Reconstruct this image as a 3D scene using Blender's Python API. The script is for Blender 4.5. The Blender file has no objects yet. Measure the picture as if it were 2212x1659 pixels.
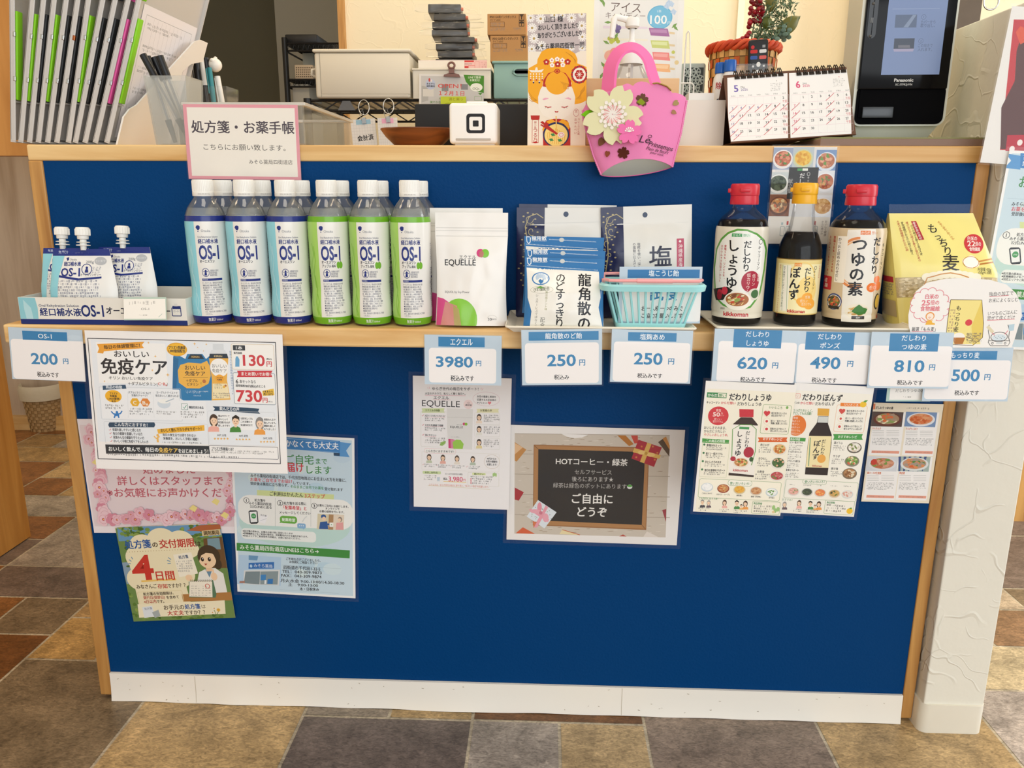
import bpy, bmesh, math, random
from mathutils import Vector, Matrix
random.seed(7)
SC = bpy.context.scene
COL = SC.collection
PI = math.pi

# ------------------------------------------------------------------ camera
CD, CZ, CP, CYAW, CR, CF = 1.2284, 0.9013, 0.2397, 0.0400, 0.0040, 1700.9
FW, FH = 2212, 1659
def _axes():
    cp, sp = math.cos(CP), math.sin(CP)
    r, f, u = Vector((1, 0, 0)), Vector((0, cp, -sp)), Vector((0, sp, cp))
    cr, sr = math.cos(CR), math.sin(CR)
    r, u = cr*r + sr*u, -sr*r + cr*u
    Z = Matrix.Rotation(CYAW, 3, 'Z')
    return Z @ r, Z @ f, Z @ u
AX, AF, AU = _axes()
CO = Vector((0, -CD, CZ))
cam = bpy.data.cameras.new('camera'); camo = bpy.data.objects.new('camera', cam); COL.objects.link(camo)
cam.sensor_fit = 'HORIZONTAL'; cam.sensor_width = 36; cam.lens = CF/FW*36; cam.clip_start = .02
m = Matrix((AX, AU, -AF)).transposed().to_4x4(); m.translation = CO
camo.matrix_world = m
SC.camera = camo

# ------------------------------------------------------------------ light
SC.view_settings.view_transform = 'Standard'; SC.view_settings.look = 'None'
SC.view_settings.gamma = 1; SC.view_settings.use_curve_mapping = False
SC.view_settings.exposure = 0.0
w = bpy.data.worlds.new('daylight'); SC.world = w; w.use_nodes = True
w.node_tree.nodes['Background'].inputs[0].default_value = (.94, .97, 1, 1)
w.node_tree.nodes['Background'].inputs[1].default_value = .85
def area(name, loc, target, sx, sy, power, col):
    l = bpy.data.lights.new(name, 'AREA'); l.shape = 'RECTANGLE'; l.size = sx; l.size_y = sy
    l.energy = power; l.color = col
    o = bpy.data.objects.new(name, l); COL.objects.link(o); o.location = loc
    o.rotation_euler = (Vector(target)-Vector(loc)).to_track_quat('-Z', 'Y').to_euler()
    return o
area('shopfront_daylight', (1.2, -3.7, 1.35), (.2, 0, .4), 3.6, 2.0, 62, (.90, .95, 1))
area('side_door_daylight', (2.9, .3, 1.3), (.4, .2, .6), 1.6, 2.0, 46, (.97, .98, 1))
for lx, ly, p in ((-.7, 1.0, 7.4), (.6, 1.05, 11), (1.7, 1.3, 8.5)):
    area('ceiling_lamp_light', (lx, ly, 2.5), (lx, ly, 0), .5, .5, p, (1, .82, .56))
area('ceiling_lamp_light', (-.3, -.8, 2.5), (-.3, -.8, 0), .6, .6, 7, (1, .9, .74))
area('ceiling_lamp_light', (-1.9, -.2, 2.5), (-1.9, .1, 0), .5, .5, 9, (1, .80, .55))

# ------------------------------------------------------------------ pixel -> place
def at(px, py, axis, val):
    D = AF + AX*((px-FW/2)/CF) + AU*((FH/2-py)/CF)
    return CO + D*((val-CO[axis])/D[axis])
def gx(px, Y, Z):
    v0 = Vector((0, Y, Z))-CO; k = (px-FW/2)/CF
    return (k*v0.dot(AF)-v0.dot(AX))/(AX.x-k*AF.x)
def gz(py, X, Y):
    v0 = Vector((X, Y, 0))-CO; k = (FH/2-py)/CF
    return (k*v0.dot(AF)-v0.dot(AU))/(AU.z-k*AF.z)

# ------------------------------------------------------------------ materials
def lin(h):
    if not isinstance(h, str): return tuple(h)
    h = h.lstrip('#'); o = []
    for i in (0, 2, 4):
        c = int(h[i:i+2], 16)/255
        o.append(c/12.92 if c <= .04045 else ((c+.055)/1.055)**2.4)
    return tuple(o)
MATS = {}
def mat(name, col=None, rough=.5, metal=0, spec=.5, emit=None, es=1, trans=0, ior=1.45, bump=None, var=None, coat=0):
    """bump=(scale, strength) noise relief; var=(scale, amount) tone variation of the thing's own colour"""
    if name in MATS: return MATS[name]
    M = bpy.data.materials.new(name); M.use_nodes = True; n = M.node_tree.nodes; L = M.node_tree.links
    b = n['Principled BSDF']
    if col is None:
        a = n.new('ShaderNodeVertexColor'); a.layer_name = 'Col'; L.new(a.outputs[0], b.inputs['Base Color'])
    else:
        b.inputs['Base Color'].default_value = (*lin(col), 1)
        if var:
            t = n.new('ShaderNodeTexNoise'); t.inputs['Scale'].default_value = var[0]; t.inputs['Detail'].default_value = 4
            co = n.new('ShaderNodeTexCoord'); L.new(co.outputs['Object'], t.inputs['Vector'])
            mx = n.new('ShaderNodeMix'); mx.data_type = 'RGBA'; c = lin(col)
            mx.inputs['A'].default_value = (*[x*(1-var[1]) for x in c], 1); mx.inputs['B'].default_value = (*[min(1, x*(1+var[1])) for x in c], 1)
            L.new(t.outputs[0], mx.inputs['Factor']); L.new(mx.outputs['Result'], b.inputs['Base Color'])
    b.inputs['Roughness'].default_value = rough; b.inputs['Metallic'].default_value = metal
    b.inputs['Specular IOR Level'].default_value = spec; b.inputs['IOR'].default_value = ior
    b.inputs['Transmission Weight'].default_value = trans; b.inputs['Coat Weight'].default_value = coat
    if emit: b.inputs['Emission Color'].default_value = (*lin(emit), 1); b.inputs['Emission Strength'].default_value = es
    if bump:
        t = n.new('ShaderNodeTexNoise'); t.inputs['Scale'].default_value = bump[0]; t.inputs['Detail'].default_value = 5
        co = n.new('ShaderNodeTexCoord'); L.new(co.outputs['Object'], t.inputs['Vector'])
        bp = n.new('ShaderNodeBump'); bp.inputs['Strength'].default_value = bump[1]; bp.inputs['Distance'].default_value = .004
        L.new(t.outputs[0], bp.inputs['Height']); L.new(bp.outputs[0], b.inputs['Normal'])
    MATS[name] = M; return M
def clear(name, tint, opacity, rough=.05, gloss=.06):
    """see-through film or plastic: a tinted thin layer with a glossy skin"""
    if name in MATS: return MATS[name]
    M = bpy.data.materials.new(name); M.use_nodes = True; n = M.node_tree.nodes; L = M.node_tree.links
    b = n['Principled BSDF']; b.inputs['Base Color'].default_value = (*lin(tint), 1); b.inputs['Roughness'].default_value = rough
    tr = n.new('ShaderNodeBsdfTransparent'); mx = n.new('ShaderNodeMixShader'); mx.inputs[0].default_value = opacity
    gl = n.new('ShaderNodeBsdfGlossy'); gl.inputs['Roughness'].default_value = rough
    lw = n.new('ShaderNodeLayerWeight'); lw.inputs['Blend'].default_value = .25
    ml = n.new('ShaderNodeMath'); ml.operation = 'MULTIPLY_ADD'; ml.inputs[1].default_value = .5; ml.inputs[2].default_value = gloss*.5
    L.new(lw.outputs['Fresnel'], ml.inputs[0])
    m2 = n.new('ShaderNodeMixShader')
    L.new(tr.outputs[0], mx.inputs[1]); L.new(b.outputs[0], mx.inputs[2])
    L.new(ml.outputs[0], m2.inputs[0]); L.new(mx.outputs[0], m2.inputs[1]); L.new(gl.outputs[0], m2.inputs[2])
    L.new(m2.outputs[0], n['Material Output'].inputs[0]); MATS[name] = M; return M
def wood(name, c1, c2, scale=1, axis='X', rough=.45):
    if name in MATS: return MATS[name]
    M = bpy.data.materials.new(name); M.use_nodes = True; n = M.node_tree.nodes; L = M.node_tree.links; b = n['Principled BSDF']
    co = n.new('ShaderNodeTexCoord'); mp = n.new('ShaderNodeMapping')
    s = {'X': (1.2, 14, 14), 'Z': (14, 14, 1.2), 'Y': (14, 1.2, 14)}[axis]
    mp.inputs['Scale'].default_value = [k*scale for k in s]
    L.new(co.outputs['Object'], mp.inputs['Vector'])
    t = n.new('ShaderNodeTexNoise'); t.inputs['Scale'].default_value = 3; t.inputs['Detail'].default_value = 8; t.inputs['Distortion'].default_value = .8
    L.new(mp.outputs[0], t.inputs['Vector'])
    mp2 = n.new('ShaderNodeMapping'); mp2.inputs['Scale'].default_value = [k*scale*.35 for k in s]; L.new(co.outputs['Object'], mp2.inputs['Vector'])
    wv = n.new('ShaderNodeTexNoise'); wv.inputs['Scale'].default_value = 2; L.new(mp2.outputs[0], wv.inputs['Vector'])
    rg = n.new('ShaderNodeMath'); rg.operation = 'PINGPONG'; rg.inputs[1].default_value = .09; L.new(wv.outputs[0], rg.inputs[0])
    ad = n.new('ShaderNodeMath'); ad.operation = 'MULTIPLY_ADD'; ad.inputs[1].default_value = 2.2; L.new(rg.outputs[0], ad.inputs[0]); L.new(t.outputs[0], ad.inputs[2])
    cr = n.new('ShaderNodeValToRGB'); cr.color_ramp.elements[0].position = .38; cr.color_ramp.elements[1].position = .78
    cr.color_ramp.elements[0].color = (*lin(c2), 1); cr.color_ramp.elements[1].color = (*lin(c1), 1)
    L.new(ad.outputs[0], cr.inputs[0]); L.new(cr.outputs[0], b.inputs['Base Color']); b.inputs['Roughness'].default_value = rough
    MATS[name] = M; return M

# ------------------------------------------------------------------ mesh builder
class MB:
    def __init__(s): s.v = []; s.f = []; s.c = []
    def add(s, vs, fs, col=None):
        k = len(s.v); s.v.extend(tuple(v) for v in vs); s.f.extend(tuple(i+k for i in f) for f in fs); s.c.extend([col]*len(fs)); return s
    def bm(s, fn, col=None, M=None):
        b = bmesh.new(); fn(b)
        if M is not None: bmesh.ops.transform(b, matrix=M, verts=b.verts)
        b.verts.ensure_lookup_table(); b.verts.index_update()
        s.add([v.co[:] for v in b.verts], [[v.index for v in f.verts] for f in b.faces], col); b.free(); return s
    def box(s, x0, y0, z0, x1, y1, z1, bev=0, col=None, M=None, seg=2):
        def fn(b):
            r = bmesh.ops.create_cube(b, size=1)
            for v in b.verts: v.co = Vector((x0+(v.co.x+.5)*(x1-x0), y0+(v.co.y+.5)*(y1-y0), z0+(v.co.z+.5)*(z1-z0)))
            if bev: bmesh.ops.bevel(b, geom=list(b.edges), offset=bev, segments=seg, affect='EDGES', profile=.5)
        return s.bm(fn, col, M)
    def lathe(s, prof, n=48, col=None, M=None, squash=None, a0=0, a1=2*PI):
        full = abs(a1-a0-2*PI) < 1e-6; cnt = n if full else n+1; vs = []; fs = []
        for r, z in prof:
            for i in range(cnt):
                a = a0+(a1-a0)*i/n; x, y = r*math.cos(a), r*math.sin(a)
                vs.append(Vector((x, y, z)))
        for j in range(len(prof)-1):
            for i in range(n):
                i2 = (i+1) % cnt; fs.append((j*cnt+i, j*cnt+i2, (j+1)*cnt+i2, (j+1)*cnt+i))
        if M is not None: vs = [M @ v for v in vs]
        return s.add(vs, fs, col)
    def tube(s, path, r, n=10, col=None, closed=False, cap=True):
        P = [Vector(p) for p in path]; vs = []; fs = []; N = len(P); up = Vector((0, 0, 1)); prev = None
        for i, p in enumerate(P):
            if closed: d = P[(i+1) % N]-P[i-1]
            else: d = P[min(i+1, N-1)]-P[max(i-1, 0)]
            if d.length < 1e-9: d = Vector((0, 0, 1))
            d.normalize()
            a = prev if prev is not None else (Vector((0, 0, 1)) if abs(d.z) < .9 else Vector((1, 0, 0)))
            a = (a-d*a.dot(d)); a = a.normalized() if a.length > 1e-6 else d.orthogonal().normalized(); prev = a; b = d.cross(a)
            rr = r[i] if isinstance(r, (list, tuple)) else r
            vs += [p+(a*math.cos(2*PI*k/n)+b*math.sin(2*PI*k/n))*rr for k in range(n)]
        for i in range(N if closed else N-1):
            j = (i+1) % N
            for k in range(n): fs.append((i*n+k, i*n+(k+1) % n, j*n+(k+1) % n, j*n+k))
        if cap and not closed: fs.append(tuple(range(n-1, -1, -1))); fs.append(tuple((N-1)*n+k for k in range(n)))
        return s.add(vs, fs, col)
    def prism(s, pts, fn, d0, d1, col=None):
        """polygon pts (2D) mapped by fn(x, y, h), from height d0 to d1"""
        n = len(pts); vs = [fn(x, y, d0) for x, y in pts]+[fn(x, y, d1) for x, y in pts]
        fs = [tuple(range(n)), tuple(range(2*n-1, n-1, -1))]+[(i, (i+1) % n, n+(i+1) % n, n+i) for i in range(n)]
        return s.add(vs, fs, col)
    def grid(s, fn, nu, nv, col=None, wrap=False):
        vs = [fn(i/nu, j/nv) for j in range(nv+1) for i in range(nu+1)]
        return s.add(vs, [(j*(nu+1)+i, j*(nu+1)+i+1, (j+1)*(nu+1)+i+1, (j+1)*(nu+1)+i) for j in range(nv) for i in range(nu)], col)
    def ball(s, c, r, col=None, u=16, v=10, sc=(1, 1, 1), M=None):
        MM = Matrix.Translation(c) @ (M.to_4x4() if M else Matrix.Identity(4)) @ Matrix.Diagonal((r*sc[0], r*sc[1], r*sc[2], 1))
        return s.bm(lambda b: bmesh.ops.create_uvsphere(b, u_segments=u, v_segments=v, radius=1), col, MM)
    def rod(s, a, b, r, n=10, col=None, r2=None): return s.tube([a, b], [r, r if r2 is None else r2], n, col)
    def build(s, name, material, parent=None, smooth=None, loc=None):
        me = bpy.data.meshes.new(name); me.from_pydata(s.v, [], s.f)
        if any(c is not None for c in s.c):
            at_ = me.color_attributes.new('Col', 'FLOAT_COLOR', 'CORNER'); buf = []
            for c, f in zip(s.c, s.f): buf += [*(lin(c) if c is not None else (1, 1, 1)), 1.0]*len(f)
            at_.data.foreach_set('color', buf)
        me.materials.append(material); me.update()
        if smooth:
            b = bmesh.new(); b.from_mesh(me); bmesh.ops.recalc_face_normals(b, faces=b.faces)
            for f in b.faces: f.smooth = True
            for e in b.edges: e.smooth = not (len(e.link_faces) == 2 and e.calc_face_angle(0) > math.radians(smooth))
            b.to_mesh(me); b.free()
        o = bpy.data.objects.new(name, me); COL.objects.link(o)
        if parent: o.parent = parent
        if loc is not None: o.location = loc
        return o
def tag(o, label, cat, group=None, kind=None):
    if label: o['label'] = label
    if cat: o['category'] = cat
    if group: o['group'] = group
    if kind: o['kind'] = kind
    return o
def thing(name, label, cat, loc=(0, 0, 0), rz=0, group=None, rx=0, ry=0):
    o = bpy.data.objects.new(name, None); o.empty_display_size = .02; COL.objects.link(o)
    o.location = loc; o.rotation_euler = (rx, ry, rz)
    return tag(o, label, cat, group)
def copy_tree(o, parent=None):
    c = o.copy(); COL.objects.link(c)
    if parent: c.parent = parent
    for ch in list(o.children): copy_tree(ch, c)
    return c
def struct(o): o['kind'] = 'structure'; return o

# ------------------------------------------------------------------ flat artwork: print that lies on a surface
_tc = bpy.data.curves.new('glyphs', 'FONT'); _to = bpy.data.objects.new('glyphs', _tc); _tc.dimensions = '2D'; _tc.fill_mode = 'BOTH'
_cache = {}
def glyphs(t, bold, res):
    k = (t, bold, res)
    if k not in _cache:
        _tc.body = t; _tc.size = 1; _tc.offset = bold; _tc.resolution_u = res
        me = _to.to_mesh(); vs = [(v.co.x, v.co.y) for v in me.vertices]; fs = [tuple(p.vertices) for p in me.polygons]
        _to.to_mesh_clear(); _cache[k] = (vs, fs)
    return _cache[k]
class Art:
    """print in metres: x to the right, y down. items: (points, faces, colour)"""
    def __init__(s): s.it = []
    def poly(s, pts, col): s.it.append(([tuple(p) for p in pts], [tuple(range(len(pts)))], col)); return s
    def rect(s, x0, y0, x1, y1, col, r=0):
        if r <= 0: return s.poly([(x0, y0), (x1, y0), (x1, y1), (x0, y1)], col)
        return s.poly(rr(x0, y0, x1, y1, r), col)
    def ell(s, cx, cy, rx, ry, col, n=24, rot=0):
        c, q = math.cos(rot), math.sin(rot)
        return s.poly([(cx+rx*math.cos(a)*c-ry*math.sin(a)*q, cy+rx*math.cos(a)*q+ry*math.sin(a)*c) for a in [2*PI*i/n for i in range(n)]], col)
    def line(s, pts, w, col, closed=False):
        P = [Vector(p) for p in pts]; n = len(P); vs = []; fs = []
        for i, p in enumerate(P):
            d = (P[(i+1) % n]-P[i-1]) if closed else (P[min(i+1, n-1)]-P[max(i-1, 0)])
            d = d.normalized() if d.length > 1e-12 else Vector((1, 0)); q = Vector((-d.y, d.x))*w/2
            vs += [tuple(p+q), tuple(p-q)]
        for i in range(n if closed else n-1):
            j = (i+1) % n; fs.append((2*i, 2*i+1, 2*j+1, 2*j))
        s.it.append((vs, fs, col)); return s
    def ring(s, cx, cy, rx, ry, w, col, n=28, a0=0, a1=2*PI):
        cl = abs(a1-a0-2*PI) < 1e-6; k = n if cl else n+1
        return s.line([(cx+rx*math.cos(a), cy+ry*math.sin(a)) for a in [a0+(a1-a0)*i/n for i in range(k)]], w, col, cl)
    def frame(s, x0, y0, x1, y1, w, col, r=0):
        return s.line(rr(x0, y0, x1, y1, r) if r else [(x0, y0), (x1, y0), (x1, y1), (x0, y1)], w, col, True) if r else s.line([(x0, y0), (x1, y0)], w, col).line([(x1, y0), (x1, y1)], w, col).line([(x1, y1), (x0, y1)], w, col).line([(x0, y1), (x0, y0)], w, col)
    def star(s, cx, cy, r, col, n=5, k=.4, rot=0): return s.poly([(cx+(r if i % 2 == 0 else r*k)*math.sin(rot+PI*i/n), cy-(r if i % 2 == 0 else r*k)*math.cos(rot+PI*i/n)) for i in range(2*n)], col)
    def text(s, t, x, y, h, col, a='l', bold=0, w=None, res=2, rot=0, shear=0, xs=1):
        """y is the middle of the line; h the em size; w squeezes or stretches the line to a width"""
        asc = bold > .02 and all(ord(ch) < 128 for ch in t)
        vs, fs = glyphs(t, min(bold, .03) if asc else 0, res)
        if not vs: return s
        x0 = min(v[0] for v in vs); x1 = max(v[0] for v in vs); k = h*xs
        if w and x1 > x0: k = w/(x1-x0)
        ww = (x1-x0)*k; ox = {'l': 0, 'c': -ww/2, 'r': -ww}[a]; c, q = math.cos(rot), math.sin(rot); out = []
        for vx, vy in vs:
            lx = (vx-x0)*k+ox+shear*(vy-.38)*h; ly = -(vy-.38)*h
            out.append((x+lx*c-ly*q, y+lx*q+ly*c))
        if bold > .004 and not asc:
            B = min(bold, .02)*h*1.1
            for dx, dy in ((B, B*.7), (-B, B*.7), (B, -B*.7), (-B, -B*.7)): s.it.append(([(q_[0]+dx, q_[1]+dy) for q_ in out], fs, col))
        else: s.it.append((out, fs, col))
        return s
    def vtext(s, t, x, y, h, col, bold=0, pitch=1.0, res=2, xs=1, shear=0):
        for ch in t:
            if ch in 'ー－～〜（）()「」…': s.text(ch, x, y+h/2, h, col, 'c', bold, res=res, rot=PI/2)
            elif ch in '、。': s.text(ch, x+h*.3, y+h*.2, h, col, 'c', bold, res=res)
            elif ch != ' ': s.text(ch, x, y+h/2, h, col, 'c', bold, res=res, xs=xs, shear=shear)
            y += h*pitch*(.5 if ch == ' ' else 1)
        return s
    def blur(s, x0, y0, x1, y1, lines, col, seed=1, fill=.62):
        """lines of print too small to read"""
        R = random.Random(seed); H = (y1-y0)/lines; c1 = lin(col); col = tuple(a*.72+b*.28 for a, b in zip(c1, lin('dcdad6')))
        for i in range(lines):
            x = x0; e = x1-(R.random()*.4*(x1-x0) if i == lines-1 else R.random()*.06*(x1-x0)); yy = y0+H*i; vs = []; fs = []
            while x < e:
                ww = H*R.uniform(.35, .75); a = yy+H*R.uniform(.1, .3); b = a+H*fill*R.uniform(.55, 1)
                k = len(vs); m_ = (a+b)/2; t = H*.065
                if R.random() < .6:
                    for q in (a, m_, b): vs += [(x, q-t), (x+ww, q-t), (x+ww, q+t), (x, q+t)]; fs.append((len(vs)-4, len(vs)-3, len(vs)-2, len(vs)-1))
                xx = x+ww*R.uniform(.2, .8); vs += [(xx-t, a), (xx+t, a), (xx+t, b), (xx-t, b)]; fs.append((len(vs)-4, len(vs)-3, len(vs)-2, len(vs)-1))
                x += ww+H*.22
            s.it.append((vs, fs, col))
        return s
    def onto(s, mb, fn, base=1.5e-4, eps=1.2e-5, lim=None):
        """lay the print on a surface: fn(x, y, h) -> point. lim: longest edge on curved surfaces"""
        lay = []
        for k, (vs, fs, col) in enumerate(s.it):
            xs_, ys_ = [v[0] for v in vs], [v[1] for v in vs]; bx = (min(xs_), min(ys_), max(xs_), max(ys_)) if vs else (0, 0, 0, 0)
            n_ = 1+max([q[4] for q in lay if q[0] < bx[2] and bx[0] < q[2] and q[1] < bx[3] and bx[1] < q[3]], default=-1); lay.append((*bx, n_))
            h = base+eps*n_
            if lim:
                vs = list(vs); out = []; st = []
                for f in fs:
                    if len(f) == 3: st.append(f)
                    else: st += [(f[0], f[i], f[i+1]) for i in range(1, len(f)-1)] if len(f) == 4 else _tri(vs, f)
                while st:
                    a, b, c = st.pop()
                    e = max(((math.hypot(vs[p][0]-vs[q][0], vs[p][1]-vs[q][1]), p, q, o) for p, q, o in ((a, b, c), (b, c, a), (c, a, b))))
                    if e[0] > lim:
                        _, p, q, o = e; vs.append(((vs[p][0]+vs[q][0])/2, (vs[p][1]+vs[q][1])/2)); m_ = len(vs)-1; st += [(p, m_, o), (m_, q, o)]
                    else: out.append((a, b, c))
                fs = out
            mb.add([fn(x, y, h) for x, y in vs], fs, col)
        return mb
    def clip(s, poly):
        """cut all print to a convex outline"""
        P = [Vector(p) for p in poly]; A = sum(P[i-1].x*P[i].y-P[i].x*P[i-1].y for i in range(len(P)))
        if A < 0: P.reverse()
        ed = [(P[i-1], P[i]) for i in range(len(P))]; sd = lambda e, p: (e[1].x-e[0].x)*(p[1]-e[0].y)-(e[1].y-e[0].y)*(p[0]-e[0].x)
        new = []
        for vs, fs, col in s.it:
            if all(sd(e, p) >= -1e-12 for e in ed for p in vs): new.append((vs, fs, col)); continue
            ov, of = [], []
            for f in fs:
                for t in ([f] if len(f) == 3 else _tri(vs, f)):
                    q = [tuple(vs[i]) for i in t]
                    for e in ed:
                        r = []
                        for i in range(len(q)):
                            a, b = q[i-1], q[i]; da, db = sd(e, a), sd(e, b)
                            if (da >= 0) != (db >= 0): m_ = da/(da-db); r.append((a[0]+(b[0]-a[0])*m_, a[1]+(b[1]-a[1])*m_))
                            if db >= 0: r.append(b)
                        q = r
                        if not q: break
                    if len(q) >= 3: of.append(tuple(range(len(ov), len(ov)+len(q)))); ov += q
            if of: new.append((ov, of, col))
        s.it = new; return s
def _tri(vs, f):
    from mathutils.geometry import tessellate_polygon
    return [(f[a], f[b], f[c]) for a, b, c in tessellate_polygon([[Vector((vs[i][0], vs[i][1], 0)) for i in f]])]
def rr(x0, y0, x1, y1, r, n=5):
    p = []
    for cx, cy, a in ((x1-r, y0+r, -90), (x1-r, y1-r, 0), (x0+r, y1-r, 90), (x0+r, y0+r, 180)):
        p += [(cx+r*math.cos(math.radians(a+90*i/n)), cy+r*math.sin(math.radians(a+90*i/n))) for i in range(n+1)]
    return p
PRINT = mat('printed_paper', None, .55, spec=.3)
GLOSSP = mat('glossy_print', None, .22, spec=.5)
FILM = clear('laminate_film', 'ffffff', .012, .05, .012)
# ================================================================== setting
def plaster(name, col, ridge=1.0, sc=3.2):
    M = mat(name, col, .7, spec=.25); n = M.node_tree.nodes; L = M.node_tree.links; b = n['Principled BSDF']
    co = n.new('ShaderNodeTexCoord'); nz = n.new('ShaderNodeTexNoise'); nz.inputs['Scale'].default_value = 5; nz.inputs['Detail'].default_value = 3
    L.new(co.outputs['Object'], nz.inputs['Vector'])
    mx = n.new('ShaderNodeMix'); mx.data_type = 'RGBA'; mx.blend_type = 'ADD'; mx.inputs['Factor'].default_value = .28
    L.new(co.outputs['Object'], mx.inputs['A']); L.new(nz.outputs['Color'], mx.inputs['B'])
    hs = []
    for k, wd in ((sc, .018), (sc*2.3, .02)):
        v = n.new('ShaderNodeTexVoronoi'); v.feature = 'DISTANCE_TO_EDGE'; v.inputs['Scale'].default_value = k*1.6
        L.new(mx.outputs['Result'], v.inputs['Vector'])
        r = n.new('ShaderNodeMapRange'); r.inputs['From Max'].default_value = wd*1.3; r.inputs['To Min'].default_value = 1; r.inputs['To Max'].default_value = 0
        L.new(v.outputs['Distance'], r.inputs['Value'])
        g = n.new('ShaderNodeTexNoise'); g.inputs['Scale'].default_value = 7+k; L.new(co.outputs['Object'], g.inputs['Vector'])
        gg = n.new('ShaderNodeMapRange'); gg.inputs['From Min'].default_value = .46; gg.inputs['From Max'].default_value = .6; L.new(g.outputs[0], gg.inputs['Value'])
        ml = n.new('ShaderNodeMath'); ml.operation = 'MULTIPLY'; L.new(r.outputs[0], ml.inputs[0]); L.new(gg.outputs[0], ml.inputs[1]); hs.append(ml)
    ad = n.new('ShaderNodeMath'); ad.operation = 'ADD'; L.new(hs[0].outputs[0], ad.inputs[0]); L.new(hs[1].outputs[0], ad.inputs[1])
    fz = n.new('ShaderNodeTexNoise'); fz.inputs['Scale'].default_value = 60; L.new(co.outputs['Object'], fz.inputs['Vector'])
    a2 = n.new('ShaderNodeMath'); a2.operation = 'MULTIPLY_ADD'; a2.inputs[1].default_value = .25; L.new(fz.outputs[0], a2.inputs[0]); L.new(ad.outputs[0], a2.inputs[2])
    bp = n.new('ShaderNodeBump'); bp.inputs['Strength'].default_value = .38*ridge; bp.inputs['Distance'].default_value = .006
    L.new(a2.outputs[0], bp.inputs['Height']); L.new(bp.outputs[0], b.inputs['Normal']); return M
WALLP = plaster('embossed_wallpaper', 'e6e2d3')
CREAM = plaster('cream_wallpaper', 'f2e6c8', .35)
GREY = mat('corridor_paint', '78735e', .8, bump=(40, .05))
VINYL = mat('cream_vinyl', 'e6e0cf', .4, var=(30, .03))
PINE = wood('pine_wood', 'ecc88c', 'd2a05c', 1.0, 'X'); PINEV = wood('pine_wood_upright', 'd3a05a', 'ac783c', 1.0, 'Z')

# floor: stone-look vinyl tiles in a 30 cm module
def floor_mat():
    M = mat('stone_tile_vinyl', None, .38, spec=.35); n = M.node_tree.nodes; L = M.node_tree.links; b = n['Principled BSDF']
    a = [x for x in n if x.type == 'VERTEX_COLOR'][0]
    co = n.new('ShaderNodeTexCoord')
    t = n.new('ShaderNodeTexNoise'); t.inputs['Scale'].default_value = 13; t.inputs['Detail'].default_value = 9; t.inputs['Roughness'].default_value = .72; t.inputs['Distortion'].default_value = .6
    L.new(co.outputs['Object'], t.inputs['Vector'])
    t2 = n.new('ShaderNodeTexNoise'); t2.inputs['Scale'].default_value = 90; t2.inputs['Detail'].default_value = 6; t2.inputs['Distortion'].default_value = 1.5
    mp = n.new('ShaderNodeMapping'); mp.inputs['Scale'].default_value = (1, 2.2, 1); L.new(co.outputs['Object'], mp.inputs['Vector']); L.new(mp.outputs[0], t2.inputs['Vector'])
    r = n.new('ShaderNodeMapRange'); r.inputs['From Min'].default_value = .3; r.inputs['From Max'].default_value = .7; r.inputs['To Min'].default_value = .55; r.inputs['To Max'].default_value = 1.5; L.new(t.outputs[0], r.inputs['Value'])
    r2 = n.new('ShaderNodeMapRange'); r2.inputs['From Min'].default_value = .3; r2.inputs['From Max'].default_value = .7; r2.inputs['To Min'].default_value = .62; r2.inputs['To Max'].default_value = 1.36; L.new(t2.outputs[0], r2.inputs['Value'])
    m1 = n.new('ShaderNodeMath'); m1.operation = 'MULTIPLY'; L.new(r.outputs[0], m1.inputs[0]); L.new(r2.outputs[0], m1.inputs[1])
    v = n.new('ShaderNodeTexVoronoi'); v.feature = 'DISTANCE_TO_EDGE'; v.inputs['Scale'].default_value = 7
    mx0 = n.new('ShaderNodeMix'); mx0.data_type = 'RGBA'; mx0.blend_type = 'ADD'; mx0.inputs['Factor'].default_value = .35; L.new(co.outputs['Object'], mx0.inputs['A']); L.new(t.outputs['Color'], mx0.inputs['B']); L.new(mx0.outputs['Result'], v.inputs['Vector'])
    rc = n.new('ShaderNodeMapRange'); rc.inputs['From Max'].default_value = .012; rc.inputs['To Min'].default_value = .72; L.new(v.outputs['Distance'], rc.inputs['Value'])
    m2 = n.new('ShaderNodeMath'); m2.operation = 'MULTIPLY'; L.new(m1.outputs[0], m2.inputs[0]); L.new(rc.outputs[0], m2.inputs[1])
    vm = n.new('ShaderNodeVectorMath'); vm.operation = 'SCALE'; L.new(a.outputs[0], vm.inputs[0]); L.new(m2.outputs[0], vm.inputs['Scale'])
    L.new(vm.outputs[0], b.inputs['Base Color'])
    bp = n.new('ShaderNodeBump'); bp.inputs['Strength'].default_value = .12; bp.inputs['Distance'].default_value = .002; L.new(m2.outputs[0], bp.inputs['Height']); L.new(bp.outputs[0], b.inputs['Normal'])
    return M
fl = MB(); fl.add([(-3.2, -4, 0), (3.2, -4, 0), (3.2, 4.4, 0), (-3.2, 4.4, 0)], [(0, 1, 2, 3)], 'b5a890')
TC = ['a8895c', '6f6056', '9c8f80', 'b4966a', '7a6850', '8a5c34', '9a7c54', '857468']
fixed = []
def tile(x0, y0, x1, y1, col):
    g = .0028; fl.add([(x0+g, y0+g, .0006), (x1-g, y0+g, .0006), (x1-g, y1-g, .0006), (x0+g, y1-g, .0006)], [(0, 1, 2, 3)], col)
xs = [-.415, -.115, .187, .487, .787]
tile(-.715, -.30, -.415, .0, 'b5996c'); tile(-.415, -.33, -.115, -.032, '6e625a'); tile(-.115, -.18, .037, -.03, '9b9084'); tile(.037, -.18, .185, -.03, 'b39a72')
tile(-.415, -.032, -.263, .12, '8c8070'); tile(-.263, -.032, -.115, .12, 'a98e62'); tile(-.115, -.03, .185, .27, '6d4a2c')
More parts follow.
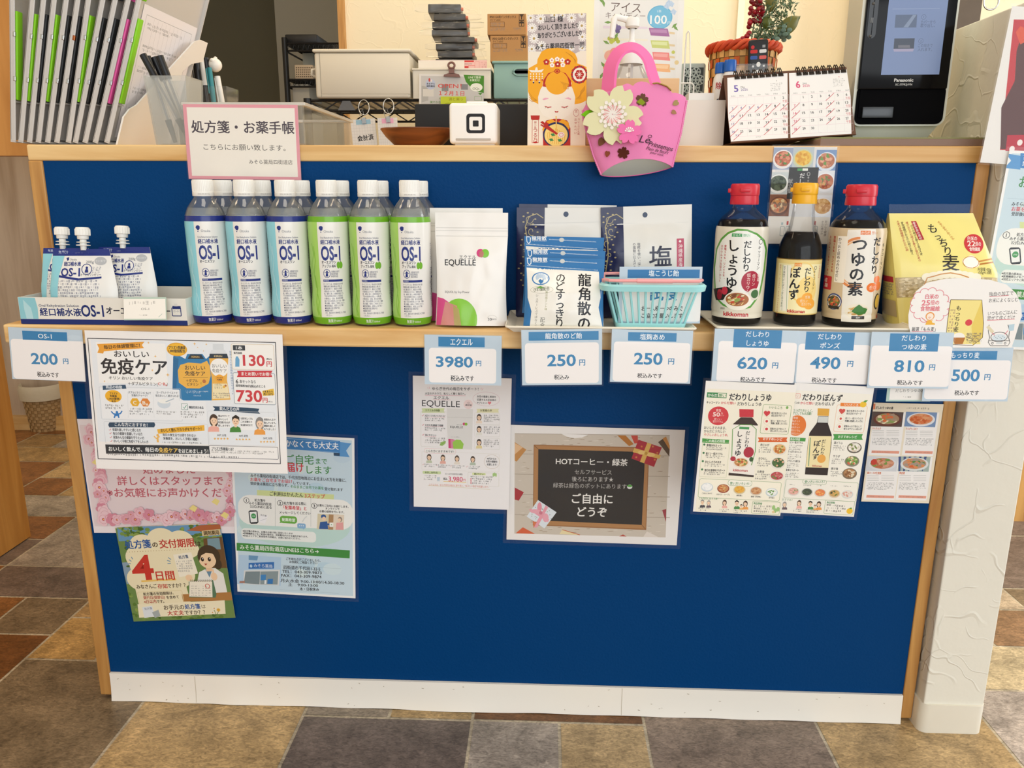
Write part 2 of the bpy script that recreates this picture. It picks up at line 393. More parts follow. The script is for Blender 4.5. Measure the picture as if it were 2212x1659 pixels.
tile(.185, -.2, .485, .1, '857567'); tile(.485, -.2, .785, .1, 'ab9066'); tile(-1.015, -.19, -.715, .114, '7b6a52'); tile(-1.315, -.1, -1.015, .2, '6e4626'); tile(-.715, .0, -.415, .27, 'b5996c')
tile(-1.015, .114, -.875, .27, 'b18e58'); tile(-.875, .114, -.715, .27, '9a7a4c')
tile(.785, -.2, 1.085, .1, 'a89c92'); tile(.785, .1, 1.085, .25, 'b8a684'); tile(.785, .25, .935, .55, '9a8474'); tile(.935, .25, 1.085, .4, '8a6a4c'); tile(.935, .4, 1.085, .55, 'b3a086'); tile(.785, .55, 1.085, .85, 'b39a70')
R_ = random.Random(4)
for i in range(-11, 11):
    x0 = -.115+.3*i if i >= 0 or True else 0
    x1 = x0+.3
    start = {-4: .2, -3: .27, -2: .27, -1: .12, 0: .27, 1: .1, 2: .1, 3: .85}.get(i)
    low = {-4: -.1, -3: -.19, -2: -.30, -1: -.33, 0: -.18, 1: -.2, 2: -.2, 3: -.2}.get(i)
    def fill(y, end):
        while y < end-.01:
            k = R_.random(); h = .3 if k < .55 else .15
            h = min(h, end-y)
            if R_.random() < .3: tile(x0, y, x0+.15, y+h, R_.choice(TC)); tile(x0+.15, y, x1, y+h, R_.choice(TC))
            else: tile(x0, y, x1, y+h, R_.choice(TC))
            y += h
    if start is None: fill(-4+R_.choice((0, .15)), 4.3)
    else: fill(-4+((low+4) % .15), low); fill(start, 4.3)
struct(fl.build('floor', floor_mat()))
YB = 2.0
def wall(name, x0, y0, z0, x1, y1, z1, m): return struct(MB().box(x0, y0, z0, x1, y1, z1).build(name, m))
XJ = gx(750, YB, 1.4); XS = gx(1822, YB, 1.4); XM = gx(1592, YB, 1.4)
wall('wall_back', XJ, YB, 0, 1.3, YB+.12, 2.6, CREAM)
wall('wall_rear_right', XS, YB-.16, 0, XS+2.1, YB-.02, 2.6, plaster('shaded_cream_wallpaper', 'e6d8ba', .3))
trim = wall('trim_1', gx(733, YB-.03, 1.4), YB-.03, 0, XJ, YB+.16, 2.6, PINEV)
wall('trim_2', XM-.012, YB-.02, 0, XM+.012, YB, 2.6, mat('white_trim', 'f6eedb', .5))
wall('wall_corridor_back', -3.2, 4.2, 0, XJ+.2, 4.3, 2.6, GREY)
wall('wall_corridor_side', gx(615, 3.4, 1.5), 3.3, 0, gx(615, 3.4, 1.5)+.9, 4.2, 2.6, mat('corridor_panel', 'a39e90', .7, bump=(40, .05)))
wall('wall_far_left', -3.3, -4, 0, -3.2, 4.3, 2.6, CREAM)
wall('wall_far_right', 3.2, 1.2, 0, 3.3, 4.3, 2.6, CREAM)
wall('ceiling', -3.3, -2.6, 2.6, 3.3, 4.4, 2.7, mat('ceiling_white', 'f4f0e6', .8))
# partition that the counter runs into
PX0, PX1, PY0 = .6575, .7575, -.024
zt = 1.158
struct(MB().box(PX0, PY0, .05, PX1, 1.25, zt, .002).build('wall_right', WALLP))
bb = MB(); pts = rr(PX0-.004, PY0-.004, PX1+.004, 1.25, .014, 6)
bb.prism(pts, lambda x, y, h: (x, y, h), 0, .055); struct(bb.build('baseboard_right', VINYL, smooth=40))
bb = MB()
wall('wall_dark_panel', gx(2040, 1.5, 1.3), 1.5, .9, gx(2104, 1.5, 1.3), 1.6, 2.1, mat('dark_panel', '5a5046', .8, var=(12, .3)))
# left: near wooden panel, pale laminate cabinet, orange upper panel
pan = wall('wall_left', -1.46, -1.6, .004, -1.358, .661, .71, wood('orange_panel_wood', 'c98f46', 'b0742e', .8, 'Z'))
PALE = wood('pale_laminate', 'd0beaa', 'b49e88', .7, 'Z', .5)
wall('wall_cabinet_back', -3.1, 1.62, .055, -1.45, 1.72, 1.10, PALE)
wall('baseboard_back', -3.1, 1.60, 0, -1.45, 1.73, .055, PINE)
UW = wood('amber_panel_wood', 'cf924a', 'b87a34', .6, 'Z')
wall('wall_upper_left', -2.2, .80, .985, gx(62, .8, 1.2), .86, 1.9, UW)
dr = wall('door_1', 1.33, .9, 0, 1.40, .97, 2.2, PINEV)

# ================================================================== counter
BLUE = mat('blue_laminate', '003c72', .5, spec=.1, bump=(260, .14))
XL, XR, ZT = -.7968, .6529, .9686
cn = thing('counter', 'long pharmacy counter with blue front, pine frame and pine goods shelf', 'counter', (0, 0, 0))
MB().box(-.7745, .002, .03, .6335, .02, .9446).build('front_panel', BLUE, cn)
MB().box(XL, 0, .9446, XR, .62, ZT, .0025).build('worktop', PINE, cn)
def post(x0, x1, nm='side_post'):
    MB().box(x0, -.001, .008, x1, .12, .9446, .002).build(nm, PINEV, cn)
post(XL, -.7745); post(.6335, XR)
kp = MB()
def kf(u, v):
    x = -.7735+u*(1.4055); y = -.004-.004*(1-v)**3-.0035*math.exp(-((u-.45)/.05)**2)*(1-v)-.003*math.exp(-((u-.16)/.02)**2)*(1-v); z = .0008+.0012*math.sin(u*31)**2*(1-v)+.0545*v
    return (x, y, z)
KC = 'f5f0e4'; kp.grid(kf, 120, 8, KC); kp.box(-.7735, -.003, .003, .632, .001, .055, 0, KC); ka = Art(); Rk = random.Random(11)
for i in range(46): x, y = Rk.uniform(-.76, .62), Rk.uniform(.004, .05); a = Rk.uniform(-.6, .6); ka.line([(x, y), (x+Rk.uniform(.001, .004)*math.cos(a), y+.003*math.sin(a))], Rk.uniform(.0005, .0011), Rk.choice(['a89a84', '8c7c66', 'b8ac96']))
for x in (-.617, .147): ka.line([(x, .003), (x, .054)], .0007, 'c2b8a4')
ka.onto(kp, lambda x, y, h: (x, -.0046-h-.004*(1-y/.0545)**3, y), 3e-4, 1e-5, .006)
kp.build('kick_plate', mat('soft_baseboard', None, .42), cn, smooth=40)
SX0, SX1, SY, SZ = -.7835, .648, -.131, .7115
sh = MB().box(SX0, SY, SZ-.0275, SX1, .001, SZ, .003); sh.build('shelf', PINE, cn)
# ================================================================== posters and cards
class Poster(Art):
    """a flat sheet on the plane y = Y; its corners come from the photo (top-left, top-right, bottom-right, bottom-left), print is given in the pixels of a crop"""
    def __init__(s, corners, Y, crop=(0, 0, 1), lean=0, z0=0):
        """lean: how far the sheet moves back per metre of height above z0"""
        super().__init__(); s.Y = Y; s.crop = crop; s.lean, s.z0 = lean, z0
        P = [s.hit(*c) for c in corners]
        u = ((P[1]-P[0])+(P[2]-P[3]))/2; v = ((P[3]-P[0])+(P[2]-P[1]))/2
        s.W = u.length; u.normalize(); v = v-u*v.dot(u); s.H = v.length; v.normalize(); s.u, s.v_ = u, v
        s.O = sum(P, Vector())/4-u*s.W/2-v*s.H/2
    def hit(s, cx, cy):
        D = AF + AX*((cx/s.crop[2]+s.crop[0]-FW/2)/CF) + AU*((FH/2-cy/s.crop[2]-s.crop[1])/CF)
        return CO + D*((s.Y-CO.y+s.lean*(CO.z-s.z0))/(D.y-s.lean*D.z))
    def q(s, cx, cy):
        p = s.hit(cx, cy)-s.O
        return (p.dot(s.u), p.dot(s.v_))
    def sc(s, cx, cy):
        a = s.q(cx, cy); b = s.q(cx+1, cy); c = s.q(cx, cy+1); return (b[0]-a[0], c[1]-a[1])
    def R(s, x0, y0, x1, y1, col, r=0):
        a, b = s.q((x0+x1)/2, y0), s.q((x0+x1)/2, y1); kx = s.sc((x0+x1)/2, (y0+y1)/2)[0]; cx = s.q((x0+x1)/2, (y0+y1)/2)[0]; w_ = (x1-x0)*kx/2
        return s.rect(cx-w_, a[1], cx+w_, b[1], col, r*kx)
    def F(s, x0, y0, x1, y1, w, col, r=1):
        a, b = s.q((x0+x1)/2, y0), s.q((x0+x1)/2, y1); kx = s.sc((x0+x1)/2, (y0+y1)/2)[0]; cx = s.q((x0+x1)/2, (y0+y1)/2)[0]; w_ = (x1-x0)*kx/2
        return s.frame(cx-w_, a[1], cx+w_, b[1], w*kx, col, r*kx)
    def P(s, pts, col): return s.poly([s.q(*p) for p in pts], col)
    def Ln(s, pts, w, col): return s.line([s.q(*p) for p in pts], w*s.sc(*pts[0])[0], col)
    def El(s, cx, cy, rx, ry, col, n=24):
        k = s.sc(cx, cy); return s.ell(*s.q(cx, cy), rx*k[0], ry*k[1], col, n)
    def Rg(s, cx, cy, rx, ry, w, col, a0=0, a1=2*PI):
        k = s.sc(cx, cy); return s.ring(*s.q(cx, cy), rx*k[0], ry*k[1], w*k[0], col, a0=a0, a1=a1)
    def T(s, t, cx, cy, h, col, a='c', w=None, b=0, rot=0, shear=0, res=2):
        k = s.sc(cx, cy)
        if rot: c = s.q(cx, cy); d = s.q(cx+math.cos(rot), cy+math.sin(rot)); rot = math.atan2(d[1]-c[1], d[0]-c[0])
        b = min(b, .024)
        return s.text(t, *s.q(cx, cy), h*k[1], col, a, b, None if w is None else w*k[0], res, rot, shear)
    def V(s, t, cx, cy, h, col, b=0, pitch=1, xs=1):
        k = s.sc(cx, cy); return s.vtext(t, *s.q(cx, cy), h*k[1], col, b, pitch, xs=xs)
    def B(s, x0, y0, x1, y1, lines, col, seed=1):
        xm = (x0+x1)/2; return s.blur(s.q(x0, (y0+y1)/2)[0], s.q(xm, y0)[1], s.q(x1, (y0+y1)/2)[0], s.q(xm, y1)[1], lines, col, seed)
    def St(s, cx, cy, r, col, n=5, k=.4): return s.star(*s.q(cx, cy), r*s.sc(cx, cy)[0], col, n, k)
    def dish(s, cx, cy, rx, ry, rim, base, bits, seed=1, n=26):
        s.El(cx, cy, rx, ry, rim); s.El(cx, cy-ry*.08, rx*.84, ry*.8, base); Rn = random.Random(seed)
        for i in range(n):
            a, d = Rn.random()*2*PI, Rn.random()**.5*.68
            s.P([(cx+rx*d*math.cos(a)+rx*Rn.uniform(.1, .24)*math.cos(t), cy-ry*.08+ry*d*math.sin(a)+ry*Rn.uniform(.12, .26)*math.sin(t)) for t in [2*PI*j/6+i for j in range(6)]], Rn.choice(bits))
        return s
    def person(s, cx, cy, h, hair, shirt, skin='f3d0b0', long=True, bg=None):
        """head and shoulders, h tall, centred"""
        k = h/10
        if long: s.El(cx, cy-1.2*k, 2.5*k, 3.6*k, hair)
        s.P([(cx-3.2*k, cy+5*k), (cx-2.9*k, cy+2.6*k), (cx-1*k, cy+1.7*k), (cx+1*k, cy+1.7*k), (cx+2.9*k, cy+2.6*k), (cx+3.2*k, cy+5*k)], shirt)
        s.R(cx-.7*k, cy+.6*k, cx+.7*k, cy+2.2*k, skin); s.El(cx, cy-1.2*k, 1.9*k, 2.5*k, skin)
        s.P([(cx-2.1*k, cy-1*k), (cx-2*k, cy-3.4*k), (cx, cy-4.7*k), (cx+2*k, cy-3.4*k), (cx+2.1*k, cy-1*k), (cx+1.4*k, cy-2.3*k), (cx-.6*k, cy-2.9*k), (cx-1.5*k, cy-2.2*k)], hair)
        for d in (-.8, .8): s.El(cx+d*k, cy-1*k, .22*k, .3*k, '3a2a22', 8)
        return s.Rg(cx, cy-.3*k, .6*k, .45*k, .18*k, 'b0604c', .3, PI-.3)
    def ribbon(s, x0, y0, x1, y1, col, tail=18):
        m_ = (y0+y1)/2; return s.P([(x0, y0), (x1, y0), (x1-tail*.5, m_), (x1, y1), (x0, y1), (x0+tail*.5, m_)], col)
    def mw(s):
        M4 = Matrix((s.u, (-s.v_).cross(s.u), -s.v_)).transposed().to_4x4(); M4.translation = s.O; return M4
    def pack(s, name, label, cat, col, depth, prof=None, back=.3, wr=.0008, seed=1, group=None, m_=None, shape=None, n=30, ex=.55, floor=None, warp=True):
        """a soft bag: front and back skins bulge away from the sheet's plane"""
        prof = prof or (lambda v: math.sin(PI*min(1, max(0, v)))**.6)
        from mathutils import noise
        def bul(x, y):
            u, v = min(1, max(0, x/s.W)), min(1, max(0, y/s.H)); e = max(0, math.sin(PI*u))**ex
            return depth*e*prof(v) + wr*noise.noise((x*55+seed*7, y*38, seed*3.1))*min(1, e*1.5)*min(1, prof(v)*3+.15)
        sh = shape or (lambda u, v: u)
        if floor is not None and s.O.z+s.v_.z*s.H < floor+.0004: s.H = (floor+.0004-s.O.z)/s.v_.z
        if warp: s.clip([(0, 0), (s.W, 0), (s.W, s.H), (0, s.H)])
        else: s.clip([(sh(0, i/8)*s.W, i/8*s.H) for i in range(9)]+[(sh(1, i/8)*s.W, i/8*s.H) for i in range(8, -1, -1)])
        def fn(x, y, h): v = y/s.H; return (sh(x/s.W, v)*s.W, -(h+bul(x, y)), -y)
        af = fn if warp else (lambda x, y, h: (x, fn(((x/s.W)-sh(0, y/s.H))/max(1e-6, sh(1, y/s.H)-sh(0, y/s.H))*s.W, y, h)[1], -y))
        bk = lambda x, y: (sh(x/s.W, y/s.H)*s.W, back*max(0, bul(x, y))+.0004, -y)
        mb = MB(); mb.grid(lambda a, b: fn(a*s.W, b*s.H, 0), n, n, col); mb.grid(lambda a, b: bk(a*s.W, b*s.H), n, n, col)
        for e in (0, 1):
            mb.grid(lambda a, b: (fn if a < .5 else (lambda x, y, h: bk(x, y)))(e*s.W, b*s.H, 0), 1, n, col); mb.grid(lambda a, b: (fn if b < .5 else (lambda x, y, h: bk(x, y)))(a*s.W, e*s.H, 0), n, 1, col)
        s.onto(mb, af, 2.2e-4, 1.6e-5, .003)
        o = mb.build(name, m_ or GLOSSP); o.matrix_world = s.mw()
        for f in o.data.polygons[:2*n*n]: f.use_smooth = True
        s.fn = fn
        return tag(o, label, cat, group)
    def make(s, name, label, cat, paper='f4f1ea', film=None, bend=0, m_=None, edge=True, group=None, thick=.0004, film_name='laminate_sleeve', outline=None, twist=0):
        s.clip([(0, 0), (s.W, 0), (s.W, s.H), (0, s.H)])
        fn = lambda x, y, h: (x, -(h+bend*math.sin(PI*max(0, min(1, y/s.H)))+twist*y/s.H), -y)
        mb = MB(); ny = 14 if (bend or twist) else 1
        if outline: mb.prism(outline, fn, -thick, 0, paper)
        else:
            mb.grid(lambda a, b: fn(a*s.W, b*s.H, 0), 1, ny, paper); mb.grid(lambda a, b: fn(a*s.W, b*s.H, -thick), 1, ny, paper)
            for e in (0, 1):
                mb.grid(lambda a, b: fn(e*s.W, b*s.H, -thick*a), 1, ny, paper); mb.grid(lambda a, b: fn(a*s.W, e*s.H, -thick*b), 1, 1, paper)
        s.onto(mb, fn, 3e-5)
        o = mb.build(name, m_ or PRINT)
        o.matrix_world = s.mw()
        tag(o, label, cat, group)
        if film:
            fm = MB(); a = film; hh = .0011
            fm.grid(lambda p, q: fn(-a+p*(s.W+2*a), -a+q*(s.H+2*a), hh), 1, ny); fm.build(film_name, FILM, o)
        return o
INK = '2a2a2e'
# ---------------------------------------------------------------- price cards on the shelf front
def price(corners, crop, Y, title, tr, num, nx, ny_, nw, nh, yen, note, panel, label, tcol='2f7fb2', film=0.002, paper='bfd0dc', extra=None):
    p = Poster(corners, Y, crop); Rn = random.Random(len(label))
    for i in range(7):
        a, b = Rn.random()*p.W, Rn.random()*p.H; p.ell(min(max(a, .012), p.W-.012), min(max(b, .006), p.H-.006), Rn.uniform(.004, .011), Rn.uniform(.003, .006), Rn.choice(['c6d6e1', 'b9ccd9']))
    p.R(*panel, 'f3efec', 26*crop[2]/3.69); p.R(*tr, tcol)
    n = len(title); cx = (tr[0]+tr[2])/2
    for i, t in enumerate(title): p.T(t[0], cx, tr[1]+(tr[3]-tr[1])*(i+.5)/n, t[1], 'f2f6f8', w=t[2], b=.008)
    p.T(num, nx, ny_, nh, '3d86b6', w=nw, b=.035, res=3); p.T('円', yen[0], yen[1], yen[2], '3d86b6', b=.02); p.T(note[0], note[1], note[2], note[3], INK, w=note[4], b=.012)
    return p.make('price_card', label, 'price card', paper, film or None, film_name='clear_sleeve', twist=.004)
C5, C7, C8, CR_ = (0, 370, 3.3515), (1080, 400, 3.6875), (1480, 310, 2.911), (1840, 680, 3.949)
SF = SY-.0015; TF = SY-.0285
price([(52, 1128), (585, 1148), (640, 1520), (108, 1498)], C5, SF, [('OS-1', 46, 98)], (165, 1160, 487, 1224), '200', 328, 1352, 192, 108, (483, 1372, 44), ('税込みです', 358, 1468, 40, 155), (96, 1222, 632, 1506), 'pale blue price card reading 200 yen at the end of the shelf')
price([(915, 722), (1083, 726), (1084, 831), (920, 829)], (0, 0, 1), SF, [('エクエル', 17, 48)], (947, 728, 1047, 749), '3980', 982, 780, 80, 31, (1034, 784, 13), ('税込みです', 999, 816, 13, 50), (927, 752, 1072, 826), 'pale blue price card reading 3980 yen under the white pouches')
price([(172, 1150), (806, 1148), (818, 1580), (175, 1592)], C7, TF, [('龍角散のど飴', 50, 292)], (228, 1165, 785, 1235), '250', 490, 1388, 228, 125, (655, 1408, 54), ('税込み', 490, 1524, 42, 118), (200, 1254, 786, 1572), 'pale blue price card reading 250 yen below the throat candy bags')
price([(898, 1150), (1545, 1158), (1505, 1580), (868, 1558)], C7, TF, [('塩麹あめ', 52, 196)], (1020, 1174, 1406, 1242), '250', 1180, 1376, 228, 125, (1362, 1400, 54), ('税込みです', 1190, 1514, 42, 196), (900, 1250, 1506, 1562), 'pale blue price card reading 250 yen below the mint basket')
price([(190, 1162), (712, 1180), (680, 1502), (158, 1490)], C8, TF+.004, [('だしわり', 40, 146), ('しょうゆ', 40, 138)], (303, 1170, 606, 1284), '620', 420, 1375, 188, 100, (563, 1392, 42), ('税込みです', 420, 1480, 34, 156), (200, 1246, 690, 1500), 'pale blue price card reading 620 yen below the soy sauce bottle')
price([(712, 1180), (1172, 1188), (1138, 1512), (682, 1500)], C8, TF+.005, [('だしわり', 40, 146), ('ポンズ', 40, 124)], (756, 1186, 1062, 1298), '490', 878, 1374, 190, 100, (1034, 1382, 42), ('税込みです', 868, 1484, 34, 156), (700, 1262, 1150, 1510), 'pale blue price card reading 490 yen below the yellow-capped bottle')
price([(1170, 1184), (1686, 1190), (1650, 1538), (1140, 1532)], C8, TF, [('だしわり', 40, 152), ('つゆの素', 40, 154)], (1283, 1195, 1592, 1306), '810', 1405, 1394, 190, 100, (1548, 1404, 42), ('税込みです', 1405, 1500, 34, 160), (1158, 1272, 1664, 1524), 'pale blue price card reading 810 yen overlapping the 500 yen card')
price([(1500, 1280), (2072, 1284), (2010, 1616), (1500, 1616)], C8, TF+.005, [('もっちり麦', 40, 180)], (1560, 1304, 1960, 1358), '500', 1760, 1452, 176, 100, (1895, 1466, 42), ('税込みです', 1762, 1564, 34, 152), (1506, 1362, 2030, 1604), 'pale blue price card reading 500 yen under the oval barley sign')
# small shop tags
p = Poster([(890, 912), (1202, 912), (1222, 1072), (918, 1074)], -.137, C5); p.R(904, 924, 1206, 1064, 'f6f2e8'); p.B(925, 935, 1180, 970, 1, 'c9c4bb', 5); p.T('OS-1', 1058, 994, 22, '6a6a66', w=58); p.B(1015, 1032, 1112, 1046, 1, '8a867e', 2); p.Ln([(1160, 1052), (1185, 1028)], 3, 'a9c0b2')
p.make('product_tag', 'small green edged paper tag leaning on the jelly pouch carton', 'tag', 'b9cdbd', twist=.006)
p = Poster([(1282, 1440), (1552, 1440), (1552, 1622), (1262, 1622)], TF+.0075, C8); p.R(1292, 1440, 1534, 1612, 'f6f3ec'); p.T('だしわりつゆの素', 1414, 1554, 22, '5a5a58', w=182); p.B(1365, 1588, 1452, 1602, 1, '8a867e', 2); p.Ln([(1498, 1606), (1512, 1582)], 3, 'a9c0b2')
p.make('product_tag', 'small green edged tag peeking out under the 810 yen card', 'tag', 'b5d0c6')

# ---------------------------------------------------------------- drink poster (hangs from the shelf front)
K = (170, 700, 4.706)
p = Poster([(35, 66), (2078, 103), (2140, 1502), (240, 1442)], SF-.0025, K)
p.R(178, 178, 2010, 1200, 'e9edf0'); p.R(200, 190, 900, 600, 'f5f4f0')
p.P([(190, 202), (480, 188), (672, 178), (645, 212), (668, 244), (400, 262), (262, 276), (255, 298), (196, 290), (212, 246)], 'eba43a'); p.T('毎日の体調管理に！', 442, 224, 42, '3a2e1e', w=366, b=.03, rot=-.05)
p.T('おいしい', 542, 302, 74, INK, w=352, b=.012, res=3); p.T('免疫ケア', 572, 430, 172, INK, w=668, b=.018, res=4)
p.T('キリン おいしい免疫ケア', 542, 545, 38, INK, w=444, b=.01); p.T('＋ダブルビタミン(', 515, 598, 38, INK, 'l', w=300, b=.01); p.T('C･B₆', 820, 600, 40, 'd0483a', 'l', w=88, b=.02); p.T(')', 908, 600, 38, INK, 'l')
for x, y, r in ((712, 190, 14), (785, 325, 16), (916, 512, 20), (1180, 200, 18), (1300, 205, 12), (1212, 236, 9), (758, 465, 14), (276, 576, 12), (1272, 272, 9), (1940, 292, 18)): p.St(x, y, r, 'e8b048', 4, .3)
# bottles pack
p.P([(968, 320), (1030, 320), (1090, 352), (1108, 302), (1262, 302), (1300, 352), (1336, 320), (1378, 340), (1378, 768), (1080, 768), (966, 700)], '2f7db0'); p.P([(966, 330), (1022, 350), (1000, 700), (966, 690)], '256a9a')
p.P([(1112, 352), (1140, 304), (1250, 306), (1282, 354)], '2a3640'); p.T('KIRIN', 1192, 330, 26, 'c8a860', w=78, b=.04)
p.P([(1016, 470), (1040, 412), (1120, 388), (1250, 398), (1310, 370), (1338, 420), (1352, 520), (1330, 600), (1240, 648), (1110, 646), (1030, 590)], 'edb64c'); p.T('おいしい', 1190, 440, 52, INK, w=206, b=.01); p.T('免疫ケア', 1192, 498, 52, INK, w=202, b=.012); p.Ln([(1070, 536), (1322, 536)], 3, INK); p.T('＋ダブル', 1162, 570, 34, INK, w=118, b=.01); p.T('ビタミン', 1172, 606, 34, INK, w=112, b=.01)
p.El(1254, 594, 20, 20, 'e8b84a', 6); p.El(1286, 576, 20, 20, 'b8703c', 6); p.T('C', 1254, 595, 22, INK); p.B(1102, 670, 1330, 700, 2, 'cfe2ee', 3); p.T('100ml×6本', 1220, 720, 17, 'cfe2ee')
p.R(1366, 200, 1476, 262, 'd8dde0', 8); p.P([(1352, 262), (1490, 262), (1510, 300), (1336, 300)], 'dfe3e4'); p.P([(1336, 300), (1512, 300), (1526, 345), (1330, 345)], '2a3640'); p.T('KIRIN', 1422, 324, 26, 'd6c08a', w=82, b=.04)
p.P([(1330, 345), (1526, 345), (1516, 560), (1556, 760), (1366, 768), (1364, 560)], 'ecb44e'); p.El(1436, 440, 92, 92, 'f6f4ee', 32); p.T('おいしい', 1436, 422, 42, INK, w=148); p.T('免疫ケア', 1438, 470, 42, INK, w=146); p.El(1442, 548, 44, 40, 'f0a830'); p.T('プラズマ', 1442, 540, 16, INK, b=.03); p.T('乳酸菌', 1442, 560, 16, INK, b=.03)
p.P([(1372, 600), (1520, 600), (1548, 748), (1372, 752)], 'f3e4b8'); p.T('＋ダブル', 1428, 612, 28, INK, w=76); p.T('ビタミン', 1432, 640, 28, INK, w=76); p.El(1488, 632, 14, 14, 'e8b84a', 6); p.El(1504, 620, 12, 12, 'b8703c', 6); p.B(1380, 690, 1540, 748, 3, '5a4a2a', 9)
p.El(1002, 256, 104, 68, 'f2bb2e', 32); p.Rg(1002, 256, 98, 62, 5, 'e09a20'); p.T('プラズマ乳酸菌', 1002, 238, 34, INK, w=168, b=.04); p.T('1,000億個配合', 1002, 272, 34, INK, w=170, b=.04)
p.V('健康な人の免疫機能の維持をサポート', 1546, 268, 26, '3a6ea0', pitch=1.02)
# prices
p.R(1560, 205, 1988, 458, 'f6f4ee', 16); p.F(1560, 205, 1988, 458, 3, 'd8b878', 16); p.R(1570, 214, 1694, 266, '34383c', 6); p.T('1本', 1634, 240, 42, 'f0f0ee', w=64, b=.02); p.T('販売価格', 1622, 292, 24, INK, w=84, b=.04); p.T('130', 1784, 362, 150, 'cf3f46', w=222, b=.04, res=4); p.T('(税込)', 1938, 352, 20, INK, w=56, b=.02); p.T('円', 1942, 402, 62, 'cf3f46', b=.02); p.P([(1604, 326), (1622, 326), (1640, 360), (1640, 430), (1598, 430), (1598, 350)], '6aa8d0')
p.P([(1582, 492), (2000, 520), (2010, 806), (1602, 792)], 'f4f3ef'); p.F(1586, 494, 2008, 806, 4, '5a6a78', 18); p.ribbon(1616, 470, 1976, 534, 'cf3c44', 30); p.T('まとめ買いでお得！', 1808, 504, 40, 'f6efe8', w=292, b=.02); p.T('6', 1618, 576, 56, INK, b=.03); p.T('本セットなら', 1726, 580, 40, INK, w=164, b=.01); p.T('通常価格', 1652, 620, 28, INK, w=92, b=.04); p.T('780円(税込)のところ', 1802, 626, 30, INK, w=206, b=.02)
p.T('730', 1744, 718, 160, 'cf3f46', w=262, b=.04, res=4); p.T('円', 1906, 764, 56, 'cf3f46', b=.02); p.T('(税込)', 1960, 780, 18, INK); p.P([(1876, 672), (1990, 650), (2000, 716), (1884, 722)], 'eec040'); p.T('1本あたり', 1936, 680, 25, INK, w=92, b=.02); p.T('約122円!', 1938, 706, 26, INK, w=96, b=.03)
# features
p.F(240, 640, 1060, 965, 3, 'c9ced2', 14); p.R(250, 650, 1050, 955, 'eff1f2', 10)
p.P([(258, 620), (490, 610), (500, 650), (380, 656), (262, 662)], '33536e'); p.T('商品の特徴', 374, 634, 36, 'dfe6ea', w=164, b=.02)
for x in (512, 772, 1034): p.Ln([(x, 680), (x+16, 940)], 2, 'd0d4d6')
p.El(370, 726, 84, 62, 'f0b42c', 30); p.T('プラズマ', 370, 698, 24, INK, w=80, b=.03); p.T('乳酸菌', 370, 724, 24, INK, w=68, b=.03); p.T('1,000億個', 372, 750, 26, INK, w=116, b=.03); p.T('配合', 376, 776, 22, INK, b=.03); p.B(292, 806, 482, 856, 2, '3a3a3a', 4)
p.El(410, 886, 13, 14, '2f7cc0'); p.Ln([(352, 876), (376, 902), (410, 904), (446, 898), (462, 872)], 13, '2f7cc0'); p.R(384, 898, 434, 924, '2f7cc0'); p.Ln([(392, 918), (384, 942)], 14, '2f7cc0'); p.Ln([(424, 918), (432, 942)], 14, '2f7cc0')
p.T('ダブルビタミン(C･B₆)で', 634, 690, 26, '3a4a58', w=230, b=.01); p.T('栄養をチャージ！', 634, 718, 26, '3a4a58', w=160, b=.01); p.El(590, 786, 50, 46, 'e8b030', 6); p.El(694, 788, 50, 46, 'e08a3c', 6); p.T('C', 588, 788, 52, 'f6eedc', b=.02); p.T('B₆', 694, 790, 50, 'f6eedc', b=.02, w=54); p.B(538, 842, 764, 916, 3, '3a4a58', 5)
p.T('ヨーグルトテイストで', 912, 690, 26, '3a4a58', w=212, b=.01); p.T('毎日おいしく続けられる！', 916, 722, 26, '3a4a58', w=238, b=.01); p.El(884, 800, 66, 48, 'd3dde4'); p.El(884, 776, 60, 22, 'f4f4ee'); p.Ln([(900, 782), (984, 750)], 10, 'b8c4cc'); p.B(812, 872, 1012, 914, 2, '3a3a3a', 8)
p.R(1044, 770, 1312, 960, 'eff1f2', 12); p.F(1062, 800, 1124, 862, 4, '3c7a66', 4); p.Ln([(1076, 832), (1090, 848), (1112, 816)], 6, '3c9a72'); p.T('機能性表示食品', 1210, 838, 26, '2f3a44', w=146, b=.03); p.B(1056, 874, 1290, 946, 3, '3a3a3a', 12)
# recommended
p.F(292, 992, 1334, 1208, 3, 'c9ced2', 14); p.ribbon(336, 986, 790, 1036, '2f4a62', -22); p.T('こんな方におすすめ！', 556, 1010, 42, 'f0f2f2', w=330, b=.01)
for i, t in enumerate(['体調を崩しやすいと感じる方', '毎日の健康を意識している方', '家族みんなの健康を守りたい方', 'おいしく手軽に免疫ケアをしたい方']): y = 1058+i*38; p.Ln([(334+i*5, y), (342+i*5, y+8), (354+i*5, y-8)], 5, 'd05048'); p.T(t, 370+i*5, y, 32, INK, 'l', w=[284, 296, 310, 348][i], b=.015)
p.P([(820, 1056), (1060, 1030), (1296, 1014), (1300, 1070), (1060, 1086), (832, 1100)], 'eeb63c'); p.T('おいしく飲んでカラダをサポート！', 1062, 1058, 38, '4a3410', w=412, b=.02, rot=-.045); p.T('毎日の食生活では摂りきれない', 1046, 1114, 30, INK, w=334, b=.015); p.T('栄養素を、おいしく手軽に補給！', 1060, 1150, 32, INK, w=352, b=.015); p.B(876, 1180, 1306, 1202, 1, '3a3a3a', 3)
p.El(828, 1116, 14, 14, 'ecb860'); p.Ln([(790, 1124), (812, 1146), (848, 1128)], 12, 'ecb860'); p.Ln([(826, 1140), (832, 1186)], 20, 'ecb860')
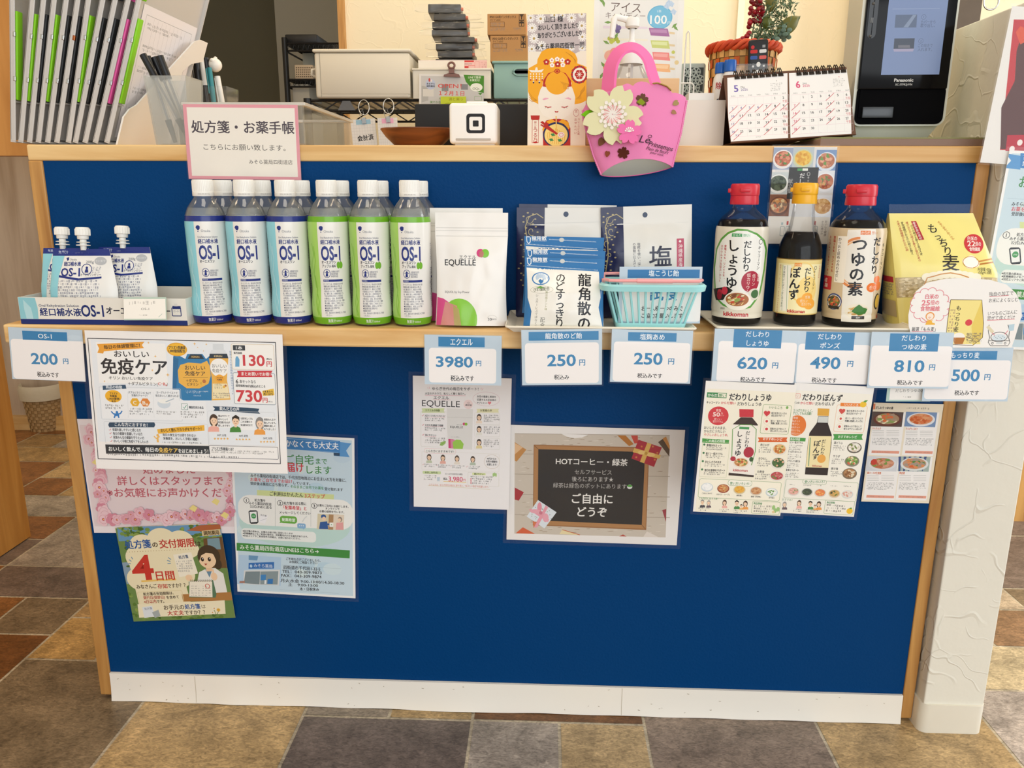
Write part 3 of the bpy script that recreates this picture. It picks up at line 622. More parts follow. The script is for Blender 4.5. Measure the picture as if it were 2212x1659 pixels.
# voices
p.P([(1376, 826), (1600, 832), (1850, 850), (1838, 878), (1860, 902), (1600, 882), (1386, 872), (1400, 850)], '2f4a62'); p.T('飲んだ方の声', 1546, 852, 42, 'f2f4f4', w=198, b=.015, rot=.04)
p.F(1338, 880, 2010, 1216, 3, 'd3d6d8', 14)
for x, y, hr, sh, lg, t in ((1392, 990, '4a382c', 'efb0a0', True, '30代 女性'), (1612, 996, '2c2620', '4a8a3a', False, '40代 男性'), (1858, 1020, '8e8a86', 'eda24a', True, '50代 女性')):
    p.person(x, y, 180, hr, sh, long=lg); p.T(t, x+82, y+126, 24, INK, w=92, b=.01); [p.St(x+14+j*32, y+160, 15, 'e8b04c') for j in range(5)]
for i, (x0, y0, tx) in enumerate(((1436, 910, ['飲みやすくて', 'おいしい！', '毎日続けるのが', '楽しみです！']), (1664, 936, ['仕事で忙しくても', 'これを飲むと', '安心感があります！']), (1900, 946, ['家族みんなで', '飲んでいます。', '健康を楽しく', 'なりました！']))):
    p.R(x0-6, y0-10, x0+(122 if i != 1 else 140), y0+128, 'f4f4f2', 8)
    for j, t in enumerate(tx): p.T(t, x0, y0+12+j*32, 24, INK, 'l', w=min(118, 19*len(t)), b=.02)
p.P([(300, 1206), (1348, 1222), (1360, 1300), (312, 1298)], '2c3238'); p.T('おいしく飲んで、毎日の', 336, 1250, 50, 'f4f4f0', 'l', w=500, b=.02, rot=.02); p.T('免疫ケア', 844, 1262, 54, 'f0c860', 'l', w=188, b=.02, rot=.02); p.T('をはじめましょう！', 1040, 1270, 48, 'f4f4f0', 'l', w=300, b=.02, rot=.02)
p.F(1352, 1226, 2046, 1346, 4, '3a4654', 10); p.R(1358, 1232, 2040, 1340, 'f4f2ee', 8); p.T('プラズマ乳酸菌とは？', 1376, 1246, 30, '2f3a44', 'l', w=220, b=.02); p.B(1376, 1266, 2030, 1304, 2, '3a3a3a', 6); p.B(330, 1306, 1850, 1338, 1, '4a4a4a', 7)
p.F(162, 166, 2030, 1372, 7, '30343c', .1)
p.make('drink_poster', 'white poster for an immune care drink taped to the shelf front', 'poster', 'f3f0ec', .006, twist=.010)

# ---------------------------------------------------------------- sakura poster
Fc = (170, 880, 3.457)
p = Poster([(5, 85), (1165, 85), (1165, 938), (98, 938)], -.0012, Fc)
p.R(60, 130, 1160, 890, 'e6d6d6', 8)
p.T('始めました', 672, 462, 74, 'c0606c', w=388, b=.012); p.T('詳しくはスタッフまで', 682, 548, 74, 'c0606c', w=790, b=.012); p.T('※お気軽にお声かけください', 210, 636, 74, 'c0606c', 'l', w=1010, b=.012)
def blossom(x, y, r, seed):
    Rn = random.Random(seed); c = Rn.choice(['dfa6b0', 'e8bcc4', 'd890a0', 'ecc9ce']); a0 = Rn.random()*6
    for i in range(5): a = a0+i*2*PI/5; p.El(x+r*.55*math.cos(a), y+r*.55*math.sin(a), r*.46, r*.46, c, 12)
    p.Rg(x, y, r*.62, r*.62, 2, 'c98494'); p.El(x, y, r*.22, r*.22, 'c05868', 8); p.El(x, y, r*.09, r*.09, 'f0d060', 6)
Rn = random.Random(3)
for i in range(26): t = i/25; blossom(100+90*t+Rn.uniform(-34, 34), 160+640*t, Rn.uniform(28, 52), i)
for i in range(28): blossom(190+i*34, 812+Rn.uniform(-34, 30), Rn.uniform(28, 52), 50+i)
for i in range(10): blossom(1130+Rn.uniform(-24, 20), 470+i*38, Rn.uniform(26, 46), 90+i)
for x, y in ((130, 410), (860, 750), (1095, 800), (1020, 706)): p.P([(x-30, y), (x, y-28), (x+34, y-8), (x+14, y+26)], 'eedc8c')
p.make('flower_poster', 'pink cherry blossom notice behind the drink poster', 'poster', 'efe6e6')
# ---------------------------------------------------------------- four day prescription notice
p = Poster([(285, 893), (1064, 868), (1160, 1566), (398, 1604)], -.004, Fc)
p.R(300, 884, 1120, 1590, '6f8a4c'); Rn = random.Random(5)
p.P([(286, 896), (1066, 870), (1080, 960), (300, 1000)], '6b98bc'); p.P([(318, 1160), (420, 1150), (440, 1300), (360, 1320)], '8aa0b0')
for i in range(150):
    x, y = Rn.choice([(Rn.uniform(300, 420), Rn.uniform(890, 1580)), (Rn.uniform(300, 1120), Rn.uniform(1540, 1580)), (Rn.uniform(760, 1090), Rn.uniform(880, 1010)), (Rn.uniform(300, 520), Rn.uniform(890, 960))]); x += (y-893)*.115
    if x < 1120: p.El(x, y, Rn.uniform(10, 24), Rn.uniform(7, 15), Rn.choice(['5c7a34', '78944a', '4c6a2e', '8aa050']), 8)
p.P([(806, 920), (900, 880), (1060, 872), (1064, 905), (920, 925)], 'b0643c'); p.P([(930, 980), (1075, 965), (1110, 1200), (950, 1200)], '6e5030'); p.P([(960, 980), (1050, 975), (1062, 1060), (966, 1060)], '7c98a0'); p.P([(918, 922), (1056, 908), (1062, 950), (924, 962)], 'd8c090'); p.T('調剤薬局', 990, 936, 34, '4a3418', w=116, b=.03, rot=-.05)
for a, b, r in ((480, 1030, 100), (620, 990, 110), (760, 1000, 100), (540, 1180, 160), (700, 1160, 140), (470, 1280, 110), (640, 1300, 170), (760, 1250, 110), (470, 1120, 120), (820, 1060, 80)): p.El(a, b, r, r*.82, 'eee2bc', 30)
p.P([(420, 1340), (800, 1320), (860, 1540), (470, 1560)], 'eee2bc'); p.P([(770, 1396), (1136, 1378), (1150, 1440), (780, 1450)], 'b07c44')
p.T('処方箋', 442, 1022, 68, '2f5a9a', w=194, b=.035, rot=-.06); p.T('の', 570, 1024, 46, '4a3a2a', b=.02); p.T('交付期限', 734, 1014, 70, 'c0443a', w=266, b=.035, rot=-.05); p.T('は', 892, 1018, 46, '4a3a2a', b=.02)
for i in range(26): p.El(360+i*20, 1080-i*.9, 3.5, 3.5, 'c0a878', 6)
p.T('4', 474, 1192, 268, 'c83c30', w=164, b=.05, res=4); p.Ln([(468, 1298), (600, 1290), (728, 1284)], 14, 'ecc46a'); p.T('日間', 646, 1254, 76, 'c83c30', w=136, b=.03)
for x0, y0, x1, y1 in ((376, 1136, 394, 1150), (372, 1164, 390, 1168), (394, 1116, 404, 1134), (668, 1120, 690, 1136), (660, 1142, 686, 1150), (664, 1166, 688, 1164)): p.Ln([(x0, y0), (x1, y1)], 7, '7a9ab0')
p.P([(706, 1100), (840, 1080), (892, 1240), (752, 1268)], 'f4ecd6'); p.T('処方箋', 782, 1116, 28, '4a5a78', w=72, b=.02, rot=-.1); p.B(735, 1140, 850, 1230, 5, 'a8a090', 3)
p.T('みなさんご', 432, 1340, 36, '4a3a2a', 'l', w=152, b=.015); p.T('存知', 590, 1336, 38, 'c0443a', 'l', w=72, b=.03); p.T('ですか？？', 664, 1332, 36, '4a3a2a', 'l', w=134, b=.015)
p.F(446, 1372, 780, 1466, 4, 'e2d2a0', 10); p.T('処方箋の有効期限は、', 482, 1394, 26, '4a3a2a', 'l', w=228, b=.02); p.T('発行日(受診日)', 484, 1422, 26, 'b0443a', 'l', w=160, b=.03); p.T('を含めて', 656, 1418, 26, '4a3a2a', 'l', w=92, b=.02); p.T('4日以内', 488, 1452, 26, 'b0443a', 'l', w=92, b=.03); p.T('です。', 584, 1450, 26, '4a3a2a', 'l', w=54, b=.02)
p.P([(440, 1470), (1090, 1440), (1098, 1540), (452, 1570)], 'f0e6c4'); p.T('お手元の', 636, 1494, 40, '4a3a2a', 'l', w=152, b=.015, rot=-.03); p.T('処方箋', 792, 1488, 42, '2f5a9a', 'l', w=116, b=.03, rot=-.03); p.T('は', 918, 1486, 34, '4a3a2a', 'l'); p.T('大丈夫', 664, 1536, 40, 'c0443a', 'l', w=122, b=.03, rot=-.03); p.T('ですか？？', 792, 1532, 38, '4a3a2a', 'l', w=152, b=.015, rot=-.03)
p.P([(474, 1492), (548, 1480), (570, 1560), (492, 1572)], 'dfe4e6'); p.T('処方箋', 520, 1502, 18, '4a5a78', rot=-.1); p.P([(548, 1530), (596, 1510), (612, 1556), (570, 1572)], 'a8b0ae')
for x, y, c in ((1012, 1500, 'f0e8d0'), (1044, 1512, 'e0b048'), (1000, 1530, 'f0e8d0')): p.El(x, y, 14, 13, c, 10); p.El(x, y, 5, 5, 'd89a30', 6); p.Ln([(x, y+12), (1030, 1552)], 4, '5a7a3a')
# pharmacist in a white coat
p.P([(880, 1330), (900, 1230), (960, 1200), (1020, 1200), (1080, 1240), (1110, 1380), (900, 1390)], 'eae6dc'); p.P([(944, 1206), (1000, 1204), (978, 1270)], '6a8aa0'); p.R(950, 1178, 996, 1224, 'eac29a'); p.El(1040, 1170, 28, 40, '4a3a28'); p.El(972, 1110, 84, 82, '4a3a28'); p.El(962, 1138, 64, 62, 'f2d0a8'); p.P([(888, 1120), (920, 1060), (990, 1050), (1040, 1100), (1030, 1150), (1004, 1092), (950, 1086), (916, 1104), (900, 1150)], '4a3a28')
for x in (924, 976): p.El(x, 1134, 12, 16, '3a2a20', 12); p.El(x+3, 1129, 4, 5, 'f4f0e8', 6)
p.P([(936, 1166), (962, 1166), (950, 1180)], 'b04a3c'); p.El(1012, 1262, 24, 30, 'f0cca4'); p.Ln([(1006, 1246), (1004, 1206)], 11, 'f0cca4'); p.El(824, 1272, 26, 24, 'f0cca4')
p.P([(822, 1300), (1004, 1288), (1030, 1396), (1022, 1420), (826, 1418)], '5a7a5c'); p.P([(828, 1300), (996, 1290), (1000, 1416), (826, 1412)], 'f2ead6')
for i in range(5):
    for j in range(6): p.B(842+j*26, 1330+i*17, 858+j*26, 1340+i*17, 1, '6a6050', i*7+j)
p.Rg(962, 1334, 16, 16, 5, 'c84a3a')
for i in range(12): p.Rg(838+i*14, 1294, 4, 7, 2.5, '6a5a48')
p.make('deadline_notice', 'illustrated notice with a big red 4 taped low on the blue panel', 'notice', 'e9dcb4')

# ---------------------------------------------------------------- home delivery poster, used twice
def delivery(corners, Y, crop, label, G, film):
    """G maps the layout pixels of the full sheet on the blue panel to this sheet's own place"""
    p = Poster(corners, Y, crop); q0 = p.q; p.q = lambda x, y: q0(*G(x, y))
    p.rect(.004, .004, p.W-.004, p.H-.004, 'c9dde6'); Rn = random.Random(8)
    for i in range(40): a, b = Rn.uniform(.02, p.W-.02), Rn.uniform(.02, p.H-.02); p.ell(a, b, Rn.uniform(.008, .018), Rn.uniform(.006, .012), Rn.choice(['c2d8e4', 'cfe2e6', 'bcd6e2', 'd2e4e4']))
    p.ell(p.W*.5, p.H*.55, p.W*.46, p.H*.14, 'bfdcd4', 36)
    p.P([(1050, 100), (1218, 122), (1168, 190), (1202, 252), (1052, 238)], '5a9ad0'); p.P([(330, 40), (1112, 98), (1108, 214), (330, 152)], '3f86c4'); p.P([(218, 40), (330, 60), (330, 165), (210, 150), (262, 96)], '5a9ad0'); p.P([(1050, 210), (1108, 214), (1108, 240), (1052, 236)], '2c4a64')
    p.T('薬局に行かなくても大丈夫', 720, 126, 72, 'f2f6f8', w=752, b=.015, rot=.062); p.Ln([(345, 158), (1096, 206)], 3, '9cc4e4'); p.Ln([(345, 58), (1096, 106)], 3, '9cc4e4')
    p.T('お薬をご自宅', 590, 268, 96, '3f8c48', w=540, b=.01, rot=.04); p.T('まで', 936, 290, 62, '3f8c48', w=104, b=.01, rot=.04); p.T('お届け', 650, 346, 96, 'd0404a', w=230, b=.02, rot=.04); p.T('します', 912, 372, 86, '3f8c48', w=232, b=.01, rot=.04)
    for i in range(90): p.El(240+i*10.4, 380+i*.85, 2.2, 2.2, '7a98a8', 5)
    p.T('みそら薬局四街道店では、千代田団地周辺にお住まいの方を対象に、', 268, 422, 36, INK, 'l', w=896, b=.015); p.T('お薬をご自宅までお届け', 266, 460, 38, 'd0404a', 'l', w=394, b=.012); p.T('しています。', 672, 494, 32, INK, 'l', w=158, b=.015); p.T('受診後は薬局に立ち寄らず、', 266, 498, 33, INK, 'l', w=358, b=.015); p.T('そのままご自宅でお薬を', 644, 527, 32, '3f8c48', 'l', w=312, b=.012); p.T('受け取れます', 966, 550, 33, INK, 'l', w=172, b=.015)
    p.P([(328, 560), (1054, 604), (1052, 664), (780, 656), (560, 632), (330, 620)], 'd3de9c'); p.T('ご利用はかんたん', 606, 602, 46, INK, w=314, b=.01, rot=.05); p.T('3ステップ', 874, 618, 46, 'd0404a', w=190, b=.015, rot=.05)
    k = p.sc(690, 770)
    p.R(150, 630, 1232, 912, 'f1f1ea', 118)
    for x in (500, 836): [p.El(x, 640+j*9, 2.4, 2.4, '5a6a70', 5) for j in range(30)]
    for n_, x, y in (('1', 228, 658), ('2', 546, 684), ('3', 868, 710)): p.Rg(x, y, 25, 25, 4.5, INK); p.T(n_, x, y, 40, INK, b=.02)
    p.T('処方箋を', 356, 658, 30, INK, w=102, b=.015); p.T('みそら薬局四街道', 358, 690, 30, INK, w=212, b=.015, rot=.05); p.T('公式LINEに送る', 364, 720, 30, INK, w=204, b=.015, rot=.05); p.T('処方箋を送る際に', 686, 688, 30, INK, w=214, b=.015, rot=.03); p.T('「配薬希望」と', 686, 730, 40, 'd0404a', w=216, b=.02); p.T('メッセージしてください', 686, 776, 30, INK, w=292, b=.012, rot=.03)
    p.T('お薬をご自宅にお届けします。', 1044, 712, 24, INK, w=292, b=.02, rot=.05); p.T('オンラインで', 1040, 738, 24, INK, w=132, b=.02); p.T('お薬の説明を行います。', 1034, 766, 24, INK, w=232, b=.02, rot=.05)
    p.P([(248, 764), (262, 752), (322, 752), (334, 764), (342, 864), (330, 878), (272, 880), (260, 868)], '2c3034'); p.P([(258, 768), (324, 764), (332, 860), (270, 866)], 'eef0ec'); p.El(296, 806, 24, 24, '3c9a54'); p.T('LINE', 296, 806, 16, 'f0f4ee'); p.P([(362, 790), (432, 804), (402, 880), (344, 860)], 'f4f4f4'); p.T('処方箋', 390, 800, 18, INK, rot=.2); p.Ln([(360, 850), (420, 830)], 6, 'd6d8da')
    p.R(544, 806, 706, 876, '6cae44', 30); p.P([(552, 850), (540, 872), (580, 866)], '6cae44'); p.T('配薬希望', 626, 842, 34, 'eef6e6', w=122, b=.02); p.R(708, 876, 788, 924, '8ab4d6', 16); p.P([(756, 918), (768, 934), (776, 916)], '8ab4d6'); [p.El(730+j*18, 898, 5, 5, 'f0f4f8', 8) for j in range(3)]; p.Ln([(756, 862), (776, 828), (800, 808)], 10, 'd8dcd8')
    p.P([(900, 784), (1150, 796), (1146, 938), (892, 930)], 'd9cfae'); p.P([(1006, 790), (1110, 794), (1104, 936), (1000, 934)], 'b08a60'); p.P([(1050, 794), (1148, 798), (1144, 936), (1046, 936)], 'e6d6c0')
    p.El(956, 812, 24, 20, '2f5a98'); p.El(960, 832, 18, 20, 'f0d0b0'); p.P([(924, 862), (990, 856), (1000, 930), (914, 928)], '2f5a98'); p.Ln([(970, 880), (1014, 886)], 16, '2f5a98'); p.P([(1012, 868), (1048, 868), (1048, 910), (1012, 908)], 'f4f2ea'); p.El(1112, 838, 20, 24, '9a8a7c'); p.El(1106, 844, 15, 17, 'f0d0b0'); p.P([(1076, 870), (1140, 866), (1144, 936), (1070, 936)], 'e4a4a0'); p.El(1030, 888, 5, 5, '4a9a54', 6)
    p.R(182, 938, 884, 1038, 'edf0ea', 36)
    for i, t in enumerate(['※処方箋の原本は、お薬のお届け時に回収いたします', '※医療機関などをご希望の場合は、別途費用がかかる場合があります。', '※対応エリアやご利用条件の詳細は、お問い合わせください。']): p.T(t, 194, 946+i*22, 20, INK, 'l', w=[470, 612, 540][i], b=.02)
    p.P([(136, 1058), (1204, 1130), (1202, 1206), (136, 1132)], '3f8c3c'); p.T('みそら薬局四街道店LINEはこちら→', 168, 1098, 50, 'f0f4ea', 'l', w=738, b=.01)
    p.P([(156, 1172), (556, 1196), (552, 1464), (134, 1446)], 'b4cfe4'); p.P([(250, 1176), (340, 1182), (330, 1226), (250, 1220)], '6a98bc'); p.P([(250, 1248), (490, 1240), (488, 1302), (248, 1304)], '2f6fb4'); p.T('みそら薬局', 386, 1276, 36, 'e8f0f6', w=174); p.El(272, 1278, 14, 18, 'bcd8ec', 4); p.P([(206, 1318), (546, 1312), (536, 1462), (198, 1448)], 'd9dcda'); p.P([(220, 1330), (358, 1328), (352, 1450), (204, 1440)], '7c8c90'); p.P([(362, 1330), (530, 1326), (522, 1452), (358, 1450)], '8a9a9c'); p.P([(362, 1360), (414, 1358), (410, 1410), (362, 1412)], '3f86c0'); p.P([(430, 1400), (480, 1398), (476, 1446), (426, 1444)], '2f78b8'); p.P([(400, 1410), (418, 1410), (416, 1446), (398, 1446)], 'e8ecec'); p.P([(164, 1420), (214, 1418), (212, 1440), (162, 1440)], 'a87c6c')
    p.T('ご不明な点がございましたら、', 766, 1218, 27, INK, w=326, b=.015, rot=.06); p.T('お気軽にご相談ください', 766, 1244, 27, INK, w=262, b=.015, rot=.05)
    for yy, x0 in ((1268, 566), (1386, 552), (1500, 546)): [p.El(x0+i*10, yy+i*.65, 2, 2, '6a8090', 5) for i in range(56)]
    p.T('四街道市千代田1-32-5', 752, 1298, 38, INK, w=344, b=.015, rot=.05); p.T('TEL：043-309-9873', 752, 1334, 38, INK, w=370, b=.015, rot=.04); p.T('FAX：043-309-9874', 746, 1372, 38, INK, w=378, b=.015, rot=.04); p.T('月火水金 9:00-13:00/14:30-18:30', 850, 1426, 36, INK, w=600, b=.015, rot=.045); p.T('土　9:00-13:00', 762, 1456, 36, INK, w=282, b=.015, rot=.04); p.T('木・日祝休み', 822, 1496, 34, INK, w=180, b=.02, rot=.03)
    return p.make('delivery_poster', label, 'poster', 'f3f3f0', film)
Lc = (480, 930, 4.366)
delivery([(150, 10), (1292, 82), (1213, 1575), (72, 1520)], -.0026, Lc, 'pale blue home delivery poster beside the big red 4 notice', lambda x, y: (x, y), .006)
# ---------------------------------------------------------------- supplement poster
Ec = (870, 800, 5.185)
p = Poster([(95, 65), (1213, 85), (1197, 1558), (145, 1510)], -.004, Ec)
p.T('ゆらぎ世代の毎日をサポート！', 590, 206, 38, INK, w=516, b=.012, rot=.01); p.T('大豆のチカラで、私らしく輝く毎日へ。', 250, 258, 30, INK, 'l', w=452, b=.012, rot=.01); p.Ln([(250, 278), (704, 284)], 4, 'e09aa8'); p.T('エクエル', 432, 306, 42, INK, w=172, b=.01); p.Ln([(340, 326), (534, 330)], 4, 'e09aa8'); p.T('EQUELLE', 428, 368, 98, INK, w=424, b=-.006, res=3)
for x0, y0, x1, y1 in ((278, 192, 286, 208), (294, 182, 302, 206), (902, 202, 884, 222), (884, 194, 872, 212)): p.Ln([(x0, y0), (x1, y1)], 4, 'e7a8b0')
p.Rg(936, 320, 150, 78, 4, 'e6c8cc'); p.T('女性の健康と美容を', 832, 290, 26, INK, 'l', w=212, b=.015); p.T('応援する大豆由来の', 832, 326, 26, INK, 'l', w=214, b=.015); p.T('サプリメント', 832, 362, 26, INK, 'l', w=118, b=.015); p.T('♥', 972, 364, 34, 'e8888e')
p.El(734, 380, 52, 52, 'f3dcd8'); p.T('1日', 734, 362, 22, INK); p.T('4粒目安', 736, 388, 22, INK, w=74, b=.02)
p.ribbon(212, 424, 470, 472, 'd3dfa8'); p.T('エクエルの特徴', 334, 446, 28, '4a5a2a', w=162, b=.02); p.F(206, 460, 500, 852, 3, 'd9d8cc', 14)
for i, (t, y) in enumerate((('大豆イソフラボン“エクオール”', 504), ('大豆を乳酸菌で発酵', 610), ('体にやさしい', 720))): p.Ln([(216+i*2, y-4), (224+i*2, y+6), (238+i*2, y-12)], 5, 'd87880'); p.T(t, 248+i*2, y, 26, INK, 'l', w=[228, 204, 124][i], b=.015); p.Ln([(248, y+17), (248+[228, 204, 124][i], y+19)], 3, 'e8a8b0'); p.B(250, y+24, 470, y+[68, 68, 98][i], [2, 2, 3][i], '4a4a4a', i)
p.P([(414, 836), (430, 800), (486, 784), (480, 816), (446, 842)], '9cbf6a'); [p.El(430+j*14, 826-j*9, 6, 6, '7aa84a', 8) for j in range(4)]
p.P([(494, 424), (786, 432), (778, 884), (516, 868), (498, 560)], 'e3e1dc'); p.Ln([(498, 522), (782, 530)], 3, 'c9c6c0'); p.T('EQUELLE', 604, 630, 32, INK, w=142, b=.01); p.T('エクエル', 636, 606, 15, INK); p.El(688, 598, 16, 16, 'd0487a'); p.El(710, 600, 16, 16, '8abf3a'); p.B(540, 738, 650, 750, 1, '6a6a6a', 3)
p.P([(512, 762), (560, 764), (610, 790), (600, 874), (514, 866)], 'd888a0'); p.P([(560, 800), (600, 772), (650, 776), (684, 820), (672, 876), (570, 874)], '9ccc50'); p.P([(512, 762), (536, 764), (540, 868), (514, 866)], 'd0487a')
p.ribbon(826, 428, 1078, 472, 'e8e4b8'); p.T('お客様の声', 934, 448, 28, '5a5a3a', w=130, b=.015)
for i, (y, h_) in enumerate(((484, 120), (616, 122), (762, 118))): p.F(806, y-6, 1086, y+h_, 3, 'dedcd2', 10); p.person(856, y+54, 108, '4a4038', ['f0ddc8', 'e8e6dc', 'e6d49a'][i]); p.B(908, y+8, 1078, y+96, 4, '3a3a3a', i+20)
p.R(246, 874, 596, 926, 'f6f3ee', 20); p.F(246, 874, 596, 926, 3, 'eab8bc', 20); p.T('こんな方におすすめです！', 418, 902, 32, INK, w=312, b=.012); p.F(216, 918, 1080, 1118, 3, 'e6e2d8', 12)
for i, x in enumerate((298, 452, 610, 786)): p.person(x, 980+i*8, 104, '5a4c40', ['c4ccb0', 'e8b0a0', 'e9e0d2', 'b8c4b0'][i]); p.B(x-52, 1040+i*8, x+84, 1080+i*8, 2, '4a4a4a', i+30); p.Ln([(x-74, 1048+i*8), (x-68, 1054+i*8), (x-58, 1040+i*8)], 4, 'e0a0a4')
p.Rg(1000, 1018, 86, 78, 4, 'dcd0c0'); p.T('40代からの', 996, 984, 26, INK, w=104, b=.015); p.T('女性の健康を', 998, 1016, 26, INK, w=128, b=.015); p.T('応援します！', 1000, 1048, 26, INK, w=110, b=.015)
p.R(226, 1122, 430, 1154, 'cfdfa8', 8); p.T('お召し上がり方', 322, 1138, 24, '3a4a2a', w=140, b=.02); p.B(240, 1162, 372, 1224, 3, '4a4a4a', 40); p.P([(386, 1188), (420, 1188), (416, 1234), (388, 1234)], 'c6d2da')
p.T('たっぷり30日分(120粒)', 576, 1154, 22, INK, w=192, b=.01); p.T('税込', 480, 1208, 28, INK, w=44, b=.02); p.Ln([(458, 1238), (712, 1246)], 6, 'eac860'); p.T('3,980', 594, 1208, 76, 'd84a70', w=158, b=.01, res=3); p.T('円', 692, 1220, 30, 'd84a70', b=.01)
p.F(732, 1140, 1078, 1290, 3, 'dcd8cc', 12); p.R(780, 1142, 930, 1166, 'dfe8a8', 8); p.T('続けやすい！', 858, 1154, 24, '3a4a2a', w=110, b=.02); p.B(762, 1176, 1000, 1272, 4, '3a3a3a', 44); [p.T('♥', 766, 1210+j*22, 16, 'e0707a') for j in range(3)]
for a in (-.7, 0, .8): p.El(1030+22*math.sin(a), 1180-22*math.cos(a), 9, 22, 'a8cc80', 12)
p.T('エクエルは、ゆらぎ世代の毎日に寄り添い、“私らしい毎日”を応援します。', 630, 1284, 26, 'e09078', w=664, b=.005, rot=.04); p.Ln([(284, 1280), (980, 1326)], 3, 'd8cc9a')
p.make('supplement_poster', 'tall white supplement poster hanging under the 3980 yen card', 'poster', 'f3f0ee', .007, twist=.004)
# ---------------------------------------------------------------- coffee sign
Cc = (1080, 900, 5.267)
p = Poster([(100, 96), (2102, 148), (2015, 1468), (72, 1395)], -.0022, Cc)
p.P([(168, 190), (1932, 210), (1884, 1374), (164, 1330)], 'cdc2b2'); Rn = random.Random(12)
for i in range(5): p.P([(168, 190+i*230), (1932, 210+i*234), (1932, 216+i*234), (168, 196+i*230)], 'a99c8a')
for i in range(190):
    x, y = Rn.uniform(190, 1840), Rn.uniform(215, 1320); L_ = Rn.uniform(20, 70); p.P([(x, y), (x+L_, y-3), (x+L_*1.2, y+2), (x+L_*.5, y+5)], Rn.choice(['b4a792', 'a8957c', 'ddd4c6', '9c8a72']))
p.P([(700, 196), (760, 228), (850, 246), (930, 238), (1006, 206)], 'f0ece6')
p.P([(168, 290), (300, 376), (190, 512), (168, 500)], 'c28a4c'); p.P([(168, 300), (260, 350), (168, 430)], 'e0b88c'); p.P([(168, 806), (272, 860), (214, 956), (168, 944)], 'a83038'); p.P([(1334, 212), (1430, 214), (1522, 312), (1470, 336)], 'b8752c'); p.P([(1800, 290), (1890, 226), (1932, 360), (1926, 452)], '5a4634'); p.P([(1850, 250), (1890, 226), (1932, 330), (1932, 380)], 'c88a48')
p.P([(1490, 214), (1568, 214), (1570, 300), (1530, 306)], 'c84a3a'); p.P([(180, 1326), (260, 1258), (400, 1334)], 'd8643c'); p.P([(676, 1336), (708, 1284), (910, 1346)], 'e8d8a8'); p.Ln([(708, 1286), (910, 1346)], 8, 'c8643c'); p.P([(1356, 1362), (1400, 1340), (1440, 1364)], 'b84838'); p.P([(1630, 1368), (1672, 1306), (1806, 1372)], 'e2d8cc'); p.P([(1846, 1064), (1892, 1050), (1888, 1200)], 'a04048')
p.P([(384, 318), (1700, 350), (1664, 1290), (374, 1236)], '9a6a40'); p.P([(392, 330), (1690, 362), (1656, 1276), (386, 1226)], 'b08050'); p.P([(436, 370), (1652, 402), (1614, 1232), (430, 1180)], '2b2826'); p.Ln([(392, 330), (436, 370)], 5, '6a4424'); p.Ln([(1656, 1280), (1614, 1232)], 5, '6a4424')
W_ = 'f0ede6'
p.T('HOTコーヒー・緑茶', 1044, 514, 86, W_, w=816, b=.012, res=3, rot=.02); p.T('セルフサービス', 1060, 632, 62, 'b9b6b0', w=422, b=-.004, rot=.015); p.T('後ろにあります★', 1054, 712, 64, 'c9c6c0', w=472, b=-.002, rot=.015); p.T('緑茶は緑色のポットにあります', 1022, 788, 62, 'b9b6b0', w=836, b=-.004, rot=.02); p.El(1476, 798, 30, 26, 'e4e8e2'); p.El(1476, 788, 28, 14, '5aa84a')
p.T('ご自由に', 1050, 934, 122, W_, w=460, b=.016, res=3, rot=.02); p.T('どうぞ', 1048, 1084, 122, W_, w=330, b=.016, res=3, rot=.02)
p.P([(1575, 262), (1842, 350), (1752, 572), (1496, 476)], 'b02c3a'); p.P([(1676, 296), (1724, 312), (1640, 530), (1592, 514)], 'e2b860'); p.P([(1528, 356), (1830, 440), (1812, 480), (1510, 404)], 'e2b860'); p.El(1612, 408, 44, 24, 'f0cc80', 12); p.El(1718, 434, 46, 24, 'f0cc80', 12); p.El(1662, 418, 18, 18, 'c89a40'); [p.St(x, y, 20, 'd88a4a', 6, .3) for x, y in ((1612, 340), (1790, 412), (1762, 490), (1550, 462), (1740, 340))]
p.P([(432, 948), (644, 1088), (506, 1272), (304, 1136)], 'dfe6ea'); [p.El(Rn.uniform(360, 590), Rn.uniform(1030, 1190), 7, 7, Rn.choice(['4a5a50', '3a3a3a', '6a8a4a']), 3) for i in range(20)]
p.P([(330, 1060), (350, 1046), (560, 1170), (546, 1200)], 'e8a0ac'); p.P([(520, 1010), (548, 1030), (424, 1260), (380, 1262)], 'e8a0ac'); p.El(450, 1030, 26, 56, 'e594a2', 14); p.El(400, 1076, 60, 24, 'eaa8b4', 14); p.El(520, 1150, 34, 50, 'eaa8b4', 14); p.El(464, 1094, 20, 20, 'd07c8c'); p.P([(372, 1190), (420, 1196), (384, 1266)], 'd87a50')
p.make('coffee_sign', 'laminated blackboard sign offering self-service coffee and green tea', 'sign', 'efebe6', .006)
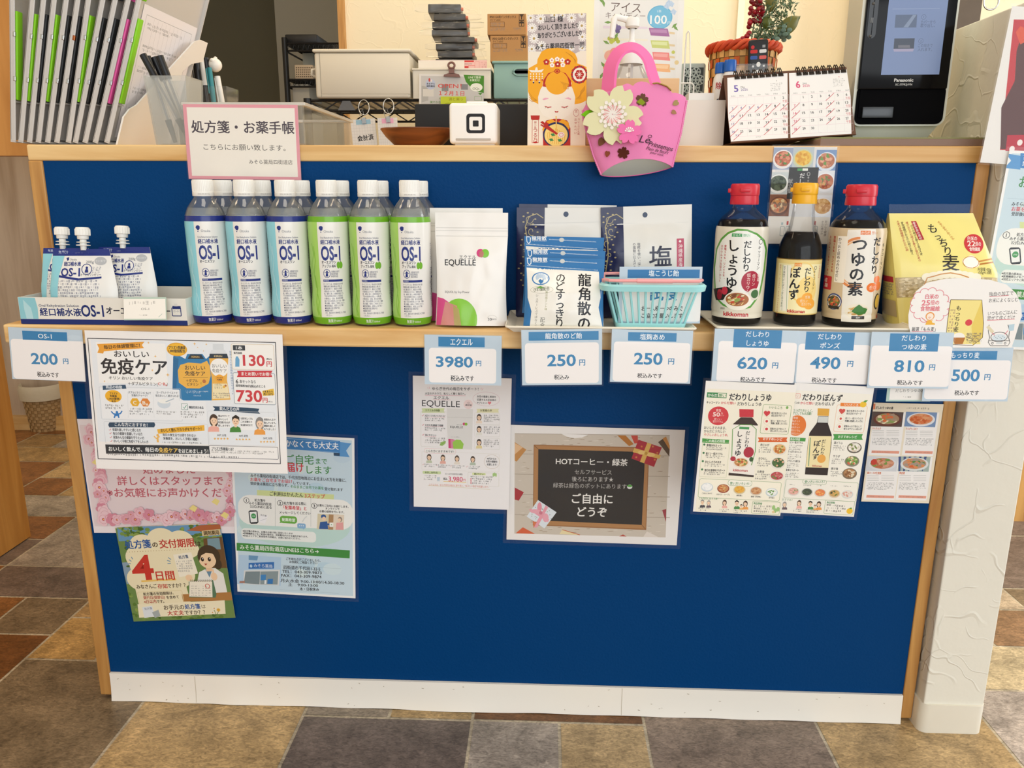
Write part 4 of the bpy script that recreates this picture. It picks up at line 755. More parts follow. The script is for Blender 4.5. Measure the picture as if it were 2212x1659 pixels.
# ---------------------------------------------------------------- soy sauce and ponzu leaflets
Sc_ = (1480, 800, 5.028)
def bottle_art(p, kind, G):
    g = lambda x, y: G(x, y)
    if kind == 's':
        p.P([g(*a) for a in ((588, 420), (744, 424), (742, 510), (590, 508))], 'c8323e'); p.P([g(*a) for a in ((604, 510), (728, 512), (790, 590), (764, 900), (744, 1160), (470, 1140), (500, 900), (512, 590))], '3a2c28'); p.P([g(*a) for a in ((512, 586), (790, 600), (792, 700), (748, 1140), (470, 1110), (505, 760))], 'f1ebe0'); p.Ln([g(*a) for a in ((506, 940), (516, 640), (600, 590), (720, 592), (772, 640), (762, 880), (720, 1030))], 8, '5a9a3c'); p.R(*g(588, 614), *g(696, 640), '4a9a5a'); p.V('だしわり', *g(684, 656), 48, INK, .015); p.V('しょうゆ', *g(600, 656), 70, INK, .02); p.El(*g(690, 890), 56, 58, 'b02c40'); p.dish(*g(606, 1004), 88, 56, 'ece2d2', 'c89058', ['b06034', 'e0b060', '6a8a3a', 'c84a34', 'e8cc90'], 3); p.El(*g(520, 960), 30, 26, 'b03040'); p.El(*g(718, 966), 22, 26, '3a5a34'); p.T('kikkoman', *g(600, 1084), 38, 'b8343c', w=160, b=.03)
    else:
        p.P([g(*a) for a in ((1440, 412), (1568, 416), (1560, 496), (1436, 492))], 'dca53c'); p.P([g(*a) for a in ((1446, 496), (1556, 498), (1552, 580), (1592, 700), (1590, 790), (1546, 1140), (1300, 1130), (1336, 760), (1350, 680), (1430, 570))], '2a1d1a'); p.P([g(*a) for a in ((1448, 500), (1554, 502), (1550, 570), (1436, 566))], 'cfd2cc'); p.P([g(*a) for a in ((1344, 712), (1590, 716), (1556, 1060), (1310, 1052))], 'efe0ac'); p.V('だしわり', *g(1510, 748), 44, INK, .015); p.V('ぽんず', *g(1440, 758), 72, INK, .02); p.El(*g(1480, 960), 46, 46, 'e8a84c'); p.T('kikkoman', *g(1432, 1036), 28, 'b8343c', w=106, b=.03); p.Ln([g(1360, 730), g(1340, 1040)], 10, '7aa07a')
p = Poster([(205, 118), (1190, 150), (1055, 1588), (105, 1528)], TF-.004, Sc_)
p.R(172, 216, 1120, 1560, 'f2ecd8'); p.R(236, 242, 452, 298, '3f8a52'); p.R(356, 250, 446, 292, 'f2ecd8'); p.T('からだ', 298, 270, 38, 'f0f2e6', w=100, b=.02); p.T('想い', 402, 272, 38, '3f8a52', w=76, b=.02); p.T('だわりしょうゆ', 708, 292, 88, INK, w=456, b=.02, res=3, rot=.02); p.T('キッコーマン', 234, 346, 30, INK, 'l', w=142, b=.02); p.T('からだ想い', 390, 352, 34, 'cf4048', 'l', w=158, b=.025, rot=.03); p.T('だわりしょうゆ', 568, 362, 44, INK, 'l', w=262, b=.015, rot=.03)
p.El(360, 494, 112, 102, 'cf3a42', 36); p.T('食塩', 362, 434, 36, 'f6e6dc', w=56); p.T('50', 340, 476, 64, 'f6e6dc', w=74, b=.02); p.T('%', 400, 466, 30, 'f6e6dc'); p.T('カット', 402, 490, 20, 'f6e6dc', w=44); p.T('低リン・', 356, 530, 28, 'f6e6dc', w=82); p.T('低カリウム', 356, 556, 28, 'f6e6dc', w=112)
for i, (t, c) in enumerate((('おいしさそのまま、', INK), ('からだにうれしい', INK), ('やさしいおしょうゆ。', 'cf4048'))): p.T(t, 206, 622+i*38, 36, c, 'l', w=[240, 230, 262][i], b=.012, rot=.02)
p.F(830, 376, 1138, 690, 4, '6a9a4c', 18); p.T('いいところ', 984, 404, 32, '4a7a3a', w=142, b=.012); p.El(1108, 404, 14, 16, '7aae5a', 10)
for i, (y, a, b) in enumerate(((468, '塩分を控えたい方の', '食生活をサポート'), (552, '低リン・低カリウムで', '腎臓に配慮したい方に'), (636, '家族みんなで安心して', '使えるやさしいしょうゆ'))):
    p.Rg(888, y, 36, 36, 3, 'e0c8a8'); p.T('♥' if i == 0 else '●', 888-i*2, y, [60, 36, 40][i], 'cf3a42'); p.T(a, 936-i*5, y-4, 25, INK, 'l', w=168, b=.015, rot=.03); p.T(b, 936-i*5, y+22, 25, INK, 'l', w=[146, 180, 178][i], b=.015, rot=.03)
p.P([(186, 738), (478, 756), (474, 798), (184, 784)], '4a9a48'); p.T('この商品の特徴', 332, 768, 34, 'eef4e4', w=204, b=.012, rot=.04); p.F(172, 780, 466, 1160, 3, 'c8cfa8', 8)
for i, t in enumerate(['食塩50%カット', '低リン・低カリウム', 'おいしさそのまま', '毎日の食事をサポート']): y = 806+i*90; p.El(208-i*8, y, 12, 12, '3c7a4c', 12); p.T(t, 232-i*7, y+6, 29, INK, 'l', w=[166, 182, 172, 222][i], b=.02, rot=.03); p.B(228-i*8, y+26, 438-i*4, y+64, 2, '4a4438', i+60)
bottle_art(p, 's', lambda x, y: (x, y))
p.ribbon(790, 728, 1112, 780, 'd8642c', 26); p.T('おすすめレシピ', 950, 746, 36, 'f6ece0', w=208, b=.015, rot=.03)
for i, (y, t, b, bits) in enumerate(((860, '肉じゃが', 'e2b070', ['c87838', 'e8cc8c', 'b05a2c', '7a8a3a']), (1008, 'おひたし', '4a6a3a', ['3a5a30', '5a7a40', 'e0b090']), (1150, 'お刺身', 'b84a4c', ['c85a5c', 'a83c40', 'd88080', '6a8a4a']))):
    p.T(t, 866-i*22, y-50, 30, INK, w=[94, 92, 74][i], b=.015); p.B(800-i*20, y-30, 938-i*14, y+40, 3, '4a4438', i+70); p.dish(1024-i*14, y, 80, 66 if i < 2 else 54, 'e6e0d4', b, bits, i+4)
p.R(146, 1196, 1036, 1400, 'f6f0dc', 20); p.F(146, 1196, 1036, 1400, 4, '8aa87a', 22); p.R(466, 1194, 726, 1254, 'f8f4e6', 28); p.F(466, 1194, 726, 1254, 4, '8aa87a', 28); p.T('使い方いろいろ！', 596, 1228, 34, '3f8a52', w=220, b=.012, rot=.03)
for i, (x, c0, c1, bits, t) in enumerate(((238, 'cdd6da', 'f4f4f0', ['f6f6f2', 'e6e8e8'], 'ごはんにかけて'), (414, '9a4a34', 'c88a58', ['d8b070', 'c86a3a'], 'おみそ汁・スープに'), (590, 'd8c8a0', 'e8b048', ['e8b84c', 'e0a038'], '卵料理に'), (770, 'd8c8b4', 'c89060', ['b87848', 'd8a878'], '煮物・炒め物に'), (940, 'c6d2d4', 'f0f0ea', ['6a9a4a', 'f4f4ee'], '冷や奴に'))): p.dish(x, 1270+i*14, 66, 48, c0, c1, bits, i+9, 16); p.T(t, x, 1336+i*12, 20, INK, w=min(150, 16*len(t)), b=.015, rot=.03)
p.T('こんな方におすすめ！', 152, 1388, 28, '3f8a52', 'l', w=206, b=.01, rot=.03); p.person(188, 1444, 92, '9a9690', '4a4a50', long=False); p.person(256, 1450, 84, 'a8a49e', '6a5a60'); p.person(428, 1450, 94, '5a4030', 'eab0a4'); p.person(562, 1456, 104, '2c2620', '4a8a4a', long=False); p.person(610, 1482, 64, '4a3428', 'e8b060', long=False); p.person(654, 1462, 100, '4a3428', 'e89a48')
for x, y, w_ in ((210, 1504, 132), (416, 1516, 96), (594, 1530, 146)): p.B(x-w_/2, y-14, x+w_/2, y+26, 2, '3a3a3a', x)
p.F(726, 1426, 1028, 1560, 4, '8aa87a', 14); p.T('商品情報', 790, 1446, 26, '3f8a52', w=92, b=.015); p.B(744, 1464, 944, 1548, 3, '4a4438', 88); [p.El(984+26*math.cos(a), 1500+24*math.sin(a), 18, 26, '9cc27a', 12) for a in (.4, 1.8, 3.6)]; p.El(958, 1538, 16, 14, 'e2c896')
p.make('soy_sauce_leaflet', 'cream leaflet with a red-capped bottle hanging under the 620 yen card', 'leaflet', 'f1eee8', .004)
p = Poster([(1150, 130), (2035, 182), (1852, 1590), (1040, 1550)], TF-.002, Sc_)
p.R(1060, 232, 1960, 1570, 'f1ede0'); p.R(1150, 250, 1252, 300, 'f1ede0'); p.F(1130, 252, 1250, 298, 4, 'e0704a', 4); p.T('想い', 1206, 276, 34, 'e0704a', w=66); p.T('だわりぽんず', 1492, 296, 84, INK, w=434, b=.02, res=3, rot=.03); p.T('マンの', 1176, 350, 30, INK, 'l', w=66, b=.02); p.T('からだ想い', 1252, 354, 34, 'cf4048', 'l', w=152, b=.025, rot=.03); p.T('だわりぽんず', 1414, 362, 40, INK, 'l', w=208, b=.015, rot=.02)
p.T('さっぱりおいしく、', 1172, 432, 34, '4a8a52', 'l', w=218, b=.012, rot=.03); p.T('グとしても大活躍！', 1168, 464, 34, '4a8a52', 'l', w=206, b=.012, rot=.03); p.El(1210, 600, 104, 112, 'e0782c', 36)
for i, t in enumerate(['食塩', '35%カット', '低リン', '65%カット', '低カリウム', '50%以上カット']): p.T(t, 1200, 516+i*34, 27, 'f6ece0', w=[50, 96, 74, 90, 100, 110][i])
p.F(1630, 380, 1960, 672, 4, 'e8b088', 18); p.P([(1688, 352), (1912, 358), (1908, 394), (1686, 390)], 'e8822c'); p.T('いいところ', 1806, 374, 32, 'f6ece0', w=150, b=.012); p.El(1934, 370, 36, 32, 'ecc030'); p.P([(1930, 348), (1952, 326), (1986, 324), (1964, 348)], '5a9a3c')
for i, (y, a, b) in enumerate(((444, '塩分を控えたい方の', '食生活をサポート'), (524, '低リン・低カリウムで', '腎臓に配慮したい方に'), (610, '家族みんなで安心して', '使えるやさしいぽんず'))): p.Rg(1704-i*12, y, 34, 34, 3, 'ecd0b0'); p.T('♥' if i == 0 else '●', 1704-i*14, y, [58, 34, 38][i], 'cf4a42'); p.T(a, 1754-i*14, y-4, 25, INK, 'l', w=190, b=.015, rot=.02); p.T(b, 1750-i*14, y+24, 25, INK, 'l', w=[164, 196, 196][i], b=.015, rot=.02)
p.R(1100, 730, 1308, 768, '4a9a48'); p.T('商品の特徴', 1196, 748, 30, 'eef4e4', w=104, b=.012)
for i, t in enumerate(['低リン・低カリウム', 'さっぱりおいしい', 'ドレッシングとしても使える', '食事をサポート']): p.T(t, 1280-i*16, 788+i*100, 26, INK, 'r', w=[164, 150, 200, 142][i], b=.02); p.B(1090, 808+i*100, 1270-i*14, 868+i*100, 3, '4a4438', i+33)
bottle_art(p, 'p', lambda x, y: (x, y))
p.ribbon(1606, 692, 1930, 756, '4a9a48', 26); p.T('おすすめレシピ', 1764, 722, 36, 'eef4e4', w=204, b=.015, rot=.02)
for i, (y, t, c0, b, bits) in enumerate(((842, '湯どうふ', '6a6258', 'e6e0d2', ['f0ece0', 'd8c8b0', '7a8a4a']), (988, 'サラダ', '8a8274', '6a8a44', ['5a8a3c', '8aae5a', 'd8604a', 'e8d8b0']), (1122, '焼き魚', '7a6a54', 'a8784a', ['b8885a', '8a5c34', 'e0d0b0']))): p.T(t, 1664-i*20, y-54, 30, INK, w=[96, 74, 76][i], b=.015); p.B(1608-i*16, y-30, 1740-i*16, y+34, 3, '4a4438', i+74); p.dish(1838-i*26, y, 80, 60, c0, b, bits, i+14)
p.F(1080, 1200, 1870, 1406, 4, '8aa87a', 20); p.R(1276, 1188, 1536, 1236, 'f1ede0', 24); p.F(1276, 1188, 1536, 1236, 4, '8aa87a', 24); p.T('使い方いろいろ！', 1406, 1210, 34, '3f8a52', w=218, b=.012, rot=.02)
for i, (x, c0, c1, bits) in enumerate(((1176, 'dcd2ca', 'e0a898', ['e8b8a8', 'd89888', '7a9a5a']), (1324, 'd0cec6', '4a5440', ['3c4634', '5a6a48']), (1466, 'd6d0c4', 'e08850', ['e87848', 'f0b060']), (1620, 'd8c8ac', 'c8a060', ['d8b060', '5a7a3a', '3c4634']), (1762, 'd4d4d0', 'e8dcd0', ['e4d4c8', 'd89a88']))): p.dish(x, 1316+i*8, 64, 46, c0, c1, bits, i+19, 16); p.B(x-40, 1236+i*4, x+44, 1252+i*4, 1, '5a5a4a', i)
p.T('おすすめ！', 1164, 1408, 28, '3f8a52', 'r', w=110); p.person(1080, 1468, 90, '9a9690', '6a5a60'); p.person(1238, 1454, 94, '5a4030', 'eab0a4'); p.person(1362, 1462, 100, '2c2620', '4a8a4a', long=False); p.person(1410, 1486, 62, '4a3428', 'e8b060', long=False); p.person(1452, 1468, 98, '4a3428', 'e89a48')
for x, y, w_ in ((1222, 1516, 96), (1390, 1526, 146)): p.B(x-w_/2, y-14, x+w_/2, y+26, 2, '3a3a3a', x)
p.F(1514, 1416, 1832, 1564, 4, '8aa87a', 14); p.T('商品情報', 1582, 1436, 26, '3f8a52', w=88, b=.015); p.B(1530, 1456, 1746, 1546, 3, '4a4438', 98); p.El(1786, 1528, 34, 32, 'ecc030'); p.P([(1780, 1506), (1796, 1490), (1818, 1496), (1800, 1506)], '5a9a3c')
p.make('ponzu_leaflet', 'leaflet with a yellow-capped bottle hanging under the 490 yen card', 'leaflet', 'efede9', .004)
# ---------------------------------------------------------------- recipe sheet
p = Poster([(182, 752), (762, 760), (680, 1612), (86, 1590)], -.003, CR_)
p.P([(186, 758), (202, 758), (198, 806), (182, 806)], 'e07a50'); p.T('だしわりつゆの素', 204, 792, 26, INK, 'l', w=150, b=.03); p.B(462, 790, 726, 808, 1, '7a6a5a', 5)
for i, (x, y) in enumerate(((300, 1010), (586, 1012), (256, 1390), (530, 1392))):
    p.R(x-134, y-182, x+134, y+190, 'f6f3ee'); p.R(x-132, y-182, x+134, y-56, ['5a4a44', '7a94b8', 'd6d8da', 'a8b8b0'][i])
    if i == 3: [p.P([(x-132+j*44, y-182), (x-110+j*44, y-182), (x-116+j*38, y-58), (x-132+j*40, y-58)], '4a5a88') for j in range(6)]
    p.dish(x+4, y-118, 120, 58, ['6a3c30', 'e2e4e6', 'dfe0e0', 'e0e2de'][i], ['a88a6a', 'd89468', 'c88a6c', 'c89878'][i], [['d87040', '8aa05a', 'e8d8b0', 'a89078'], ['d87848', 'c8602c', 'e0a070'], ['c07048', 'b86a50', '7a9a4a', 'd8a080'], ['5a8a44', 'e0905a', 'a89888', 'd86a3c']][i], i+3, 34)
    if i == 2: p.El(x-68, y-134, 26, 26, 'c84838')
    p.T(['けんちん汁', 'きんぴらごぼう', '豚ロースの生姜焼', '筑前煮'][i], x-124, y-42, 22, 'd8784c', 'l', w=[74, 98, 118, 46][i], b=.02)
    for j in range(4): p.Ln([(x-124, y-20+j*14), (x-26, y-20+j*14)], 2, '8a8a86'); p.Ln([(x-4, y-20+j*14), (x+104, y-20+j*14)], 2, '8a8a86')
    p.B(x-126, y+40, x+104, y+104, 5, '6a6a66', i+3); p.R(x-132, y+150, x+104, y+172, 'e8a088'); p.B(x-128, y+156, x+98, y+168, 1, 'a85a40', i)
p.make('recipe_sheet', 'sheet of four recipes with food photos beside the ponzu leaflet', 'leaflet', 'efe4cc')
# ---------------------------------------------------------------- recipe booklet on the upper panel
p = Poster([(555, 20), (955, 22), (900, 632), (514, 630)], -.002, C8)
p.R(560, 26, 940, 460, 'dcdcda'); Rn = random.Random(2)
for i, (x, y, c, b) in enumerate(((615, 96, 'b06040', ['c87050', '8a4030', '5a8a40', 'd89070']), (742, 92, 'e8c050', ['ecc858', 'e0a838', 'd89c30']), (888, 110, 'b87858', ['c88868', '6a9a4a', 'a86040', 'e0a888']), (586, 250, '3c4a38', ['2c3a2c', '4a5a44', '5c6a54']), (880, 240, 'b87050', ['c8845c', '6a8a4a', 'd8a060', 'a85038']), (590, 390, 'c88a5c', ['e0a060', 'd8784c', 'e8d0a0', '8a6a4c']), (864, 396, 'd8a868', ['e0b478', 'c89050', 'ecc890']))):
    p.R(x-66, y-70, x+66, y+68, ['9aa8c0', 'b8c4c8', '7a98c0', 'c8d0d0', 'e0e4e6', '8a5a44', 'e8ecf0'][i]); p.dish(x, y+4, 62, 60, ['e8e6e2', 'c8d0a8', 'd8e0e8', 'eceee8', 'eceef0', '6a4030', 'f2f2f2'][i], c, b, i, 30)
p.R(646, 150, 832, 350, '2c2c2c'); p.R(706, 156, 736, 172, '4a9a5a'); p.R(738, 156, 772, 172, 'e8ecdf'); p.V('だしわり', 738, 184, 36, 'f0f0ec', .01); p.V('シリーズ', 704, 240, 26, 'e0e0dc'); p.V('キッコーマン', 776, 206, 18, 'e0e0dc'); p.V('献立集', 664, 220, 32, 'b8b8b4', -.004); p.Rg(776, 192, 9, 10, 2, 'e8e8e4')
p.R(530, 462, 896, 618, 'eae4d8'); [p.F(x, 520, x+24, 580, 3, '8a9a98', 5) for x in (598, 632, 806)]; [p.R(x+6, 488 if i else 496, x+18, 512, ['a8b8b8', 'c05048', 'c05048'][i]) for i, x in enumerate((598, 632, 804))]; p.V('おいしく健康', 888, 482, 17, '5a4a44'); p.V('からだ想いの', 866, 484, 15, '6a5a54')
p.make('recipe_booklet', 'recipe booklet with food photos standing behind the yellow-capped bottle', 'booklet', 'e9e5de', .003, film_name='clear_cover')
# ================================================================== goods on the shelf
SHELFZ = SZ+.0004
NAVY, LGREEN, CYAN, LBL = '1f2f7c', '6fae28', '8fd3e0', 'e9e7e0'
# ---------------------------------------------------------------- rehydration drink bottles
BP = [(.0, 0), (.022, 0), (.0275, .0012), (.0288, .005), (.0305, .011), (.0309, .022), (.0306, .032), (.0296, .043), (.0290, .052), (.0291, .060), (.0297, .072), (.0304, .085), (.0306, .098), (.0308, .120), (.0312, .140), (.0308, .149), (.0296, .156), (.0262, .1645), (.0205, .1725), (.0162, .1775), (.0150, .180), (.0150, .1855)]
def prad(z, P=BP):
    for (r0, z0), (r1, z1) in zip(P[1:], P[2:]):
        if z0 <= z <= z1: return r0+(r1-r0)*(z-z0)/max(1e-9, z1-z0)
    return P[-1][0]
def sleeve(mb, z0, z1, d0, d1, col, off, P=BP, n=None):
    n = n or max(2, int(abs(d1-d0)/4)); zs = sorted({z0, z1, *[z for _, z in P if z0 < z < z1]}); zz = []
    for a, b in zip(zs, zs[1:]): zz += [a, (a+b)/2]
    zz.append(zs[-1]); fn = lambda a, b: None
    vs = [((prad(z, P)+off)*math.cos(math.radians(-90+d0+(d1-d0)*i/n)), (prad(z, P)+off)*math.sin(math.radians(-90+d0+(d1-d0)*i/n)), z) for z in zz for i in range(n+1)]
    mb.add(vs, [(j*(n+1)+i, j*(n+1)+i+1, (j+1)*(n+1)+i+1, (j+1)*(n+1)+i) for j in range(len(zz)-1) for i in range(n)], col)
class Wrap(Art):
    """print on a bottle: pixels of a close-up, with the bottle's axis, half width, foot and scale"""
    def __init__(s, ax, hw, foot, zk, R, P, skew=0): super().__init__(); s.ax, s.hw, s.foot, s.zk, s.R, s.Pf, s.skew = ax, hw, foot, zk, R, P, skew
    def xy(s, x, y): k = max(-.995, min(.995, (x-s.ax(y))/s.hw)); return (s.R*math.asin(k), -(s.foot-y)*s.zk)
    def fn(s): return lambda x, y, h: ((prad(-y, s.Pf)+.0003+h)*math.cos(-PI/2+x/s.R), (prad(-y, s.Pf)+.0003+h)*math.sin(-PI/2+x/s.R), -y)
    def T(s, t, x, y, h, col, a='c', w=None, b=0, rot=0, res=2, shear=0): px = s.R/s.hw; return s.text(t, *s.xy(x, y), h*s.zk, col, a, b, None if w is None else w*px, res, rot, shear)
    def V(s, t, x, y, h, col, b=0, pitch=1, xs=1, shear=0): return s.vtext(t, *s.xy(x, y), h*s.zk, col, b, pitch, xs=xs, shear=shear)
    def El(s, x, y, rx, ry, col, n=20): return s.ell(*s.xy(x, y), rx*s.R/s.hw, ry*s.zk, col, n)
    def Rg(s, x, y, rx, ry, w, col, a0=0, a1=2*PI): return s.ring(*s.xy(x, y), rx*s.R/s.hw, ry*s.zk, w*s.zk, col, a0=a0, a1=a1)
    def R_(s, x0, y0, x1, y1, col, r=0): a, b = s.xy(x0, y0), s.xy(x1, y1); return s.rect(a[0], a[1], b[0], b[1], col, r*s.zk)
    def P(s, pts, col): return s.poly([s.xy(*p) for p in pts], col)
    def Ln(s, pts, w, col): return s.line([s.xy(*p) for p in pts], w*s.zk, col)
    def bits(s, x, y, rx, ry, cols, n, seed):
        Rn = random.Random(seed)
        for i in range(n):
            a, d = Rn.random()*2*PI, Rn.random()**.5*.75; t0 = Rn.random()*3; r1, r2 = Rn.uniform(.12, .28), Rn.uniform(.08, .2)
            s.P([(x+rx*(d*math.cos(a)+r1*math.cos(t+t0)), y+ry*(d*math.sin(a)+r2*1.4*math.sin(t))) for t in [2*PI*j/7 for j in range(7)]], Rn.choice(cols))
PET = clear('clear_pet', 'e8efef', .05, .04, .10)
LIQ = clear('clear_drink', 'cfd6d2', .22, .08, .03)
CAPW = mat('white_cap_plastic', 'f1efe8', .38)
def drink(green):
    t = thing('drink_bottle', None, 'bottle')
    b = MB(); b.lathe(BP, 48); b.build('bottle_body', PET, t, 60)
    l = MB(); lp = [(r-.0009, z+.001) for r, z in BP if z < .166]; lp[0] = (0, .001); lp.append((0, lp[-1][1])); l.lathe(lp, 32); l.build('drink', LIQ, t, 60)
    m = MB(); band = LGREEN if green else NAVY
    sleeve(m, .0125, .1545, -180, 180, LBL, .00025); sleeve(m, .1470, .1545, -180, 180, band, .0003); sleeve(m, .0030, .0130, -180, 180, band, .0003)
    sleeve(m, .0129, .1470, -150, -37, 'a5d568' if green else CYAN, .0003)
    a = Wrap(lambda y: 265+max(0, min(30, (y-650)*.075)), 222, 1495, .2045/1400, .0306, BP)
    for i, (x, y0, y1) in enumerate(((86, 690, 1000), (104, 720, 1120), (120, 1000, 1390), (78, 860, 1300), (138, 1180, 1400))): a.Ln([(x-14, y0), (x+6, (y0*2+y1)/3), (x-6, (y0+2*y1)/3), (x+12, y1)], 9, '8cc448' if green else 'b4e2ea')
    B = NAVY
    a.P([(148, 545), (156, 528), (176, 524), (190, 534), (188, 556), (176, 570), (162, 568)], B); a.El(168, 582, 6, 5, B, 8); a.T('Otsuka', 245, 575, 34, '7c8088', w=96); a.T('Oral Rehydration Solution', 260, 634, 25, '3a4468', w=214)
    a.T('経口補水液', 262, 676, 48, B, w=212, b=.018); a.T('OS-1', 270, 776, 184, B, w=216, b=.045, res=3); a.T('オーエスワン', 250, 868, 34, '26283a', w=156, b=.02)
    dy = 0
    if green: a.T('アップル', 228, 905, 34, '26283a', w=100, b=.008); a.T('風味', 305, 906, 30, '26283a', w=44, b=.01); a.El(356, 898, 20, 34, LGREEN); a.El(384, 898, 22, 34, LGREEN); a.Ln([(374, 870), (378, 852)], 6, '4a3a20')
    a.Rg(232, 977, 38, 40, 5, B); a.El(232, 962, 10, 12, B); a.P([(222, 974), (242, 974), (246, 1006), (218, 1006)], B); a.Ln([(206, 968), (258, 968)], 5, B)
    for i, q in enumerate(['消費者庁許可', '個別評価型', '病者用食品']): a.T(q, 278, 960+i*22, 22, '4a5070', 'l', w=[92, 78, 78][i])
    a.R_(192, 1036, 412, 1058, B); a.T('許可表示', 226, 1047, 18, 'd8dcea', w=60)
    L = ['オーエスワンは、脱水症のための食', '事療法(経口補水療法)に用いる', '経口補水液です。軽度から中等度', 'の脱水症における水・電解質の補', '給、維持に適した病者用食品です。', '下記の状態等を原因とした脱水症', 'の悪化防止・回復、脱水症の回復', '後も下記の状態等における水・電解', '質の補給、維持にご利用ください。', '●感染性腸炎、感冒による下痢・', '●高齢者の経口摂取不足', '●過度の発汗', 'また、脱水を伴う熱中症にもご利用', 'ください。']
    for i, q in enumerate(L): a.T(q, 192+i*.9, 1080+i*23.4, 21, '3a3f60', 'l', w=min(232, 14.4*len(q)))
    a.T('無果汁', 268, 1440, 40, 'eef0ea', w=84, b=.005); a.T('500ml', 350, 1443, 26, 'eef0ea', w=68)
    for k in range(3): a.blur(.0365, -.118+k*.034, .052, -.118+k*.034+.024, 9, '5a6080', k)
    a.onto(m, a.fn(), 1.2e-4, 2.5e-5, .0022)
    m.build('label', GLOSSP, t, 50)
    c = MB(); c.lathe([(.0158, .1815), (.0161, .1822), (.0161, .1868), (.0155, .1872), (.0155, .2025), (.0148, .2043), (0, .2045)], 48)
    for i in range(40): q = 2*PI*i/40; c.rod((.0155*math.cos(q), .0155*math.sin(q), .1875), (.0155*math.cos(q), .0155*math.sin(q), .2025), .0004, 4)
    cp_ = c.build('cap', CAPW, t, 50)
    d = Art(); d.text('2026.08.28/+SG', 0, -.1846, .0026, 'a09c94', 'c', w=.018); dm = MB(); d.onto(dm, lambda x, y, h: ((.0162+h)*math.cos(-PI/2+x/.016), (.0162+h)*math.sin(-PI/2+x/.016), -y), 5e-5, 1e-6, .002); dm.build('date_print', PRINT, cp_)
    return t
FY, BY = -.0925, -.0295
fronts = [0, 0, 0, 1, 1, 1]
BX0 = gx(445, FY-.03, SZ); BST = (gx(885, FY-.03, SZ)-BX0)/5; BSC = (BST/2-.0004)/.0318
protos = {}
NMF = ['front blue label bottle standing next to the jelly pouch carton', 'front blue label bottle in the middle of the three front blue ones', 'front blue label bottle touching the first green one', 'front green label bottle touching a blue one', 'front green label bottle with green neighbours on both sides', 'front green label bottle beside the white pouches']
NMB = ['blue label bottle hidden behind the front one next to the carton', 'blue label bottle hidden behind the middle front blue one', 'blue label bottle hidden behind the blue one touching the green', 'green label bottle hidden behind the first green one', 'green label bottle hidden behind the middle green one', 'green label bottle hidden behind the green one beside the pouches']
for i, g in enumerate(fronts):
    for row, yy in ((0, FY), (1, BY)):
        if g not in protos: protos[g] = o = drink(g)
        else: o = copy_tree(protos[g])
        x = BX0+BST*i+(.0025 if row else 0); o.location = (x, yy, SHELFZ); o.scale = (BSC, BSC, 1); o.rotation_euler.z = math.atan2(-x, 1.1)+math.radians([2, -3, 1, 4, -2, 0][i])+(.5 if row else 0)
        tag(o, (NMB if row else NMF)[i], 'bottle', 'drink bottles in two rows on the shelf')
# ---------------------------------------------------------------- jelly pouches in their carton
Pc = Poster([(124, 874), (1338, 869), (1356, 1066), (149, 1066)], -.1265, C5)
d_ = .098; cb = MB(); Wc, Hc = Pc.W, Pc.H
Zc = Pc.O.z-Hc
for x0, y0, x1, y1, hh in ((0, 0, Wc, .0012, Hc), (0, .0012, .0012, d_, Hc*1.0), (Wc-.0012, .0012, Wc, d_, Hc), (0, d_-.0012, Wc, d_, Hc*1.15)): cb.box(x0, y0, -Hc, x1, y1, -Hc+hh, 0, 'e9e5da')
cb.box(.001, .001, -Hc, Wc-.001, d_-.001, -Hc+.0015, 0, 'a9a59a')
Pc.R(122, 1030, 1360, 1068, '20306e'); Pc.P([(124, 874), (246, 876), (268, 950), (276, 1030), (146, 1030)], '8fc9d2'); Pc.P([(160, 890), (220, 950), (240, 1030), (190, 1030), (170, 960)], 'b4dbe0')
Pc.T('Oral Rehydration Solution', 420, 930, 26, '3a4468', w=290, b=.01); Pc.T('経口補水液', 434, 978, 62, '20306e', w=298, b=.02); Pc.T('OS-1', 664, 962, 116, '20306e', w=164, b=.045, res=3); Pc.T('オーエスワンゼリー', 996, 962, 62, '26283a', w=462, b=.02)
Pc.R(1240, 940, 1306, 998, 'e9e5da', 4); Pc.F(1242, 938, 1306, 996, 6, '20306e', 4); Pc.R(1244, 924, 1304, 946, '20306e'); Pc.R(1256, 906, 1280, 926, 'dcd8d0'); Pc.T('ゼリータイプ', 1278, 962, 18, '20306e', w=52)
Pc.clip([(0, 0), (Wc, 0), (Wc, Hc), (0, Hc)]); Pc.onto(cb, lambda x, y, h: (x, -h, -y), 3e-5)
o = cb.build('display_carton', PRINT); o.location = (Pc.O.x, Pc.O.y, SHELFZ+Hc); tag(o, 'low open jelly pouch carton with navy stripe at the shelf end', 'box')
